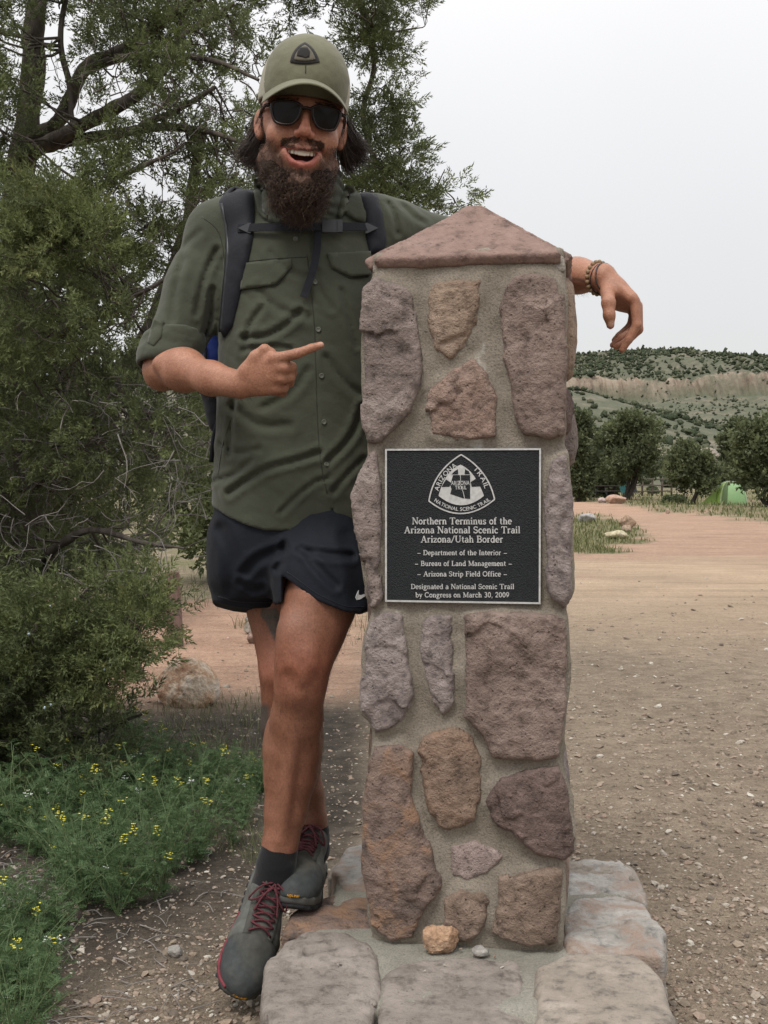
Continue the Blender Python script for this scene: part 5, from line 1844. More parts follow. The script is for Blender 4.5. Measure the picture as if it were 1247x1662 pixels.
def make_shoe(M, o, side, tag_):
    """M: local axes (across, heel-to-toe, up) -> world; o: heel on the ground"""
    W = lambda v: np.asarray(v, float) @ M.T + o
    sh = thing('shoe', None, None, tuple(o)); sh.parent = man; sh.matrix_parent_inverse = parent_world(man).inverted()
    S = Sculpt()
    pr = slab_prim(SOUT, np.zeros(3), np.array((1.0, 0, 0)), np.array((0, 1.0, 0)), PZV, 0.004, 0.024, 0.006, 0)
    S.add((lambda p: pr[0](shoe_bend(p)), pr[1], pr[2] + 0.03), 0)
    S.disp = lambda p: 0.0015 * fbm(p * 50, 2, 3)
    S.dm = 0.004
    V, Q = S.mesh(0.0034)
    obj('midsole', W(V), [Q], SOLE, sh)
    S = Sculpt()
    pr2 = slab_prim(SOUT * 0.985, np.zeros(3), np.array((1.0, 0, 0)), np.array((0, 1.0, 0)), PZV, -0.004, 0.008, 0.003, 0)
    S.add((lambda p: pr2[0](shoe_bend(p)), pr2[1], pr2[2] + 0.03), 0)
    lug = lambda p: 0.003 * np.sign(np.sin(p[:, 1] * 330)) * (p[:, 2] < 0.012)
    S.disp = lug; S.dm = 0.008
    V, Q = S.mesh(0.0045)
    obj('outsole', W(V), [Q], OUTSOLE, sh)
    S = Sculpt()
    S.add(ellip((0.001, 0.234, 0.042), (0.051, 0.073, 0.041)), 0)
    S.add(ellip((0.001, 0.190, 0.050), (0.046, 0.060, 0.048)), 0.02)
    S.add(capsule((0, 0.185, 0.056), (0, 0.105, 0.082), 0.040, 0.037), 0.02)
    S.add(ellip((0, 0.055, 0.060), (0.035, 0.054, 0.060)), 0.02)
    S.add(capsule((0, 0.035, 0.09), (0, 0.10, 0.100), 0.033, 0.034), 0.02)
    S.cut(ellip((0, 0.064, 0.135), (0.030, 0.048, 0.050)), 0.006)
    S.keep(half(lambda p: 0.018 + 0.02 * np.clip((p[:, 1] - 0.19) / 0.11, 0, 1.2) ** 2 - p[:, 2]), 0.004)
    S.disp = lambda p: 0.0022 * fbm(p * 32, 3, 7) + 0.0018 * np.sin(p[:, 1] * 190) * np.clip(1 - np.abs(p[:, 1] - 0.2) / 0.03, 0, 1)
    S.dm = 0.006
    V, Q = S.mesh(0.0038)
    tone = np.clip((V[:, 1] - 0.225 + 0.5 * np.abs(V[:, 0])) / 0.012, 0, 1) * np.clip((0.085 - V[:, 2]) / 0.01, 0, 1)
    ed_ = 0.024 + 0.10 * np.abs(V[:, 1] - 0.15) ** 1.2 * 1.5
    pan = np.clip((np.abs(V[:, 0]) - ed_) / 0.002, 0, 1) * (V[:, 1] > 0.095) * np.clip((0.205 - V[:, 1]) / 0.003, 0, 1) * (V[:, 2] > 0.03)
    pan = np.maximum(pan, np.clip((0.032 - V[:, 1]) / 0.003, 0, 1) * 0.8)
    up = obj('upper', W(V), [Q], UPPER, sh, True, {'tone': tone, 'panel': pan})
    bv = BVHTree.FromPolygons(V.tolist(), Q.tolist())

    def on(x, y, h=0.0):
        hit, n, *_ = bv.ray_cast(Vector((x, y, 0.3)), Vector((0, 0, -1)))
        return (np.array(hit) + np.array(n) * h) if hit is not None else np.array((x, y, 0.07))
    # overlays and tongue
    for k, (xa, xb) in enumerate(((-0.030, -0.017), (0.017, 0.030))):
        m = MB()
        ys = np.linspace(0.118, 0.205, 10)
        a = np.array([on(xa - 0.004 * (i % 2) * np.sign(xb), y, 0.0018) for i, y in enumerate(ys)]); b = np.array([on(xb if k == 0 else xa, y, 0.0022) for y in ys])
        a = np.array([on(xa if k == 0 else xb, y, 0.0018) for y in ys])
        i = np.arange(9)
        V2 = np.concatenate([a, b, a - [0, 0, 0.004], b - [0, 0, 0.004]])
        m.add(W(V2), np.concatenate([np.stack([i, i + 1, i + 11, i + 10], 1), np.stack([i, i + 20, i + 21, i + 1], 1), np.stack([i + 10, i + 11, i + 31, i + 30], 1)]))
        m.build('eyestay', UPPER, sh, True)
    m = MB()
    V2 = []
    ys = np.linspace(0.112, 0.20, 7)
    for i in range(6):
        for s in (-1, 1):
            p = [on(s * 0.021, ys[i], 0.0035), on(s * 0.008, (ys[i] * 0.6 + ys[i + 1] * 0.4), 0.0065), on(-s * 0.008, (ys[i] * 0.35 + ys[i + 1] * 0.65), 0.0058 + 0.001 * s), on(-s * 0.021, ys[i + 1], 0.0035)]
            m.tube(W(smooth_path(p, 9)), 0.0023, 6)
    for s in (-1, 1):   # bow
        p = [on(0, 0.113, 0.008), on(s * 0.018, 0.120, 0.016), on(s * 0.030, 0.140, 0.012), on(s * 0.018, 0.138, 0.012), on(0, 0.118, 0.009)]
        m.tube(W(smooth_path(p, 16)), 0.0022, 6)
        p = [on(0, 0.115, 0.009), on(s * 0.012, 0.135, 0.012), on(s * 0.020, 0.165, 0.008)]
        m.tube(W(smooth_path(p, 12)), 0.0022, 6)
    m.build('lace', LACE, sh, True)
    m = MB()
    m.box(W([(0, 0.108, 0.114)])[0], (0.019, 0.004, 0.020), M @ Rx(radians(-25)))
    m.build('tongue', UPPER, sh)
    # maroon line round the top of the midsole and the collar
    m = MB()
    idx = list(range(4, 9)) if side > 0 else list(range(5, 8))
    line = smooth_path(SOUT[idx], 40)
    pts = np.c_[line * 0.995, 0.0240 + 0.02 * np.clip((line[:, 1] - 0.19) / 0.11, 0, 1.2) ** 2]
    m.tube(W(pts), 0.0042, 6)
    aa = np.linspace(0, 2 * pi, 30)
    m.tube(W(np.stack([0.033 * np.cos(aa), 0.064 + 0.050 * np.sin(aa), 0.102 + 0.012 * np.sin(aa)], 1)), 0.0034, 6, False)
    m.build('trim', RED, sh, True)
    # orange maker's word on the toe bumper, small raised print
    w = MB()
    fr = lambda p: W(np.array([(lambda h: (np.array(h[0]) + np.array(h[1]) * (0.0008 + q[2])) if h[0] is not None else np.array((q[0], 0.3, 0.03)))(
        bv.ray_cast(Vector((q[0], 0.5, 0.047 + q[1])), Vector((0, -1, 0)))) for q in p]))
    sans_on(w, 'vibram', np.array([(0.013, 0), (-0.013, 0)]) * [1, 1] if False else np.array([(-0.013, 0.0), (0.013, 0.0)]) * (-1, 1), 0.009, fr, 0.0006)
    w.build('lettering', ORANGE, sh)
    return sh


def shoe_axes(f, u):
    f = norm(f); u = np.asarray(u, float); u = norm(u - f * (u @ f))
    x = np.cross(f, u)
    return np.stack([x, f, u], 1)


# crossed foot: heel up, toe to the ground beside the ledge
toe = P(383, 1624, 2.375); heel = P(431, 1438, 2.585)
f = norm(toe - heel)
Ms = shoe_axes(f, (0.22, -1.0, 0.30))
make_shoe(Ms * 1.08, toe - f * 0.322 - Ms[:, 2] * 0.012, 1, 'a')
# standing foot, on the ledge
f = norm(np.array((-0.10, -1.0, 0.0)))
Ms = shoe_axes(f, (0.06, 0, 1.0))
make_shoe(Ms, np.array((P(505, 1400, 2.67)[0] + 0.005, 2.735, 0.186)), -1, 'b')

# ------------------------------------------------------------------ backpack worn by the man
pack = thing('backpack', 'black and blue hiking backpack worn on the man\'s back, straps buckled across his chest', 'backpack', (-0.17, 2.85, 1.3))
S = Sculpt()
S.add(rbox((-0.165, 2.865, 1.36), (0.155, 0.105, 0.30), 0.06), 0)
S.add(rbox((-0.165, 2.84, 1.05), (0.145, 0.09, 0.10), 0.05), 0.03)
S.disp = lambda p: 0.010 * fbm(p * 9, 3, 21) + 0.004 * fbm(p * 30, 2, 22)
S.dm = 0.02
V, Q = S.mesh(0.008)
obj('pack_body', V, [Q], PACKCLOTH, pack)
S = Sculpt()
S.add(capsule(P(347, 520, 2.80), P(352, 600, 2.80), 0.042, 0.045), 0)
S.disp = lambda p: 0.005 * fbm(p * 16, 3, 23)
S.dm = 0.01
V, Q = S.mesh(0.006)
obj('blue_sack', V, [Q], BLUE, pack)
S = Sculpt()
S.add(capsule(P(352, 610, 2.79), P(362, 680, 2.79), 0.048, 0.040), 0)
S.disp = lambda p: 0.007 * fbm(p * 18, 3, 24)
S.dm = 0.012
V, Q = S.mesh(0.006)
obj('side_pocket', V, [Q], PACKCLOTH, pack)
m = MB()
m.tube(smooth_path([P(366, 655, 2.70), P(352, 690, 2.705), P(346, 720, 2.705), P(343, 750, 2.71)], 14), 0.006, 6)
m.build('webbing', PACKCLOTH, pack, True)
m = MB()
m.tube(smooth_path([P(330, 545, 2.76), P(334, 580, 2.75), P(330, 600, 2.75)], 8), 0.004, 6)
m.build('webbing', PACKCLOTH, pack, True)
m = MB()
m.tube(smooth_path([P(326, 565, 2.775), P(331, 590, 2.775)], 4), 0.009, 8)
m.build('white_tag', WHITE_PRINT, pack, True)
put_patch('shoulder_strap', shirt_bvh, [(357, 330), (366, 316), (390, 308), (411, 312), (414, 345), (412, 385), (402, 432), (390, 480), (378, 530), (366, 548), (360, 535), (364, 480), (370, 420), (369, 375), (362, 350)], 0.013, PACKCLOTH, pack, 6, 0.6)
put_patch('shoulder_strap', shirt_bvh, [(579, 318), (596, 315), (612, 319), (620, 345), (626, 390), (622, 412), (600, 412), (594, 385), (590, 350)], 0.013, PACKCLOTH, pack, 6, 0.6)
put_patch('strap_binding', shirt_bvh, strip([(363, 335), (371, 375), (375, 410), (370, 470), (364, 540)], 4), 0.016, BLACKPL, pack, 6, 0.3)
m = MB()


def tube_on(pts, off, w, th):
    """flat webbing through pixel points at a fixed height over the shirt"""
    c = []
    for x, y in smooth_path(pts, 5 * len(pts)):
        h, n = cast(shirt_bvh, x, y)
        c.append(h + np.array((0, -off, 0)))
    c = np.array(c)
    for _ in range(3): c[1:-1, 1] = np.minimum(c[1:-1, 1], (c[:-2, 1] + c[2:, 1]) / 2)
    d = norm(np.gradient(c, axis=0)); nn = np.array((0, -1.0, 0.1)); s_ = norm(np.cross(d, nn)); nn = np.cross(s_, d)
    V = np.concatenate([c + s_ * w / 2 + nn * th, c - s_ * w / 2 + nn * th, c + s_ * w / 2 - nn * th, c - s_ * w / 2 - nn * th])
    k = len(c); i = np.arange(k - 1)
    return V, np.concatenate([np.stack([i, i + 1, i + 1 + k, i + k], 1), np.stack([i + 2 * k, i + 3 * k, i + 1 + 3 * k, i + 1 + 2 * k], 1),
                              np.stack([i, i + 2 * k, i + 1 + 2 * k, i + 1], 1), np.stack([i + k, i + k + 1, i + 3 * k + 1, i + 3 * k], 1), [[0, k, 3 * k, 2 * k], [k - 1, 3 * k - 1, 4 * k - 1, 2 * k - 1]]])


V, Q = tube_on([(388, 374), (430, 372), (480, 372), (530, 371), (570, 371), (610, 372)], 0.020, 0.017, 0.0012)
st = obj('sternum_strap', V, [Q], PACKCLOTH, pack, False)
V, Q = tube_on([(517, 377), (515, 410), (509, 440), (499, 470), (494, 484)], 0.014, 0.016, 0.0012)
obj('strap_tail', V, [Q], PACKCLOTH, pack, False)
h, n = cast(shirt_bvh, 541, 371)
bk = MB()
c = h + np.array((0, -0.024, 0))
for dx, w, hh in ((-0.016, 0.006, 0.0125), (0.0, 0.010, 0.0105), (0.015, 0.006, 0.0125)):
    bk.box(c + [dx, 0, 0], (w, 0.0045, hh))
for dz in (-0.0075, 0.0075):
    bk.box(c + [0.0, -0.0005, dz * 1.5], (0.020, 0.0035, 0.002))
bk.build('buckle', GREYPL, pack)
for x, y, s in ((399, 374, 1), (604, 374, -1)):
    h, n = cast(shirt_bvh, x, y)
    m = MB()
    c = h + np.array((0, -0.021, 0))
    V = np.array([(-.014 * s, 0, 0), (.010 * s, 0, .011), (.010 * s, 0, -.011), (.014 * s, 0, .011), (.014 * s, 0, -.011)])
    V = np.concatenate([V + [0, -0.004, 0], V + [0, 0.003, 0]]) + c
    m.add(V, [(1, 3, 4, 2), (6, 7, 9, 8)] , [(0, 1, 2), (5, 7, 6)])
    m.add(V, [(0, 5, 6, 1), (0, 2, 7, 5), (1, 6, 8, 3), (2, 4, 9, 7), (3, 8, 9, 4)])
    m.build('ladder_lock', GREYPL, pack)
m = MB()
m.tube(smooth_path([P(368, 345, 2.55), P(364, 322, 2.60), P(380, 306, 2.66), P(396, 312, 2.63), P(398, 325, 2.58)], 18), 0.005, 6)
m.build('load_strap', PACKCLOTH, pack, True)
# ================================================================== ground
def gpoly(pl, x, y, soft):
    return np.clip(0.5 - poly_d(np.stack([x, y], 1), pl) / soft, 0, 1)


def zones(X, Y):
    """what lies on the ground at X, Y (metres): grass, dark soil, red earth, pale sand"""
    V = np.stack([X, Y, np.zeros_like(X)], 1)
    near = np.maximum(Y, 1.0)
    px = 623.5 + FPX * X / near
    py = 780 + FPX * CAM_Z / near
    nz = fbm(np.stack([X * 0.9, Y * 0.9, X * 0], 1), 3, 5)
    n2 = fbm(np.stack([X * 3.1, Y * 3.1, X * 0], 1), 3, 9)
    pyn = py + nz * np.clip((py - 800) * 0.28, 2, 45)
    pxn = px + n2 * 18
    sm = lambda a, b, v: np.clip((v - a) / (b - a), 0, 1)
    right = sm(560, 640, pxn)
    # far grass right of the road, the island beside the pillar, the verge on the left
    grass = gpoly([(780, 838), (1000, 842), (1060, 872), (1010, 886), (925, 892), (700, 895), (700, 845)], pxn, pyn, 10) * 0.9
    road_top = np.interp(pxn, (900, 975, 1030, 1100, 1180, 1247, 1400), (812, 814, 822, 832, 840, 846, 858))
    grass = np.maximum(grass, right * sm(3, -3, pyn - road_top) * np.clip(0.75 + 0.9 * n2, 0.1, 1))
    grass = np.maximum(grass, (1 - right) * sm(900, 960, pyn) * sm(975, 955, pyn) * 0.6)
    grass = np.maximum(grass, (1 - right) * sm(955, 905, pyn) * np.clip(0.6 + n2, 0, 1))
    soil = (1 - right) * sm(1120, 1165, pyn + (pxn - 350) * 0.10) * (1 - 0.75 * sm(1470, 1600, pyn + (pxn - 300) * 0.45))
    red = (1 - right) * sm(965, 985, pyn) * sm(1160, 1120, pyn + (pxn - 350) * 0.10)
    red = np.maximum(red, right * sm(925, 900, pyn) * 0.8)
    red = np.maximum(red, right * sm(870, 830, pyn))
    sand = right * sm(896, 925, pyn) * sm(1070, 950, pyn) * np.clip(0.85 + 0.3 * nz, 0, 1)
    return grass, soil, red * (1 - grass), sand, px, py


def gheight(X, Y):
    d = np.hypot(X, Y)
    h = 0.015 * fbm(np.stack([X * 1.3, Y * 1.3, X * 0], 1), 3, 31) * np.clip((Y - 1) / 3, 0, 1)
    h = h + 0.10 * fbm(np.stack([X * 0.12, Y * 0.12, X * 0], 1), 3, 33) * np.clip((d - 8) / 20, 0, 1)
    h = h - 0.02 * np.clip(Y - 4, 0, 60) * 0.0
    return h


ys = [-60, -30, -15, -8, -4, -2, -0.5, 0.6]
y = 1.2
while y < 160: ys.append(y); y *= 1.022 if y < 30 else 1.05
while y < 4500: ys.append(y); y *= 1.35
ys = np.array(ys)
tx = np.linspace(-1, 1, 241)
xs0 = np.sign(tx) * (np.abs(tx) * 0.55 + np.abs(tx) ** 7 * 1.6)
XX = np.stack([xs0 * max(abs(v) * 1.4 + 1.5, 3) for v in ys])
XX[:, 0] = np.minimum(XX[:, 0], -120); XX[:, -1] = np.maximum(XX[:, -1], 120)
YY = np.repeat(ys[:, None], 241, 1)
X, Y = XX.ravel(), YY.ravel()
gz = gheight(X, Y)
g, so, rd, sa, *_ = zones(X, Y)
ny, nx = XX.shape
ii = (np.arange(ny - 1)[:, None] * nx + np.arange(nx - 1)[None]).ravel()
t = NT('ground_earth')
za = t.attr('zone')
sep = t.new('ShaderNodeSeparateColor')
t.l.new(za, sep.inputs[0])
zg, zs_, zr = sep.outputs[0], sep.outputs[1], sep.outputs[2]
zsand = t.attr('sand', 'Fac')
nA = t.noise(1.1, 6, 0.6); nB = t.noise(9, 5, 0.65); nC = t.noise(70, 4, 0.7); nD = t.noise(260, 3, 0.7)
base = t.ramp(nB, [(0.28, (0.165, 0.130, 0.098)), (0.5, (0.235, 0.188, 0.140)), (0.75, (0.310, 0.252, 0.190))])
streak = t.noise(1.0, 5, 0.65, t.mapping((0.6, 2.2, 1)), 0.8)
sandc = t.ramp(streak, [(0.28, (0.33, 0.25, 0.168)), (0.52, (0.41, 0.308, 0.218)), (0.78, (0.47, 0.37, 0.255))])
col = t.mix(zsand, base, sandc)
redc = t.ramp(t.math('ADD', t.math('MULTIPLY', streak, 0.5), t.math('MULTIPLY', nB, 0.5)), [(0.32, (0.30, 0.19, 0.135)), (0.55, (0.40, 0.265, 0.19)), (0.72, (0.45, 0.315, 0.235))])
col = t.mix(zr, col, redc)
soilc = t.ramp(nB, [(0.3, (0.040, 0.034, 0.028)), (0.55, (0.075, 0.064, 0.052)), (0.75, (0.15, 0.13, 0.105))])
col = t.mix(zs_, col, soilc)
grc = t.ramp(nB, [(0.3, (0.085, 0.095, 0.045)), (0.5, (0.125, 0.130, 0.062)), (0.72, (0.21, 0.18, 0.10))])
gf = t.math('MULTIPLY', zg, t.ramp(nC, [(0.3, 0.55), (0.55, 1.0)]))
col = t.mix(gf, col, grc)
col = t.mix(0.75, col, t.ramp(nC, [(0.3, 0.6), (0.5, 1.0), (0.72, 1.3)]), 'MULTIPLY')
col = t.mix(0.8, col, t.ramp(nD, [(0.3, 0.55), (0.5, 1.0), (0.72, 1.35)]), 'MULTIPLY')
nE = t.noise(24, 5, 0.75, None, 0.6)
col = t.mix(0.75, col, t.ramp(nE, [(0.32, 0.72), (0.5, 1.0), (0.70, 1.18)]), 'MULTIPLY')
trk = t.noise(2.4, 4, 0.7, t.mapping((0.10, 1.6, 1), (0, 0, 0.18)), 1.2)
col = t.mix(t.math('MULTIPLY', t.math('ADD', zsand, zr, True), 0.55), col, t.mix(1.0, col, t.ramp(trk, [(0.36, 0.70), (0.48, 1.0), (0.62, 1.0), (0.72, 1.12)]), 'MULTIPLY'))
col = t.mix(0.6, col, t.ramp(nA, [(0.3, 0.8), (0.7, 1.15)]), 'MULTIPLY')
h = t.math('ADD', t.math('MULTIPLY', nB, 0.5), t.math('ADD', t.math('MULTIPLY', nC, 0.35), t.math('MULTIPLY', nD, 0.2)))
GROUND = t.done(col, 0.95, t.bump(h, 0.9, 0.03), 0.1)
tag(obj('ground', np.stack([X, Y, gz], 1), [np.stack([ii, ii + 1, ii + nx + 1, ii + nx], 1)], GROUND, None, True,
        {'zone': np.stack([g, so, rd], 1), 'sand': sa}), kind='structure')

# ------------------------------------------------------------------ gravel: tens of thousands of real pebbles in one mesh
gp = (1 + 5 ** 0.5) / 2
ICO_V = norm(np.array([(-1, gp, 0), (1, gp, 0), (-1, -gp, 0), (1, -gp, 0), (0, -1, gp), (0, 1, gp), (0, -1, -gp), (0, 1, -gp), (gp, 0, -1), (gp, 0, 1), (-gp, 0, -1), (-gp, 0, 1)], float))
ICO_T = np.array([(0, 11, 5), (0, 5, 1), (0, 1, 7), (0, 7, 10), (0, 10, 11), (1, 5, 9), (5, 11, 4), (11, 10, 2), (10, 7, 6), (7, 1, 8), (3, 9, 4), (3, 4, 2), (3, 2, 6), (3, 6, 8), (3, 8, 9), (4, 9, 5), (2, 4, 11), (6, 2, 10), (8, 6, 7), (9, 8, 1)])


OCT_V = np.array([(1, .2, 0), (-.2, 1, 0), (-1, -.2, 0), (.2, -1, 0), (0, 0, 1), (0, 0, -1)], float)
OCT_T = np.array([(0, 1, 4), (1, 2, 4), (2, 3, 4), (3, 0, 4), (1, 0, 5), (2, 1, 5), (3, 2, 5), (0, 3, 5)])


def scatter_rocks(c, size, flat=0.6, rg=None, jit=0.22, coarse=False):
    n = len(c)
    rg = rg or RNG
    bv_, bt_ = (OCT_V, OCT_T) if coarse else (ICO_V, ICO_T)
    v = bv_[None] * (1 + rg.normal(0, jit, (n, len(bv_), 1)))
    v = v * np.stack([rg.uniform(0.7, 1.35, n), rg.uniform(0.7, 1.2, n), flat * rg.uniform(0.6, 1.2, n)], 1)[:, None, :]
    a = rg.uniform(0, 2 * pi, n); ca, sa_ = np.cos(a), np.sin(a)
    tl = rg.normal(0, 0.25, n)
    x = v[..., 0] * ca[:, None] - v[..., 1] * sa_[:, None]
    y_ = v[..., 0] * sa_[:, None] + v[..., 1] * ca[:, None]
    z = v[..., 2] + x * tl[:, None]
    v = np.stack([x, y_, z], -1) * size[:, None, None] + c[:, None, :]
    T = bt_[None] + (np.arange(n) * len(bv_))[:, None, None]
    return v.reshape(-1, 3), T.reshape(-1, 3)


r = np.random.default_rng(21)
N = 44000
py = 925 + (1760 - 925) * r.random(N) ** 0.85
px = r.uniform(-330, 1560, N)
Yp = FPX * CAM_Z / (py - 780); Xp = (px - 623.5) * Yp / FPX
g, so, rd, sa, *_ = zones(Xp, Yp)
keep = r.random(N) < np.clip(1.0 - 0.55 * sa - 0.72 * rd - 0.35 * so, 0.1, 1) * np.clip((py - 900) / 240, 0.10, 1)
uu, nn_ = (np.stack([Xp, Yp], 1) - PO[:2]) @ PU[:2], (np.stack([Xp, Yp], 1) - PO[:2]) @ PN[:2]
keep &= ~((np.abs(uu) < 0.36) & (nn_ > -0.6) & (nn_ < 0.30))
Xp, Yp, so = Xp[keep], Yp[keep], so[keep]
size = np.clip(np.exp(r.normal(-5.72, 0.55, len(Xp))), 0.0010, 0.012) * np.clip(0.62 + Yp * 0.16, 1, 2.2)
size *= np.where(so > 0.5, 0.75, 1.0)
c = np.stack([Xp, Yp, gheight(Xp, Yp) + size * 0.18], 1)
big = size / Yp > np.quantile(size / Yp, 0.75)
Vb, Tb = scatter_rocks(c[big], size[big], 0.62, r)
Vs_, Ts_ = scatter_rocks(c[~big], size[~big] * 1.12, 0.62, r, 0.18, True)
Vp, Tp = np.concatenate([Vb, Vs_]), np.concatenate([Tb, Ts_ + len(Vb)])
t = NT('gravel_stone')
_is = t.island()
_c = t.ramp(_is, [(0.0, (0.12, 0.098, 0.08)), (0.35, (0.225, 0.183, 0.140)), (0.6, (0.31, 0.250, 0.195)), (0.78, (0.27, 0.20, 0.155)), (0.93, (0.36, 0.325, 0.275)), (1.0, (0.50, 0.47, 0.41))])
_c = t.mix(0.6, _c, t.ramp(t.noise(220, 3), [(0.3, 0.7), (0.7, 1.2)]), 'MULTIPLY')
GRAVEL = t.done(_c, 0.9, t.bump(t.noise(400, 2), 0.3, 0.002), 0.2)
tag(obj('gravel', Vp, [Tp], GRAVEL, None, False), kind='stuff')
# ================================================================== junipers
def bark(name, a, b, scale=1.0):
    t = NT(name)
    st = t.noise(22 * scale, 5, 0.65, t.mapping((1, 1, 0.16)))
    c = t.ramp(st, [(0.3, a), (0.7, b)])
    return t.done(c, 0.95, t.bump(st, 0.8, 0.02), 0.1)


BARK = bark('juniper_bark', (0.050, 0.042, 0.036), (0.155, 0.135, 0.118))
BARK_DARK = bark('dark_bark', (0.035, 0.030, 0.026), (0.095, 0.080, 0.068))
TWIG = simple('grey_twig', (0.205, 0.188, 0.176), 0.9, vary=0.35, scale=25)


def leafmat(name, stops, transl=0.25, rough=0.6):
    t = NT(name)
    tone = t.attr('tone', 'Fac')
    c = t.ramp(tone, stops)
    c = t.mix(0.5, c, t.ramp(t.island(), [(0.0, 0.62), (1.0, 1.4)]), 'MULTIPLY')
    t.done(c, rough, None, 0.25)
    tr = t.new('ShaderNodeBsdfTranslucent')
    t.l.new(c, tr.inputs['Color'])
    mx = t.new('ShaderNodeMixShader')
    mx.inputs[0].default_value = transl
    t.l.new(t.b.outputs[0], mx.inputs[1]); t.l.new(tr.outputs[0], mx.inputs[2])
    t.l.new(mx.outputs[0], t.out.inputs[0])
    return t.m


JUNIPER = leafmat('juniper_scale_leaf', [(0.0, (0.092, 0.110, 0.058)), (0.45, (0.128, 0.155, 0.068)), (0.8, (0.175, 0.210, 0.082)), (1.0, (0.210, 0.225, 0.095))], 0.38)


def spray_template(rg, nside=10, shoots=6, shoot_l=0.21, shoot_w=0.034):
    """a juniper spray one unit long: side twigs crowded with short scale-leaf shoots (diamonds)"""
    q = []
    bend = rg.normal(0, 0.15, 2)
    stem = lambda s: np.array((bend[0] * s * s, bend[1] * s * s, s))
    for k in range(nside + 1):
        s = 0.12 + 0.83 * k / nside
        a = k * 2.4 + rg.uniform(-.5, .5)
        el = radians(rg.uniform(30, 65)) if k < nside else radians(85)
        L_ = (0.46 - 0.28 * s) * rg.uniform(0.8, 1.3)
        d = np.array((cos(a) * cos(el), sin(a) * cos(el), sin(el)))
        for j in range(shoots):
            u = (j + 0.6) / shoots
            p = stem(s) + d * L_ * u
            dd = norm(d * 0.9 + rg.normal(0, 0.55, 3) + [0, 0, 0.25])
            w = norm(np.cross(dd, rg.normal(0, 1, 3)))
            l_ = shoot_l * rg.uniform(0.6, 1.25); ww = shoot_w * rg.uniform(0.7, 1.3)
            q.append([p + dd * l_ * 0.1 + w * ww, p + dd * l_ * 1.05, p + dd * l_ * 0.2 - w * ww])
    return np.array(q).reshape(-1, 3)


_tr = np.random.default_rng(5)
SPRAYS = [spray_template(_tr) for _ in range(7)]
SPRAYS_LO = [spray_template(_tr, 6, 3, 0.32, 0.105) for _ in range(6)]
SPRAYS_FAR = [spray_template(_tr, 4, 2, 0.46, 0.20) for _ in range(6)]


def rot_to(d, rg):
    """random-roll frames whose z axis is d (n,3)"""
    d = norm(d)
    a = norm(np.cross(d, rg.normal(0, 1, d.shape)))
    return np.stack([a, np.cross(d, a), d], -1)


def foliage_mesh(p, d, L_, templates, rg, tone):
    Vs, Qs, At, n0 = [], [], [], 0
    which = rg.integers(0, len(templates), len(p))
    R = rot_to(d, rg)
    for k, tp in enumerate(templates):
        i = np.where(which == k)[0]
        if not len(i): continue
        v = np.einsum('nij,mj->nmi', R[i], tp) * L_[i][:, None, None] + p[i][:, None, :]
        m = len(tp)
        Vs.append(v.reshape(-1, 3))
        At.append(np.repeat(tone[i], m))
        Qs.append(np.arange(len(i) * m).reshape(-1, 3) + n0)
        n0 += len(i) * m
    return np.concatenate(Vs), np.concatenate(Qs), np.concatenate(At)


def in_poly(rg, poly, n):
    poly = np.array(poly, float)
    lo, hi = poly.min(0), poly.max(0)
    out = np.empty((0, 2))
    while len(out) < n:
        q = rg.uniform(lo, hi, (4 * n, 2))
        out = np.concatenate([out, q[poly_d(q, poly) < 0]])
    return out[:n]


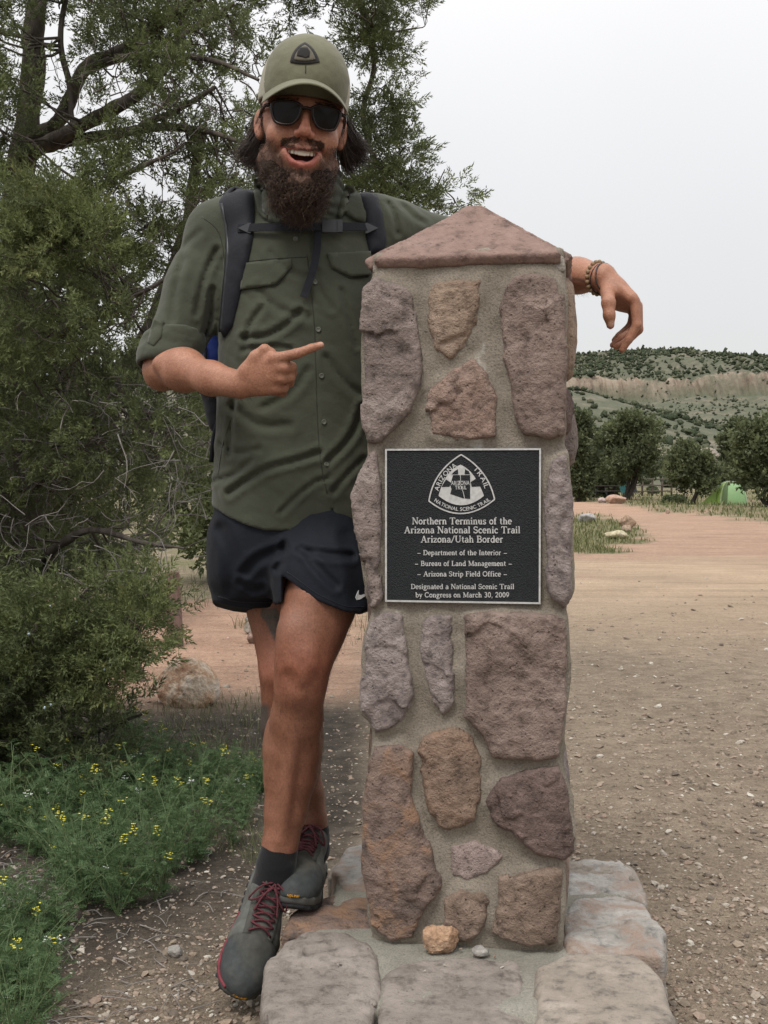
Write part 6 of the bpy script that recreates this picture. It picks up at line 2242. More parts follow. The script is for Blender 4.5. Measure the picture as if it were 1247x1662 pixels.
r = np.random.default_rng(42)
LIMBS = [  # main stems: photograph pixel, depth, radius (m)
    [(30, 1300, 5.0, .16), (24, 1000, 4.95, .12), (30, 760, 4.95, .105), (34, 520, 4.95, .095), (30, 330, 4.95, .085), (42, 215, 4.95, .072), (54, 100, 4.95, .060), (66, -60, 5.0, .045), (90, -260, 5.0, .03)],
    [(44, 235, 4.9, .06), (100, 190, 4.8, .05), (140, 110, 4.7, .042), (210, 72, 4.6, .034), (300, 10, 4.5, .026), (400, -60, 4.4, .015)],
    [(40, 255, 4.85, .06), (110, 215, 4.7, .05), (200, 166, 4.55, .042), (255, 122, 4.5, .032), (300, 58, 4.45, .024), (380, 5, 4.4, .014)],
    [(118, 200, 4.72, .020), (112, 130, 4.72, .022), (98, 60, 4.7, .020), (110, -40, 4.7, .014)],
    [(130, 118, 4.7, .034), (180, 98, 4.6, .028), (260, 88, 4.5, .022), (350, 100, 4.4, .016), (420, 130, 4.3, .009)],
    [(60, 240, 4.85, .05), (150, 222, 4.7, .038), (250, 205, 4.5, .028), (330, 212, 4.35, .020), (400, 232, 4.25, .010)],
    [(230, 205, 4.5, .024), (290, 178, 4.45, .02), (350, 140, 4.4, .012)],
    [(70, -20, 4.95, .05), (230, -70, 5.0, .045), (430, -60, 5.2, .038), (575, 0, 5.4, .030), (606, 95, 5.45, .024), (590, 190, 5.45, .018), (612, 270, 5.45, .012), (640, 320, 5.45, .008)],
    [(600, 60, 5.4, .016), (640, 50, 5.4, .009), (690, 42, 5.4, .004)],
    [(610, 265, 5.45, .012), (690, 320, 5.5, .009), (722, 275, 5.5, .004)],
    [(34, 420, 4.85, .05), (110, 390, 4.6, .034), (160, 310, 4.4, .022), (230, 270, 4.3, .016), (290, 240, 4.25, .008)],
    [(40, 560, 4.85, .05), (120, 530, 4.6, .036), (190, 490, 4.4, .026), (240, 470, 4.3, .015), (300, 430, 4.25, .008)],
    [(30, 900, 4.95, .09), (90, 760, 4.95, .085), (165, 700, 4.95, .08), (215, 600, 5.0, .075), (250, 520, 5.0, .065), (300, 380, 5.1, .05), (330, 200, 5.2, .03)],
    [(34, 820, 4.9, .05), (120, 720, 4.6, .03), (190, 660, 4.4, .022), (280, 690, 4.3, .016), (345, 688, 4.25, .008)],
    [(30, 980, 4.9, .05), (80, 900, 4.5, .032), (150, 860, 4.3, .02), (230, 880, 4.2, .014), (300, 890, 4.15, .007)],
    [(26, 1100, 4.9, .05), (90, 1060, 4.5, .03), (160, 1060, 4.25, .018), (215, 1030, 4.1, .012), (250, 980, 4.05, .006)],
    [(24, 1180, 4.9, .045), (80, 1190, 4.5, .025), (150, 1190, 4.2, .016), (230, 1160, 4.1, .008)],
    [(24, 700, 4.9, .05), (-60, 600, 4.6, .034), (-160, 520, 4.4, .02)], [(30, 300, 4.9, .05), (-60, 200, 4.8, .034), (-180, 120, 4.7, .015)],
    [(26, 1000, 4.9, .05), (-60, 960, 4.5, .03), (-170, 900, 4.3, .015)],
]
juniper = thing('juniper_tree', 'large shaggy juniper filling the left edge, its branches reaching over the hiker', 'tree', tuple(PZ(30, 1206, 0)))
LP, LR = [], []
for i, l_ in enumerate(LIMBS):
    p = smooth_path([P(a, b, c) for a, b, c, d in l_], 9 * len(l_))
    p[1:-1] += 0.012 * np.stack([fbm(p[1:-1] * 5, 2, 50 + i + k) for k in range(3)], 1)
    rad = np.interp(np.linspace(0, 1, len(p)), np.linspace(0, 1, len(l_)), [d for *_, d in l_]) * (0.78 if i == 0 else 0.60)
    m = MB()
    V, Q = tube_arrays(p[None], rad, 10)
    dirn = norm(V.reshape(len(p), 10, 3) - p[:, None]).reshape(-1, 3)
    V = V + dirn * (fbm(V * np.array((22, 22, 5)), 3, 60 + i) * np.repeat(rad, 10) * 0.34)[:, None]
    m.add(V, Q)
    m.build('trunk' if i == 0 else 'branch', BARK, juniper, True)
    LP.append(p); LR.append(rad)
LPA, LRA = np.concatenate(LP), np.concatenate(LR)

REG = [  # outline, depth range, clusters, radius, sprays per cluster, tone
    ([(-220, 330), (60, 300), (140, 290), (158, 350), (220, 420), (330, 430), (290, 520), (240, 560), (200, 640), (160, 720), (120, 800), (-220, 820)], (4.0, 4.7), 70, (.10, .20), 34, .55),
    ([(-220, 700), (130, 720), (240, 560), (340, 470), (330, 640), (320, 800), (262, 880), (215, 915), (130, 940), (-220, 960)], (4.1, 5.3), 78, (.10, .19), 30, .40),
    ([(-220, 960), (60, 985), (150, 1010), (180, 985), (215, 950), (236, 985), (222, 1040), (192, 1075), (188, 1150), (200, 1215), (160, 1262), (60, 1270), (-220, 1290)], (3.9, 4.7), 78, (.08, .16), 30, .30),
    ([(150, 1000), (190, 970), (232, 955), (252, 985), (238, 1030), (195, 1080), (150, 1130)], (3.8, 4.1), 14, (.07, .12), 30, .62),
    ([(-220, 930), (60, 940), (150, 950), (175, 1010), (165, 1100), (175, 1180), (140, 1250), (-220, 1270)], (3.75, 4.2), 46, (.09, .15), 30, .50),
    ([(60, 300), (110, 285), (152, 310), (155, 380), (110, 430), (50, 420)], (3.9, 4.2), 12, (.09, .13), 40, .85),
    ([(-220, -140), (120, -140), (110, 0), (70, 60), (60, 140), (45, 200), (-40, 300), (-220, 330)], (4.1, 4.8), 66, (.09, .16), 30, .50),
    ([(90, -140), (720, -140), (668, 20), (560, 20), (440, 30), (425, 60), (330, 45), (240, 20), (150, 40)], (4.3, 5.4), 66, (.08, .15), 26, .48),
    ([(240, 10), (420, 20), (430, 100), (425, 250), (380, 330), (330, 240), (250, 150), (180, 130), (150, 60)], (4.2, 5.0), 36, (.06, .12), 20, .50),
    ([(130, 150), (330, 200), (400, 330), (360, 380), (330, 420), (210, 420), (165, 330), (120, 260)], (4.2, 5.0), 32, (.06, .10), 18, .55),
    ([(565, -60), (665, -60), (662, 60), (640, 110), (655, 160), (630, 190), (590, 200), (570, 130), (590, 60)], (5.2, 5.7), 22, (.08, .14), 30, .45),
    ([(560, 180), (640, 190), (636, 236), (662, 240), (655, 280), (690, 318), (640, 330), (560, 300)], (5.2, 5.7), 16, (.08, .13), 30, .5),
    ([(585, 290), (655, 290), (700, 318), (722, 290), (742, 272), (738, 330), (715, 352), (600, 345)], (5.3, 5.7), 12, (.06, .11), 28, .62),
]
FP, FD, FL_, FT, TW = [], [], [], [], []
for pl, (y0, y1), n, (r0, r1), ns, tone in REG:
    q = in_poly(r, pl, n)
    for x, y in q:
        Y = r.uniform(y0, y1)
        c = P(x, y, Y)
        if c[2] < 0.06: c[2] = 0.06 + 0.1 * r.random()
        R_ = r.uniform(r0, r1)
        # feeding branchlet from the nearest limb
        d2 = np.linalg.norm((LPA - c) * [1, 0.8, 1.0] + [0, 0, 0.0], axis=1) + 0.1 * (LPA[:, 2] > c[2] + 0.15)
        k = int(np.argmin(d2))
        a = LPA[k]
        mid = (a + c) / 2 + r.normal(0, 0.03, 3) + [0, 0, -0.04]
        TW.append((smooth_path([a, mid, c], 7), min(LRA[k] * 0.6, 0.0045 + 0.007 * np.linalg.norm(c - a))))
        out = norm(c - a + 1e-4)
        k_ = int(ns * (R_ / r1) ** 2 + 6)
        u = norm(r.normal(0, 1, (k_, 3)) + out * 0.4)
        rr = R_ * r.uniform(0.15, 1, (k_, 1)) ** 0.6
        p = c + u * rr * [1.15, 1, 0.85]
        d = norm(u + out * 0.5 + [0, 0, 0.45] + r.normal(0, 0.3, (k_, 3)))
        p[:, 2] = np.maximum(p[:, 2], 0.02)
        FP.append(p); FD.append(d); FL_.append(r.uniform(0.055, 0.105, k_)); FT.append(np.clip(tone + r.normal(0, 0.14) + r.normal(0, 0.13, k_), 0, 1))
        for j in range(3):
            tip = p[r.integers(0, k_)]
            TW.append((smooth_path([c, (c + tip) / 2 + r.normal(0, 0.012, 3), tip], 7), 0.0035))
FP, FD, FL_, FT = map(np.concatenate, (FP, FD, FL_, FT))
V, Q, At = foliage_mesh(FP, FD, FL_, SPRAYS, r, FT)
tag(obj('crown', V, [Q], JUNIPER, juniper, False, {'tone': At}), kind='stuff')
PT = np.array([p for p, _ in TW]); rad = np.array([w for _, w in TW])
PT[:, 1:-1] += r.normal(0, 0.006, PT[:, 1:-1].shape)
V, Q = tube_arrays(PT, rad[:, None] * np.linspace(1, 0.4, 7)[None], 3)
tag(obj('twigs', V, [Q], BARK, juniper, True), kind='stuff')
# dead twigs, grey where tangled under the foliage
DT = []
for pl, n in (([(0, 640), (250, 620), (340, 690), (345, 900), (150, 940), (0, 900)], 190), ([(130, 160), (420, 180), (420, 330), (300, 420), (150, 420)], 50), ([(60, 480), (340, 480), (330, 640), (150, 700), (40, 640)], 60),
              ([(80, 930), (200, 930), (180, 1020), (90, 1010)], 24), ([(80, 60), (330, 60), (420, 160), (150, 190)], 26)):
    for x, y in in_poly(r, pl, n):
        Y = r.uniform(3.95, 4.5)
        c = P(x, y, Y)
        d = norm(np.array((r.normal(0.4, 0.8), r.normal(0, 0.4), r.normal(-0.25, 0.6))))
        L_ = r.uniform(0.10, 0.30)
        pts = [c]
        for _ in range(4):
            d = norm(d + r.normal(0, 0.38, 3) + [0, 0, -0.05]); pts.append(pts[-1] + d * L_ / 4)
        DT.append((smooth_path(pts, 9), r.uniform(0.0011, 0.0034)))
        for _ in range(2):
            b0 = pts[r.integers(1, 4)]; d2 = norm(d + r.normal(0, 0.7, 3)); e = b0 + d2 * L_ * 0.4
            DT.append((smooth_path([b0, (b0 + e) / 2 + r.normal(0, 0.01, 3), e], 9), 0.0010))
hi_ = np.array([p[0][2] > 1.42 for p, _ in DT])
PT = np.array([p for p, _ in DT]); rad = np.array([w for _, w in DT])
for nm_, mk, mt in (('dead_twigs', ~hi_, TWIG), ('backlit_dark_twigs', hi_, BARK)):  # high twigs take the darker bark colour, as if backlit by the sky
    V, Q = tube_arrays(PT[mk], rad[mk][:, None] * np.linspace(1, 0.45, 9)[None], 3)
    tag(obj(nm_, V, [Q], mt, juniper, True), kind='stuff')
# pale blue berries
k = r.choice(len(FP), 150)
c = FP[k] + FD[k] * 0.05 + [0, -0.03, 0]
V, T_ = scatter_rocks(c, r.uniform(0.0035, 0.0055, len(c)), 1.0, r, 0.03)
tag(obj('berries', V, [T_], simple('juniper_berry', (0.36, 0.42, 0.50), 0.7), juniper, True), kind='stuff')

# ------------------------------------------------------------------ plainer trees farther off
def far_tree(name, label, base, h, w, trunks, lobes, seed, n, spray, templ, tone, group=None, depth=None, mat=None, low=0.12):
    """crown of leaf clumps in uneven lobes over a forked trunk; base in world, h and w in metres"""
    rg = np.random.default_rng(seed)
    base = np.asarray(base, float)
    t_ = thing(name, label, 'tree', tuple(base), group=group)
    dp = depth or w * 0.8
    C, Rr = [], []
    for k in range(lobes):
        a = rg.uniform(0, 2 * pi); u = rg.random() ** 0.5
        z = low + (0.92 - low) * (k + 0.5) / lobes
        prof = rg.uniform(0.6, 1.0) * math.sin(min(1, (z - low * 0.6) / (1 - low * 0.6)) ** 0.75 * pi) ** 0.6
        C.append(base + [cos(a) * u * w * 0.42 * prof, sin(a) * u * dp * 0.40 * prof, z * h * rg.uniform(0.9, 1.06)])
        Rr.append(w * rg.uniform(0.10, 0.20))
    C = np.array(C); Rr = np.array(Rr)
    m = MB()
    for j in range(trunks):
        a = rg.uniform(0, 2 * pi)
        tp = C[rg.integers(len(C) // 2, len(C))]
        b = base + [cos(a) * 0.02 * w, sin(a) * 0.02 * w, -0.05]
        pth = smooth_path([b, b * 0.6 + tp * 0.4 + rg.normal(0, 0.04 * w, 3), tp], 10)
        m.tube(pth, np.linspace(h * 0.045, h * 0.012, 10) / math.sqrt(trunks), 7)
        for c in C[rg.choice(len(C), min(len(C), 6), False)]:
            q = pth[rg.integers(3, 9)]
            m.tube(smooth_path([q, (q + c) / 2 - [0, 0, 0.03 * h], c], 6), np.linspace(h * 0.014, h * 0.005, 6) / math.sqrt(trunks), 5)
    m.build('trunk', BARK_DARK, t_, True)
    i = rg.integers(0, lobes, n)
    u = norm(rg.normal(0, 1, (n, 3)))
    p = C[i] + u * (Rr[i] * rg.uniform(0.25, 1.08, n) ** 0.55)[:, None] * [1, dp / w, 0.8]
    d = norm(u + [0, 0, 0.5] + rg.normal(0, 0.3, (n, 3)))
    p[:, 2] = np.maximum(p[:, 2], base[2] + 0.02)
    V, Q, At = foliage_mesh(p, d, spray * rg.uniform(0.6, 1.3, n), templ, rg, np.clip(tone + rg.normal(0, .1, lobes)[i] + rg.normal(0, 0.12, n), 0, 1))
    tag(obj('crown', V, [Q], mat or JUNIPER, t_, False, {'tone': At}), kind='stuff')
    return t_


far_tree('juniper_tree', 'dark juniper standing behind the large shaggy juniper at the left', (-2.75, 8.8, 0), 3.1, 2.5, 4, 26, 3, 2600, 0.17, SPRAYS_LO, 0.30, low=0.16)
far_tree('juniper_tree', 'low juniper half hidden behind the brown post and the hiker\'s shorts', (-1.35, 12.5, 0), 2.3, 2.4, 4, 20, 4, 1500, 0.2, SPRAYS_LO, 0.42, low=0.12)
# ================================================================== mesa and shrubby knoll beyond the campground
def mesa_h(X, Y):
    n1 = fbm(np.stack([X / 90, Y / 90, X * 0], 1), 3, 3)
    n2 = fbm(np.stack([X / 22, Y / 60, X * 0], 1), 3, 7)
    n3 = fbm(np.stack([X / 7, Y / 40, X * 0], 1), 2, 8)
    n4 = np.abs(fbm(np.stack([X / 3.2, Y / 60, X * 0], 1), 2, 18))
    yc = 560 + 16 * n1 + 11 * n2 + 8 * n3 + 5 * n4 - 0.06 * (X - 140)        # line of the cliff foot
    s = np.clip((Y - 230) / (yc - 230), 0, 1)
    low = 40 * s ** 1.35 + 2.5 * fbm(np.stack([X / 25, Y / 25, X * 0], 1), 4, 11) * s
    cl = np.clip((Y - yc) / 7, 0, 1)
    cl = np.where(cl < 0.5, cl * 1.1, np.minimum(1, 0.62 + (cl - 0.55) * 0.85))
    hc = 9.5 + 3.0 * np.clip((X - 110) / 80, -1, 1) + 3.0 * n2 + 2.6 * n3 - 3.0 * n4
    low = low + hc * cl
    t_ = np.clip((Y - yc - 7) / 100, 0, 1)
    top = 75.5 - 0.055 * np.abs(X - 160) * (X > 160) - 0.05 * (150 - X) * (X < 150) - 2.2 * np.clip((X - 188) / 40, 0, 2)
    low = low + (top - 40 - hc) * (t_ ** 0.8) * (Y > yc)
    kc = np.where(X < 56, 27.5 + (56 - X) * 0.05, 27.5 - (X - 56) * 0.30)
    kc = np.maximum(kc, 0) + 1.2 * n2
    prof = np.exp(-((Y - 350) / np.where(Y < 350, 95, 60)) ** 2)
    kn = kc * prof
    return np.maximum(low, kn) + 0.0, cl * (Y > yc - 1) * (t_ < 0.03), kn > low, t_


xs = np.concatenate([np.linspace(-1500, -120, 24), np.linspace(-100, 55, 40), np.linspace(58, 260, 150), np.linspace(270, 1600, 30)])
ys = np.concatenate([np.linspace(150, 520, 75), np.linspace(523, 600, 70), np.linspace(604, 760, 40), np.linspace(780, 1600, 12)])
XX, YY = np.meshgrid(xs, ys)
X, Y = XX.ravel(), YY.ravel()
hz, clf, kno, tt = mesa_h(X, Y)
hz = np.where(Y > 690, hz - (Y - 690) * 0.03, hz) - 0.9 + np.clip((Y - 150) / 80, 0, 1) * 0.9
nx, ny = len(xs), len(ys)
ii = (np.arange(ny - 1)[:, None] * nx + np.arange(nx - 1)[None]).ravel()
t = NT('mesa_rock')
cl = t.attr('cliff', 'Fac'); tp = t.attr('top', 'Fac')
na = t.noise(0.045, 6, 0.65); nb = t.noise(0.22, 5, 0.65); ns = t.noise(0.42, 6, 0.7, t.mapping((1, 0.2, 0.12)))
slope = t.ramp(nb, [(0.30, (0.088, 0.090, 0.066)), (0.5, (0.145, 0.136, 0.103)), (0.72, (0.225, 0.195, 0.15))])
slope = t.mix(t.ramp(na, [(0.38, 0.0), (0.56, 0.8)]), slope, (0.095, 0.108, 0.072))
layer = t.noise(0.06, 4, 0.6, t.mapping((0.2, 0.2, 6.0)))
cliffc = t.ramp(ns, [(0.30, (0.070, 0.054, 0.045)), (0.41, (0.200, 0.150, 0.115)), (0.56, (0.275, 0.230, 0.178)), (0.66, (0.245, 0.205, 0.16)), (0.80, (0.285, 0.185, 0.13))])
cliffc = t.mix(0.35, cliffc, t.ramp(layer, [(0.35, 0.6), (0.65, 1.2)]), 'MULTIPLY')
col = t.mix(t.math('MULTIPLY', cl, t.ramp(t.noise(0.09, 5, 0.7), [(0.36, 0.15), (0.50, 1.0)])), slope, cliffc)
MESA = t.done(col, 0.95, t.bump(t.math('ADD', nb, ns), 0.6, 2.0), 0.1)
tag(obj('mesa', np.stack([X, Y, hz], 1), [np.stack([ii, ii + 1, ii + nx + 1, ii + nx], 1)], MESA, None, True, {'cliff': np.clip(clf * 1.2, 0, 1), 'top': tt}), kind='structure')

r = np.random.default_rng(77)
N = 48000
Yb = r.uniform(165, 720, N)
Xb = (r.uniform(560, 1700, N) - 623.5) / FPX * Yb
hb, cb, kb, tb = mesa_h(Xb, Yb)
dens = np.where(kb, 0.75, np.where(tb > 0.03, 0.9, 0.30)) * (Yb / 560) ** 0.9
patchy = fbm(np.stack([Xb / 30, Yb / 30, Xb * 0], 1), 3, 15)
dens = dens * np.clip(0.75 + patchy * np.where(kb, 0.8, 1.5), 0.08, 1.3)
dens = np.where(cb > 0.2, 0.22, dens)
k = r.random(N) < dens * 0.74
Xb, Yb, hb, kb, tb = Xb[k], Yb[k], hb[k], kb[k], tb[k]
sz = np.exp(r.normal(0, 0.32, len(Xb))) * np.where(kb, 0.60, np.where(tb > 0.03, 0.85, 0.48))
hb = np.where(Yb > 690, hb - (Yb - 690) * 0.03, hb)
c = np.stack([Xb, Yb, hb + sz * 0.45], 1)
nr_ = Yb < 380
V1, T1 = scatter_rocks(c[nr_], sz[nr_], 0.95, r, 0.26)
c2 = np.concatenate([c[~nr_], c + r.normal(0, 0.6, c.shape) * sz[:, None]]); s2 = np.concatenate([sz[~nr_] * 1.1, sz * 0.75])
V2, T2 = scatter_rocks(c2, s2, 0.95, r, 0.26, True)
t = NT('far_scrub')
_c = t.ramp(t.island(), [(0.0, (0.036, 0.047, 0.030)), (0.5, (0.058, 0.072, 0.043)), (0.85, (0.088, 0.100, 0.062)), (1.0, (0.13, 0.13, 0.085))])
_c = t.mix(0.8, _c, t.ramp(t.noise(2.2, 3, 0.7), [(0.3, 0.6), (0.7, 1.35)]), 'MULTIPLY')
SCRUB = t.done(_c, 0.95, t.bump(t.noise(3.0, 3), 1.0, 0.4), 0.05)
tag(obj('scrub', np.concatenate([V1, V2]), [np.concatenate([T1, T2 + len(V1)])], SCRUB, None, True), kind='stuff')

# ------------------------------------------------------------------ rocks
def boulder(name, label, c, half_, mat, seed, cell=None, amp=0.10, cat='rock', group=None, planes=9, rot=0.0):
    """faceted stone: an ellipsoid cut by random planes"""
    rg = np.random.default_rng(seed)
    c = np.asarray(c, float); hh = np.asarray(half_, float)
    s_ = hh.mean()
    S = Sculpt()
    S.add(ellip((0, 0, 0), hh), 0)
    nr = norm(rg.normal(0, 1, (planes, 3)))
    for n in nr:
        off = np.linalg.norm(n * hh) * rg.uniform(0.62, 0.86)
        S.keep(half(lambda p, n=n, off=off: p @ n - off), s_ * 0.10)
    rd = rock_disp(seed, s_ * amp, 1.6 / s_, 0.9)
    S.disp, S.dm = rd, s_ * amp * 2
    V, Q = S.mesh(cell or s_ * 0.085)
    V = V @ Rz(rot).T + c
    o = obj(name, V - c, [Q], mat, None, True)
    o.location = tuple(c)
    return tag(o, label, cat, group)


def gp_(px, py):
    """ground point under a photograph pixel"""
    q = PZ(px, py, 0.0)
    return np.array((q[0], q[1], float(gheight(q[:1], q[1:2])[0])))


def on_ground(px0, px1, py0, py1, dep=0.9):
    """centre and half sizes of something resting on the ground inside a pixel box"""
    b = gp_((px0 + px1) / 2, py1)
    k = b[1] / FPX
    hw, hh = (px1 - px0) / 2 * k, (py1 - py0) / 2 * k
    return b + [0, hw * dep * 0.6, hh * 0.82], (hw * 1.05, hw * dep, hh * 1.12)


t = NT('white_limestone')
_n = t.noise(9, 6, 0.65, dist=0.6); _m = t.noise(60, 5, 0.65)
_c = t.ramp(_n, [(0.32, (0.30, 0.165, 0.10)), (0.44, (0.43, 0.29, 0.195)), (0.55, (0.58, 0.47, 0.36)), (0.72, (0.50, 0.46, 0.41))])
_c = t.mix(0.8, _c, t.ramp(_m, [(0.3, 0.6), (0.7, 1.2)]), 'MULTIPLY')
LIME = t.done(_c, 0.9, t.bump(_m, 0.7, 0.02), 0.15)
c, hh = on_ground(244, 352, 1060, 1146, 0.8)
c[2] -= 0.07; hh = (hh[0], hh[1], hh[2] * 1.35)
boulder('boulder', 'rough cream and rust coloured boulder at the edge of the red dirt beside the juniper', c, hh, LIME, 5, 0.010, 0.14, 'boulder', planes=8)
for i, (box, m_, lab) in enumerate((
        ((940, 968, 834, 850), rock_mat('grey_boulder', (0.22, 0.21, 0.20), (0.36, 0.35, 0.335), (0.46, 0.45, 0.44), bump=0.4), 'grey white boulder at the left end of the grass island'),
        ((1004, 1034, 837, 860), rock_mat('brown_boulder', (0.22, 0.145, 0.10), (0.33, 0.235, 0.165), (0.42, 0.31, 0.23), bump=0.4), 'upright brown boulder on the grass island by the dirt road'),
        ((1010, 1029, 851, 864), ROCK['tan'], 'small tan rock leaning in front of the upright brown boulder'),
        ((983, 1025, 860, 875), rock_mat('cream_boulder', (0.33, 0.28, 0.18), (0.47, 0.42, 0.29), (0.55, 0.51, 0.40), bump=0.4), 'long low cream coloured boulder lying on the grass island'),
        ((985, 1019, 802, 818), rock_mat('pink_boulder', (0.30, 0.19, 0.14), (0.42, 0.28, 0.21), (0.50, 0.36, 0.28), bump=0.4), 'pinkish boulder across the road under the forked juniper'),
        ((971, 986, 807, 816), ROCK['pale'], 'small pale rock beside the pinkish boulder across the road'),
        ((1081, 1089, 823, 833), ROCK['tan'], 'little tan stone standing alone on the far road edge'),
        ((395, 424, 1008, 1030), ROCK['ledge_tan'], 'rounded pinkish rock behind the hiker\'s knee'),
        ((401, 430, 1024, 1046), ROCK['pink_tan'], 'flat pink rock in front of the rounded one behind the hiker\'s knee'),
        ((398, 412, 996, 1010), ROCK['ledge_pale'], 'small white rock topmost of the three behind the hiker\'s knee'),
        ((37, 55, 981, 992), ROCK['ledge_pale'], 'white rock on the red dirt seen under the juniper'),
        ((270, 296, 1533, 1553), ROCK['ledge_pale'], 'smooth white stone lying on dark soil left of the front shoe'),
        ((1090, 1135, 718, 742), ROCK['ledge_pale'], 'broad pale rock outcrop on the slope above the small round juniper'),
        ((1135, 1172, 724, 742), ROCK['ledge_tan'], 'pale rock outcrop on the slope right of the broad one'))):
    if box[3] < 760:
        Yb_ = 150.0
        b = P((box[0] + box[1]) / 2, box[3], Yb_)
        hw, hh_ = (box[1] - box[0]) / 2 * Yb_ / FPX, (box[3] - box[2]) / 2 * Yb_ / FPX
        c, hh = b + [0, hw, hh_ * 0.2], (hw * 1.1, hw, hh_ * 2.2)
        c[2] -= hh_ * 0.6
    else:
        c, hh = on_ground(*box)
    boulder('rock' if i < 12 else 'outcrop', lab, c, hh, m_, 200 + i, None, 0.12)
# loose stones left on the ledge
ORG = rock_mat('orange_pebble', (0.40, 0.24, 0.15), (0.52, 0.34, 0.22), (0.60, 0.43, 0.31), speck=0.3, bump=0.5, scale=2)
c = PZ(712, 1540, 0.185)
boulder('stone', 'orange stone left on the ledge at the foot of the pillar', c + [0, 0, 0.018], (0.042, 0.028, 0.030), ORG, 301, 0.0026, 0.26, 'stone', planes=11)
c = PZ(781, 1549, 0.182)
boulder('stone', 'small grey and white stone left on the ledge right of the orange one', c + [0, 0, 0.006], (0.019, 0.014, 0.011), ROCK['ledge_pale'], 302, 0.002, 0.22, 'stone', planes=7)
c = np.array([PZ(x, y, 0.184) for x, y in ((748, 1540), (803, 1552), (722, 1566), (740, 1582), (815, 1570), (690, 1575))])
V, T_ = scatter_rocks(c, np.array((.0035, .004, .003, .003, .003, .0025)), 0.7, r)
tag(obj('chips', V, [T_], GRAVEL, None, False), kind='stuff')

# ------------------------------------------------------------------ wooden post at the left
b = gp_(288, 1050)
S = Sculpt()
S.add(capsule(b + [0, 0, -0.1], b + [-0.035, 0.01, 0.52], 0.050, 0.046), 0)
S.keep(half(lambda p: p[:, 2] - b[2] - 0.50), 0.012)
S.disp = lambda p: 0.004 * fbm(p * np.array((40, 40, 4)), 3, 71)
S.dm = 0.008
V, Q = S.mesh(0.008)
t = NT('brown_post_wood')
_n = t.noise(30, 5, 0.6, t.mapping((1, 1, 0.08)))
tag(obj('wooden_post', V - b, [Q], t.done(t.ramp(_n, [(0.3, (0.13, 0.085, 0.072)), (0.7, (0.21, 0.145, 0.125))]), 0.9, t.bump(_n, 0.6, 0.01), 0.1), None, True),
    'round brown wooden post rising from the red dirt in front of the juniper branches', 'post').location = tuple(b)

# ------------------------------------------------------------------ campground trees
FARLEAF = leafmat('far_juniper_leaf', [(0.0, (0.052, 0.064, 0.036)), (0.45, (0.118, 0.140, 0.070)), (0.8, (0.170, 0.195, 0.092)), (1.0, (0.20, 0.205, 0.115))], 0.35)


def camp_tree(label, px0, px1, py0, pyb, Y_, seed, trunks=2, lobes=22, n=2200, tone=0.45, low=0.12, spray=0.34):
    k = Y_ / FPX
    b = P((px0 + px1) / 2, pyb, Y_)
    b[2] = float(gheight(b[:1], b[1:2])[0])
    h = (pyb - py0) * k
    return far_tree('juniper_tree', label, b, h * 1.02, (px1 - px0) * k * 1.08, trunks, lobes, seed, n, spray, SPRAYS_FAR, tone, 'junipers round the campground', mat=FARLEAF, low=low)


camp_tree('tall dark juniper just right of the pillar across the road', 905, 972, 662, 808, 62, 11, 2, 26, 2600, 0.35, 0.10)
camp_tree('wide forked juniper with a pale grey trunk behind the picnic table', 955, 1080, 672, 809, 66, 12, 3, 34, 2300, 0.52, 0.32)
camp_tree('dark juniper low between the two taller ones right of the pillar', 930, 1030, 720, 806, 74, 17, 3, 22, 2000, 0.30, 0.08)  # leaf tone set darker than on the other camp trees
camp_tree('small round juniper standing alone with a bare leaning trunk', 1080, 1166, 726, 819, 54, 13, 1, 22, 1700, 0.45, 0.34, 0.28)
camp_tree('juniper rising behind the tent at the picture\'s right edge', 1166, 1222, 673, 812, 72, 14, 2, 20, 1800, 0.38, 0.15)
camp_tree('large juniper overhanging the right side of the green tent', 1188, 1310, 692, 826, 47, 15, 4, 34, 2600, 0.40, 0.30, 0.32)
camp_tree('small juniper on the slope above the round one', 1072, 1098, 674, 700, 190, 16, 1, 8, 400, 0.4, 0.1, 0.8)
camp_tree('juniper beyond the pillar\'s left side far across the clearing', 600, 720, 690, 806, 70, 18, 2, 20, 1500, 0.4, 0.1)
BUSH = leafmat('far_bush_leaf', [(0.0, (0.07, 0.095, 0.045)), (1.0, (0.12, 0.14, 0.07))], 0.2)
for i, (a, b_, y0, y1, lab) in enumerate(((1077, 1092, 807, 816, 'small round green bush left of its twin by the small juniper'), (1091, 1111, 806, 816, 'slightly larger round green bush right of its twin by the small juniper'),
                                          (1052, 1066, 786, 794, 'low dark bush at the foot of the rail fence'), (1054, 1068, 796, 802, 'flat dark bush in the dry grass below the rail fence'))):
    bb = gp_((a + b_) / 2, max(y1, 800))
    k = bb[1] / FPX
    rg = np.random.default_rng(400 + i)
    n = 380
    u = norm(rg.normal(0, 1, (n, 3))); u[:, 2] = np.abs(u[:, 2])
    hw, hh_ = (b_ - a) / 2 * k, (y1 - y0) * k
    p = u * rg.uniform(0.3, 1, (n, 1)) ** 0.5 * [hw, hw, hh_]
    V, Q, At = foliage_mesh(p, norm(u + [0, 0, 0.5]), hh_ * 0.5 * rg.uniform(0.6, 1.2, n), SPRAYS_FAR, rg, rg.random(n))
    o = obj('bush', V, [Q], BUSH, None, False, {'tone': At})
    o.location = tuple(bb)
    tag(o, lab, 'bush')

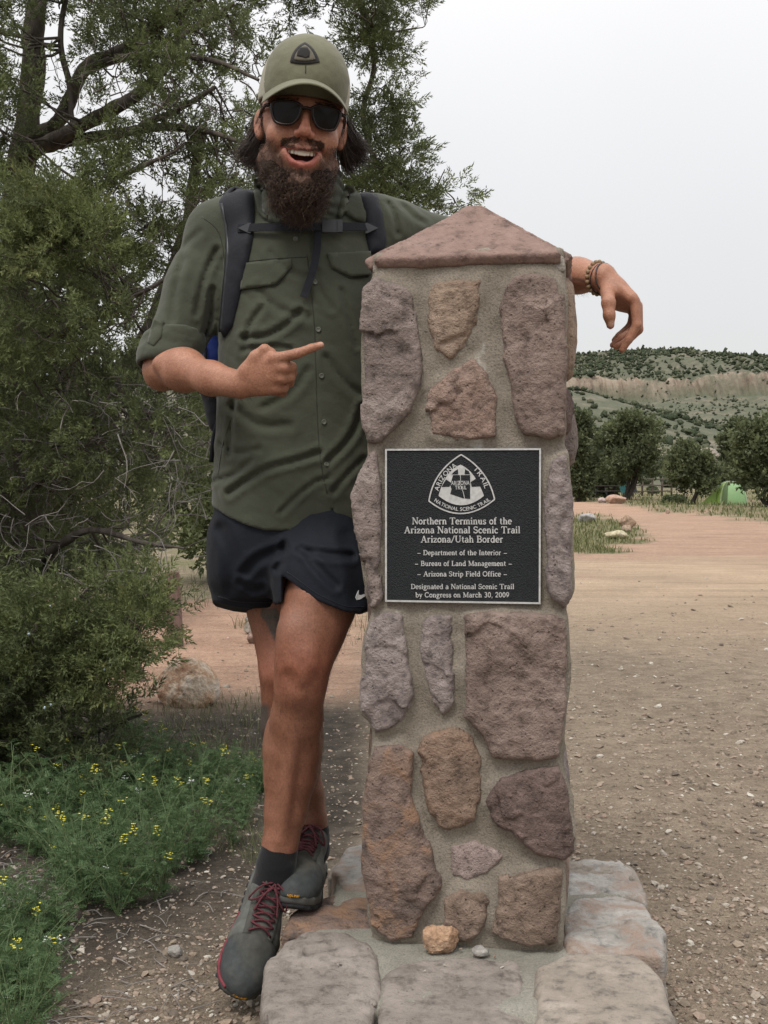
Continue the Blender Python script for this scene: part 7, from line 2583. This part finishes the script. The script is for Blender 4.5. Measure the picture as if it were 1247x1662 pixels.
# ------------------------------------------------------------------ rail fence
WOODG = simple('weathered_rail', (0.115, 0.095, 0.075), 0.9, vary=0.3, scale=6)
f0 = P(1026, 800, 80.0); f0[2] = 0
f1 = P(1090, 800, 84.0); f1[2] = 0
fence = thing('rail_fence', 'weathered brown rail fence standing between the forked and the small round juniper', 'fence', tuple(f0))
npst = 5
for i in range(npst):
    q = f0 + (f1 - f0) * i / (npst - 1)
    m = MB(); m.tube([q + [0, 0, -0.2], q + [0, 0, 0.7], q + [0.02, 0, 1.35]], 0.075, 7); m.build('fence_post', WOODG, fence, True)
    if i < npst - 1:
        q2 = f0 + (f1 - f0) * (i + 1) / (npst - 1)
        for z in (0.35, 0.75, 1.18):
            m = MB(); m.tube([q + [0, -0.06, z], (q + q2) / 2 + [0, -0.06, z + 0.02], q2 + [0, -0.06, z - 0.01]], 0.05, 6); m.build('rail', WOODG, fence, True)

# ------------------------------------------------------------------ tent
tb_ = gp_(1190, 819); tb_[1] += 0.5
k = tb_[1] / FPX
tent = thing('dome_tent', 'bright green dome tent pitched under the juniper at the right edge', 'tent', tuple(tb_))
TGREEN = simple('green_tent_nylon', (0.20, 0.33, 0.155), 0.55, vary=0.06, scale=2)
TLIME = simple('lime_tent_nylon', (0.24, 0.36, 0.085), 0.55, vary=0.06, scale=2)
TGREY = simple('pale_tent_fly', (0.50, 0.54, 0.56), 0.55, vary=0.05, scale=2)
W_, H_ = 27 * k, 37 * k


def dome(u, v, sx=1.0, sy=1.0, sz=1.0):
    """u round, v up (0..1)"""
    a = u * 2 * pi
    rr = np.cos(v * pi / 2) ** 0.75
    cx = np.sign(np.cos(a)) * np.abs(np.cos(a)) ** 0.75; cy = np.sign(np.sin(a)) * np.abs(np.sin(a)) ** 0.75
    return np.stack([cx * rr * W_ * sx, cy * rr * W_ * 0.95 * sy, np.sin(v * pi / 2) ** 0.95 * H_ * sz], -1)


def dome_part(name, u0, u1, v0, v1, mat, grow=1.0, n=14):
    u, v = np.meshgrid(np.linspace(u0, u1, n), np.linspace(v0, v1, 10))
    sag = 1 - 0.05 * np.sin((u * 4 % 1) * pi) * np.sin(v * pi)
    q = dome(u, v) * grow
    q[..., :2] *= sag[..., None]
    V = np.concatenate([q.reshape(-1, 3), q.reshape(-1, 3) * 0.985]) + tb_
    ii = (np.arange(9)[:, None] * n + np.arange(n - 1)[None]).ravel()
    N_ = 10 * n
    return obj(name, V, [np.stack([ii, ii + 1, ii + n + 1, ii + n], 1), np.stack([ii + n, ii + n + 1, ii + 1, ii], 1) + N_], mat, tent, True)


dome_part('tent_panel', 0.53, 0.66, 0.0, 1.0, TLIME)
dome_part('tent_panel', 0.66, 0.95, 0.0, 1.0, TGREEN)
dome_part('tent_panel', -0.05, 0.28, 0.0, 1.0, TGREY)
dome_part('tent_panel', 0.28, 0.53, 0.0, 1.0, TGREEN)
dome_part('door_flap', 0.635, 0.70, 0.02, 0.80, simple('dark_tent_door', (0.075, 0.12, 0.05), 0.7), 1.012, 7)  # darker green panel laid over the closed tent wall
for u in (0.625, 0.875, 0.125, 0.375):
    m = MB()
    v = np.linspace(0, 1, 12)
    m.tube(dome(np.full(12, u), v) * 1.015 + tb_, 0.014, 6)
    m.build('tent_pole', simple('tent_pole', (0.35, 0.40, 0.30), 0.5) if 'tent_pole' not in bpy.data.materials else bpy.data.materials['tent_pole'], tent, True)
m = MB()
w0 = tb_ + [-W_ * 0.9, -W_ * 0.2, 0.0]
m.add([w0 + [-0.75, -0.2, 0.02], w0 + [0.25, -0.15, 0.02], w0 + [0.12, 0.0, 0.78], w0 + [-0.75, -0.17, 0.02], w0 + [0.25, -0.12, 0.02], w0 + [0.12, 0.03, 0.78]],
      [(0, 3, 4, 1), (1, 4, 5, 2), (2, 5, 3, 0)], [(0, 1, 2), (3, 5, 4)])
m.build('fly_vestibule', TLIME, tent)

# ------------------------------------------------------------------ picnic table, bench, fire grate, chairs
DARKW = simple('dark_table_wood', (0.060, 0.048, 0.042), 0.8, vary=0.2, scale=5)
STEEL = simple('dark_steel', (0.030, 0.030, 0.032), 0.6)


def picnic(px, py, label, kscale=1.0, rot=0.15):
    b = gp_(px, py)
    t_ = thing('picnic_table', label, 'table', tuple(b), rot)
    for i in range(5):
        m = MB(); m.box((0, -0.32 + 0.16 * i, 0.75 * kscale), (0.9, 0.072, 0.022)); m.build('plank', DARKW, t_, world_coords=False)
    for y in (-0.72, 0.72):
        m = MB(); m.box((0, y, 0.44), (0.9, 0.13, 0.022)); m.build('bench_seat', DARKW, t_, world_coords=False)
    for x in (-0.65, 0.65):
        m = MB()
        m.bar((x, -0.28, 0.73), (x, -0.62, 0.0), 0.06, 0.06, (1, 0, 0)); m.bar((x, 0.28, 0.73), (x, 0.62, 0.0), 0.06, 0.06, (1, 0, 0))
        m.bar((x, -0.8, 0.40), (x, 0.8, 0.40), 0.06, 0.05, (0, 0, 1))
        m.build('leg_frame', STEEL, t_, world_coords=False)
    return t_


picnic(934, 812, 'dark picnic table under the tall juniper just right of the pillar')
picnic(990, 809, 'dark picnic table with a bench behind the pinkish boulder', 1.0, 0.5)
b = gp_(944, 813)
t_ = thing('fire_grate', 'black post mounted camp grill beside the picnic table', 'grill', tuple(b))
m = MB(); m.tube([(0, 0, -0.1), (0, 0, 0.6)], 0.05, 8); m.build('grill_post', STEEL, t_, True, False)
m = MB(); m.box((0, 0, 0.62), (0.25, 0.2, 0.015)); m.box((-0.24, 0, 0.72), (0.012, 0.2, 0.1)); m.box((0.24, 0, 0.72), (0.012, 0.2, 0.1)); m.box((0, 0.19, 0.72), (0.22, 0.01, 0.1)); m.build('firebox', STEEL, t_, world_coords=False)
for px, py, mt, lab in ((1017, 811, simple('teal_canvas', (0.10, 0.33, 0.33), 0.8), 'teal and white folding camp chair right of the pinkish boulder'), (1032, 811, BLACKPL, 'black folding camp chair tilted back beside the teal one')):
    b = gp_(px, py)
    t_ = thing('camp_chair', lab, 'chair', tuple(b), 0.4)
    m = MB(); m.box((0, 0, 0.38), (0.24, 0.22, 0.015)); m.build('seat', mt, t_, world_coords=False)
    m = MB(); m.box((0, 0.27, 0.62), (0.24, 0.012, 0.22), Rx(radians(-18))); m.build('backrest', mt if mt is not BLACKPL else BLACKPL, t_, world_coords=False)
    for x in (-0.24, 0.24):
        for y0_, y1_ in ((-0.24, 0.22), (0.24, -0.22)):
            m = MB(); m.tube([(x, y0_, 0), (x, y1_, 0.42)], 0.012, 6); m.build('leg', STEEL, t_, True, False)

# ------------------------------------------------------------------ grass on the far patches and thin grass on the left
def blades(name, X, Y, h, w, mat, lean=0.35, rg=None):
    rg = rg or r
    n = len(X)
    z = gheight(X, Y)
    b = np.stack([X, Y, z - 0.005], 1)
    a = rg.uniform(0, 2 * pi, n)
    sd = np.stack([np.cos(a), np.sin(a), a * 0], 1) * w[:, None]
    ln = rg.normal(0, lean, (n, 2))
    tip = b + np.stack([ln[:, 0] * h, ln[:, 1] * h, h], 1)
    mid = b * 0.5 + tip * 0.5 + np.stack([-ln[:, 0] * h * 0.18, -ln[:, 1] * h * 0.18, h * 0.08], 1)
    V = np.stack([b - sd, b + sd, mid + sd * 0.7, mid - sd * 0.7, tip], 1).reshape(-1, 3)
    i = np.arange(n) * 5
    return tag(obj(name, V, [np.stack([i, i + 1, i + 2, i + 3], 1), np.stack([i + 3, i + 2, i + 4], 1)], mat, None, False), kind='stuff')


def grassmat(name, stops):
    t = NT(name)
    c = t.ramp(t.island(), stops)
    return t.done(c, 0.8, None, 0.15)


FG_ = grassmat('far_grass', [(0.0, (0.075, 0.095, 0.035)), (0.5, (0.115, 0.130, 0.055)), (0.85, (0.20, 0.19, 0.09)), (1.0, (0.28, 0.24, 0.14))])
N = 90000
py = 797 + 110 * r.random(N); px = r.uniform(620, 1420, N)
Y = FPX * CAM_Z / (py - 780); X = (px - 623.5) * Y / FPX
g, so, rd, sa, *_ = zones(X, Y)
k = r.random(N) < g ** 2 * 0.36
X, Y = X[k], Y[k]
blades('grass', X, Y, np.clip(r.normal(0.10, 0.035, len(X)), 0.03, 0.2) * np.clip(Y / 30, 0.8, 1.6), np.full(len(X), 0.012) * Y / 26, FG_)
# sparse thin grass in the dark soil and along the verge on the left
TG = grassmat('thin_grass', [(0.0, (0.085, 0.105, 0.050)), (0.6, (0.13, 0.145, 0.075)), (1.0, (0.24, 0.22, 0.13))])
q = np.concatenate([in_poly(r, [(255, 1150), (430, 1120), (440, 1260), (430, 1420), (330, 1380), (250, 1280)], 2600), in_poly(r, [(-200, 900), (430, 925), (430, 990), (-200, 985)], 2400),
                    in_poly(r, [(560, 1010), (600, 1000), (604, 1060), (570, 1050)], 60), in_poly(r, [(326, 1118), (350, 1118), (350, 1138), (326, 1138)], 160), in_poly(r, [(380, 1012), (425, 1012), (425, 1022), (380, 1022)], 90)])
Y = FPX * CAM_Z / (q[:, 1] - 780); X = (q[:, 0] - 623.5) * Y / FPX
kk = fbm(np.stack([X * 2.2, Y * 2.2, X * 0], 1), 3, 88) + r.normal(0, 0.25, len(X)) > -0.12
X, Y = X[kk], Y[kk]
blades('grass', X, Y, np.clip(r.normal(0.055, 0.02, len(X)), 0.02, 0.12) * np.clip(Y / 6, 0.8, 1.8), np.full(len(X), 0.0013) * np.clip(Y / 5, 0.8, 3), TG, 0.4)

# ------------------------------------------------------------------ yellow-flowered weeds at the lower left
WEED = leafmat('weed_leaf', [(0.0, (0.058, 0.105, 0.046)), (0.5, (0.088, 0.152, 0.064)), (0.85, (0.125, 0.190, 0.082)), (1.0, (0.21, 0.23, 0.11))], 0.34)
WSTEM = simple('weed_stem', (0.10, 0.14, 0.06), 0.7)
YEL = simple('yellow_petal', (0.55, 0.50, 0.06), 0.7)
WHT = simple('white_petal', (0.62, 0.64, 0.62), 0.7)


def weed_meshes(seed):
    rg = np.random.default_rng(seed)
    m, leaves, fl = MB(), [], []
    for s in range(rg.integers(5, 9)):
        a = rg.uniform(0, 2 * pi); L_ = rg.uniform(0.11, 0.25); ln = rg.uniform(0.15, 0.75)
        tip = np.array((cos(a) * ln * L_, sin(a) * ln * L_, L_ * (1 - 0.25 * ln)))
        pth = smooth_path([np.zeros(3), tip * 0.5 + [0, 0, 0.02] + rg.normal(0, 0.01, 3), tip], 9)
        m.tube(pth, np.linspace(0.0016, 0.0008, 9), 4, False)
        for j in range(1, 9):
            for q in range(2):
                az = rg.uniform(0, 2 * pi); l_ = rg.uniform(0.018, 0.05) * (1.2 - j / 11)
                d = norm(np.array((cos(az), sin(az), rg.uniform(0.0, 0.9))))
                sd = norm(np.cross(d, rg.normal(0, 1, 3)))
                for k_ in range(6):
                    u = (k_ + 0.7) / 6
                    b = pth[j] + d * l_ * u + [0, 0, -0.25 * l_ * u * u]
                    for sg in (-1, 1):
                        e = norm(d * 0.7 + sg * sd) * l_ * 0.30 * (1.1 - 0.5 * u)
                        w = norm(np.cross(e, d)) * 0.0 + d * l_ * 0.055
                        leaves.append([b, b + e * 0.5 + w, b + e, b + e * 0.5 - w])
        if rg.random() < 0.08:
            for _ in range(rg.integers(4, 11)):
                c = tip + rg.normal(0, 0.006, 3) + [0, 0, 0.004]
                for k_ in range(4):
                    a_ = k_ * pi / 2 + rg.uniform(0, 1); e = np.array((cos(a_), sin(a_), 0.4)) * 0.0042; w = np.array((-sin(a_), cos(a_), 0)) * 0.0018
                    fl.append([c, c + e * 0.6 + w, c + e, c + e * 0.6 - w])
    lv = np.array(leaves).reshape(-1, 3)
    tone = np.repeat(np.clip(rg.normal(0.5, 0.2, len(leaves)), 0, 1), 4)
    st_me = mk_mesh('stem', np.concatenate(m.V), m.faces(), WSTEM)
    lf_me = mk_mesh('foliage', lv, [np.arange(len(lv)).reshape(-1, 4)], WEED, False, {'tone': tone})
    fl = np.array(fl).reshape(-1, 3) if fl else None
    fl_me = mk_mesh('blossom', fl, [np.arange(len(fl)).reshape(-1, 4)], WHT if seed % 4 == 0 else YEL, False) if fl is not None else None
    return st_me, lf_me, fl_me


WM = [weed_meshes(500 + i) for i in range(8)]


def plant_weed(x, y, sc, k, label, group):
    t_ = thing('weed_plant', label, 'weed', (x, y, float(gheight(np.array([x]), np.array([y]))[0]) - 0.004), r.uniform(0, 2 * pi), group)
    t_.scale = (sc, sc, sc * r.uniform(0.85, 1.2))
    for nm_, me in zip(('stem', 'foliage', 'blossom'), WM[k]):
        if me is None: continue
        o = link(nm_, me, t_, False)
        if nm_ != 'stem': o['kind'] = 'stuff'


G1 = 'weeds at the foot of the juniper'
for pl, n, s0, s1, lab, grp in (
        ([(-60, 1330), (100, 1280), (180, 1240), (262, 1225), (330, 1262), (350, 1330), (330, 1400), (290, 1440), (190, 1500), (110, 1470), (60, 1400), (-60, 1395)], 118, 0.8, 1.25, 'feathery green weed with tiny yellow flowers, in the patch at the juniper\'s foot', G1),
        ([(330, 1240), (428, 1225), (430, 1330), (390, 1390), (345, 1350)], 26, 0.5, 0.85, 'small sparse weed on dark gravel near the crossed legs', 'sparse weeds by the legs'),
        ([(-120, 1520), (40, 1480), (96, 1490), (100, 1560), (92, 1640), (60, 1720), (-120, 1740)], 40, 0.7, 1.05, 'leafy green weed in the clump at the bottom left corner', 'weeds in the bottom left corner')):
    for x, y in in_poly(r, pl, n):
        q = gp_(x, y)
        plant_weed(q[0], q[1], r.uniform(s0, s1), int(r.integers(0, 8)), lab, grp)
# twigs and dry stalks fallen on the soil
DT = []
for x, y in np.concatenate([in_poly(r, [(60, 1400), (420, 1280), (430, 1480), (340, 1640), (60, 1680)], 90), in_poly(r, [(0, 1395), (90, 1395), (90, 1470), (0, 1470)], 40)]):
    q = gp_(x, y); a = r.uniform(0, 2 * pi); L_ = r.uniform(0.03, 0.11)
    d = np.array((cos(a), sin(a), 0)) * L_
    DT.append((smooth_path([q + [0, 0, .004], q + d * 0.5 + r.normal(0, .008, 3) * [1, 1, 0.3] + [0, 0, .010], q + d + [0, 0, .005]], 7), r.uniform(0.0008, 0.0022)))
V, Q = tube_arrays(np.array([p for p, _ in DT]), np.array([w for _, w in DT])[:, None] * np.linspace(1, 0.5, 7)[None], 4)
tag(obj('fallen_twigs', V, [Q], TWIG, None, True), kind='stuff')
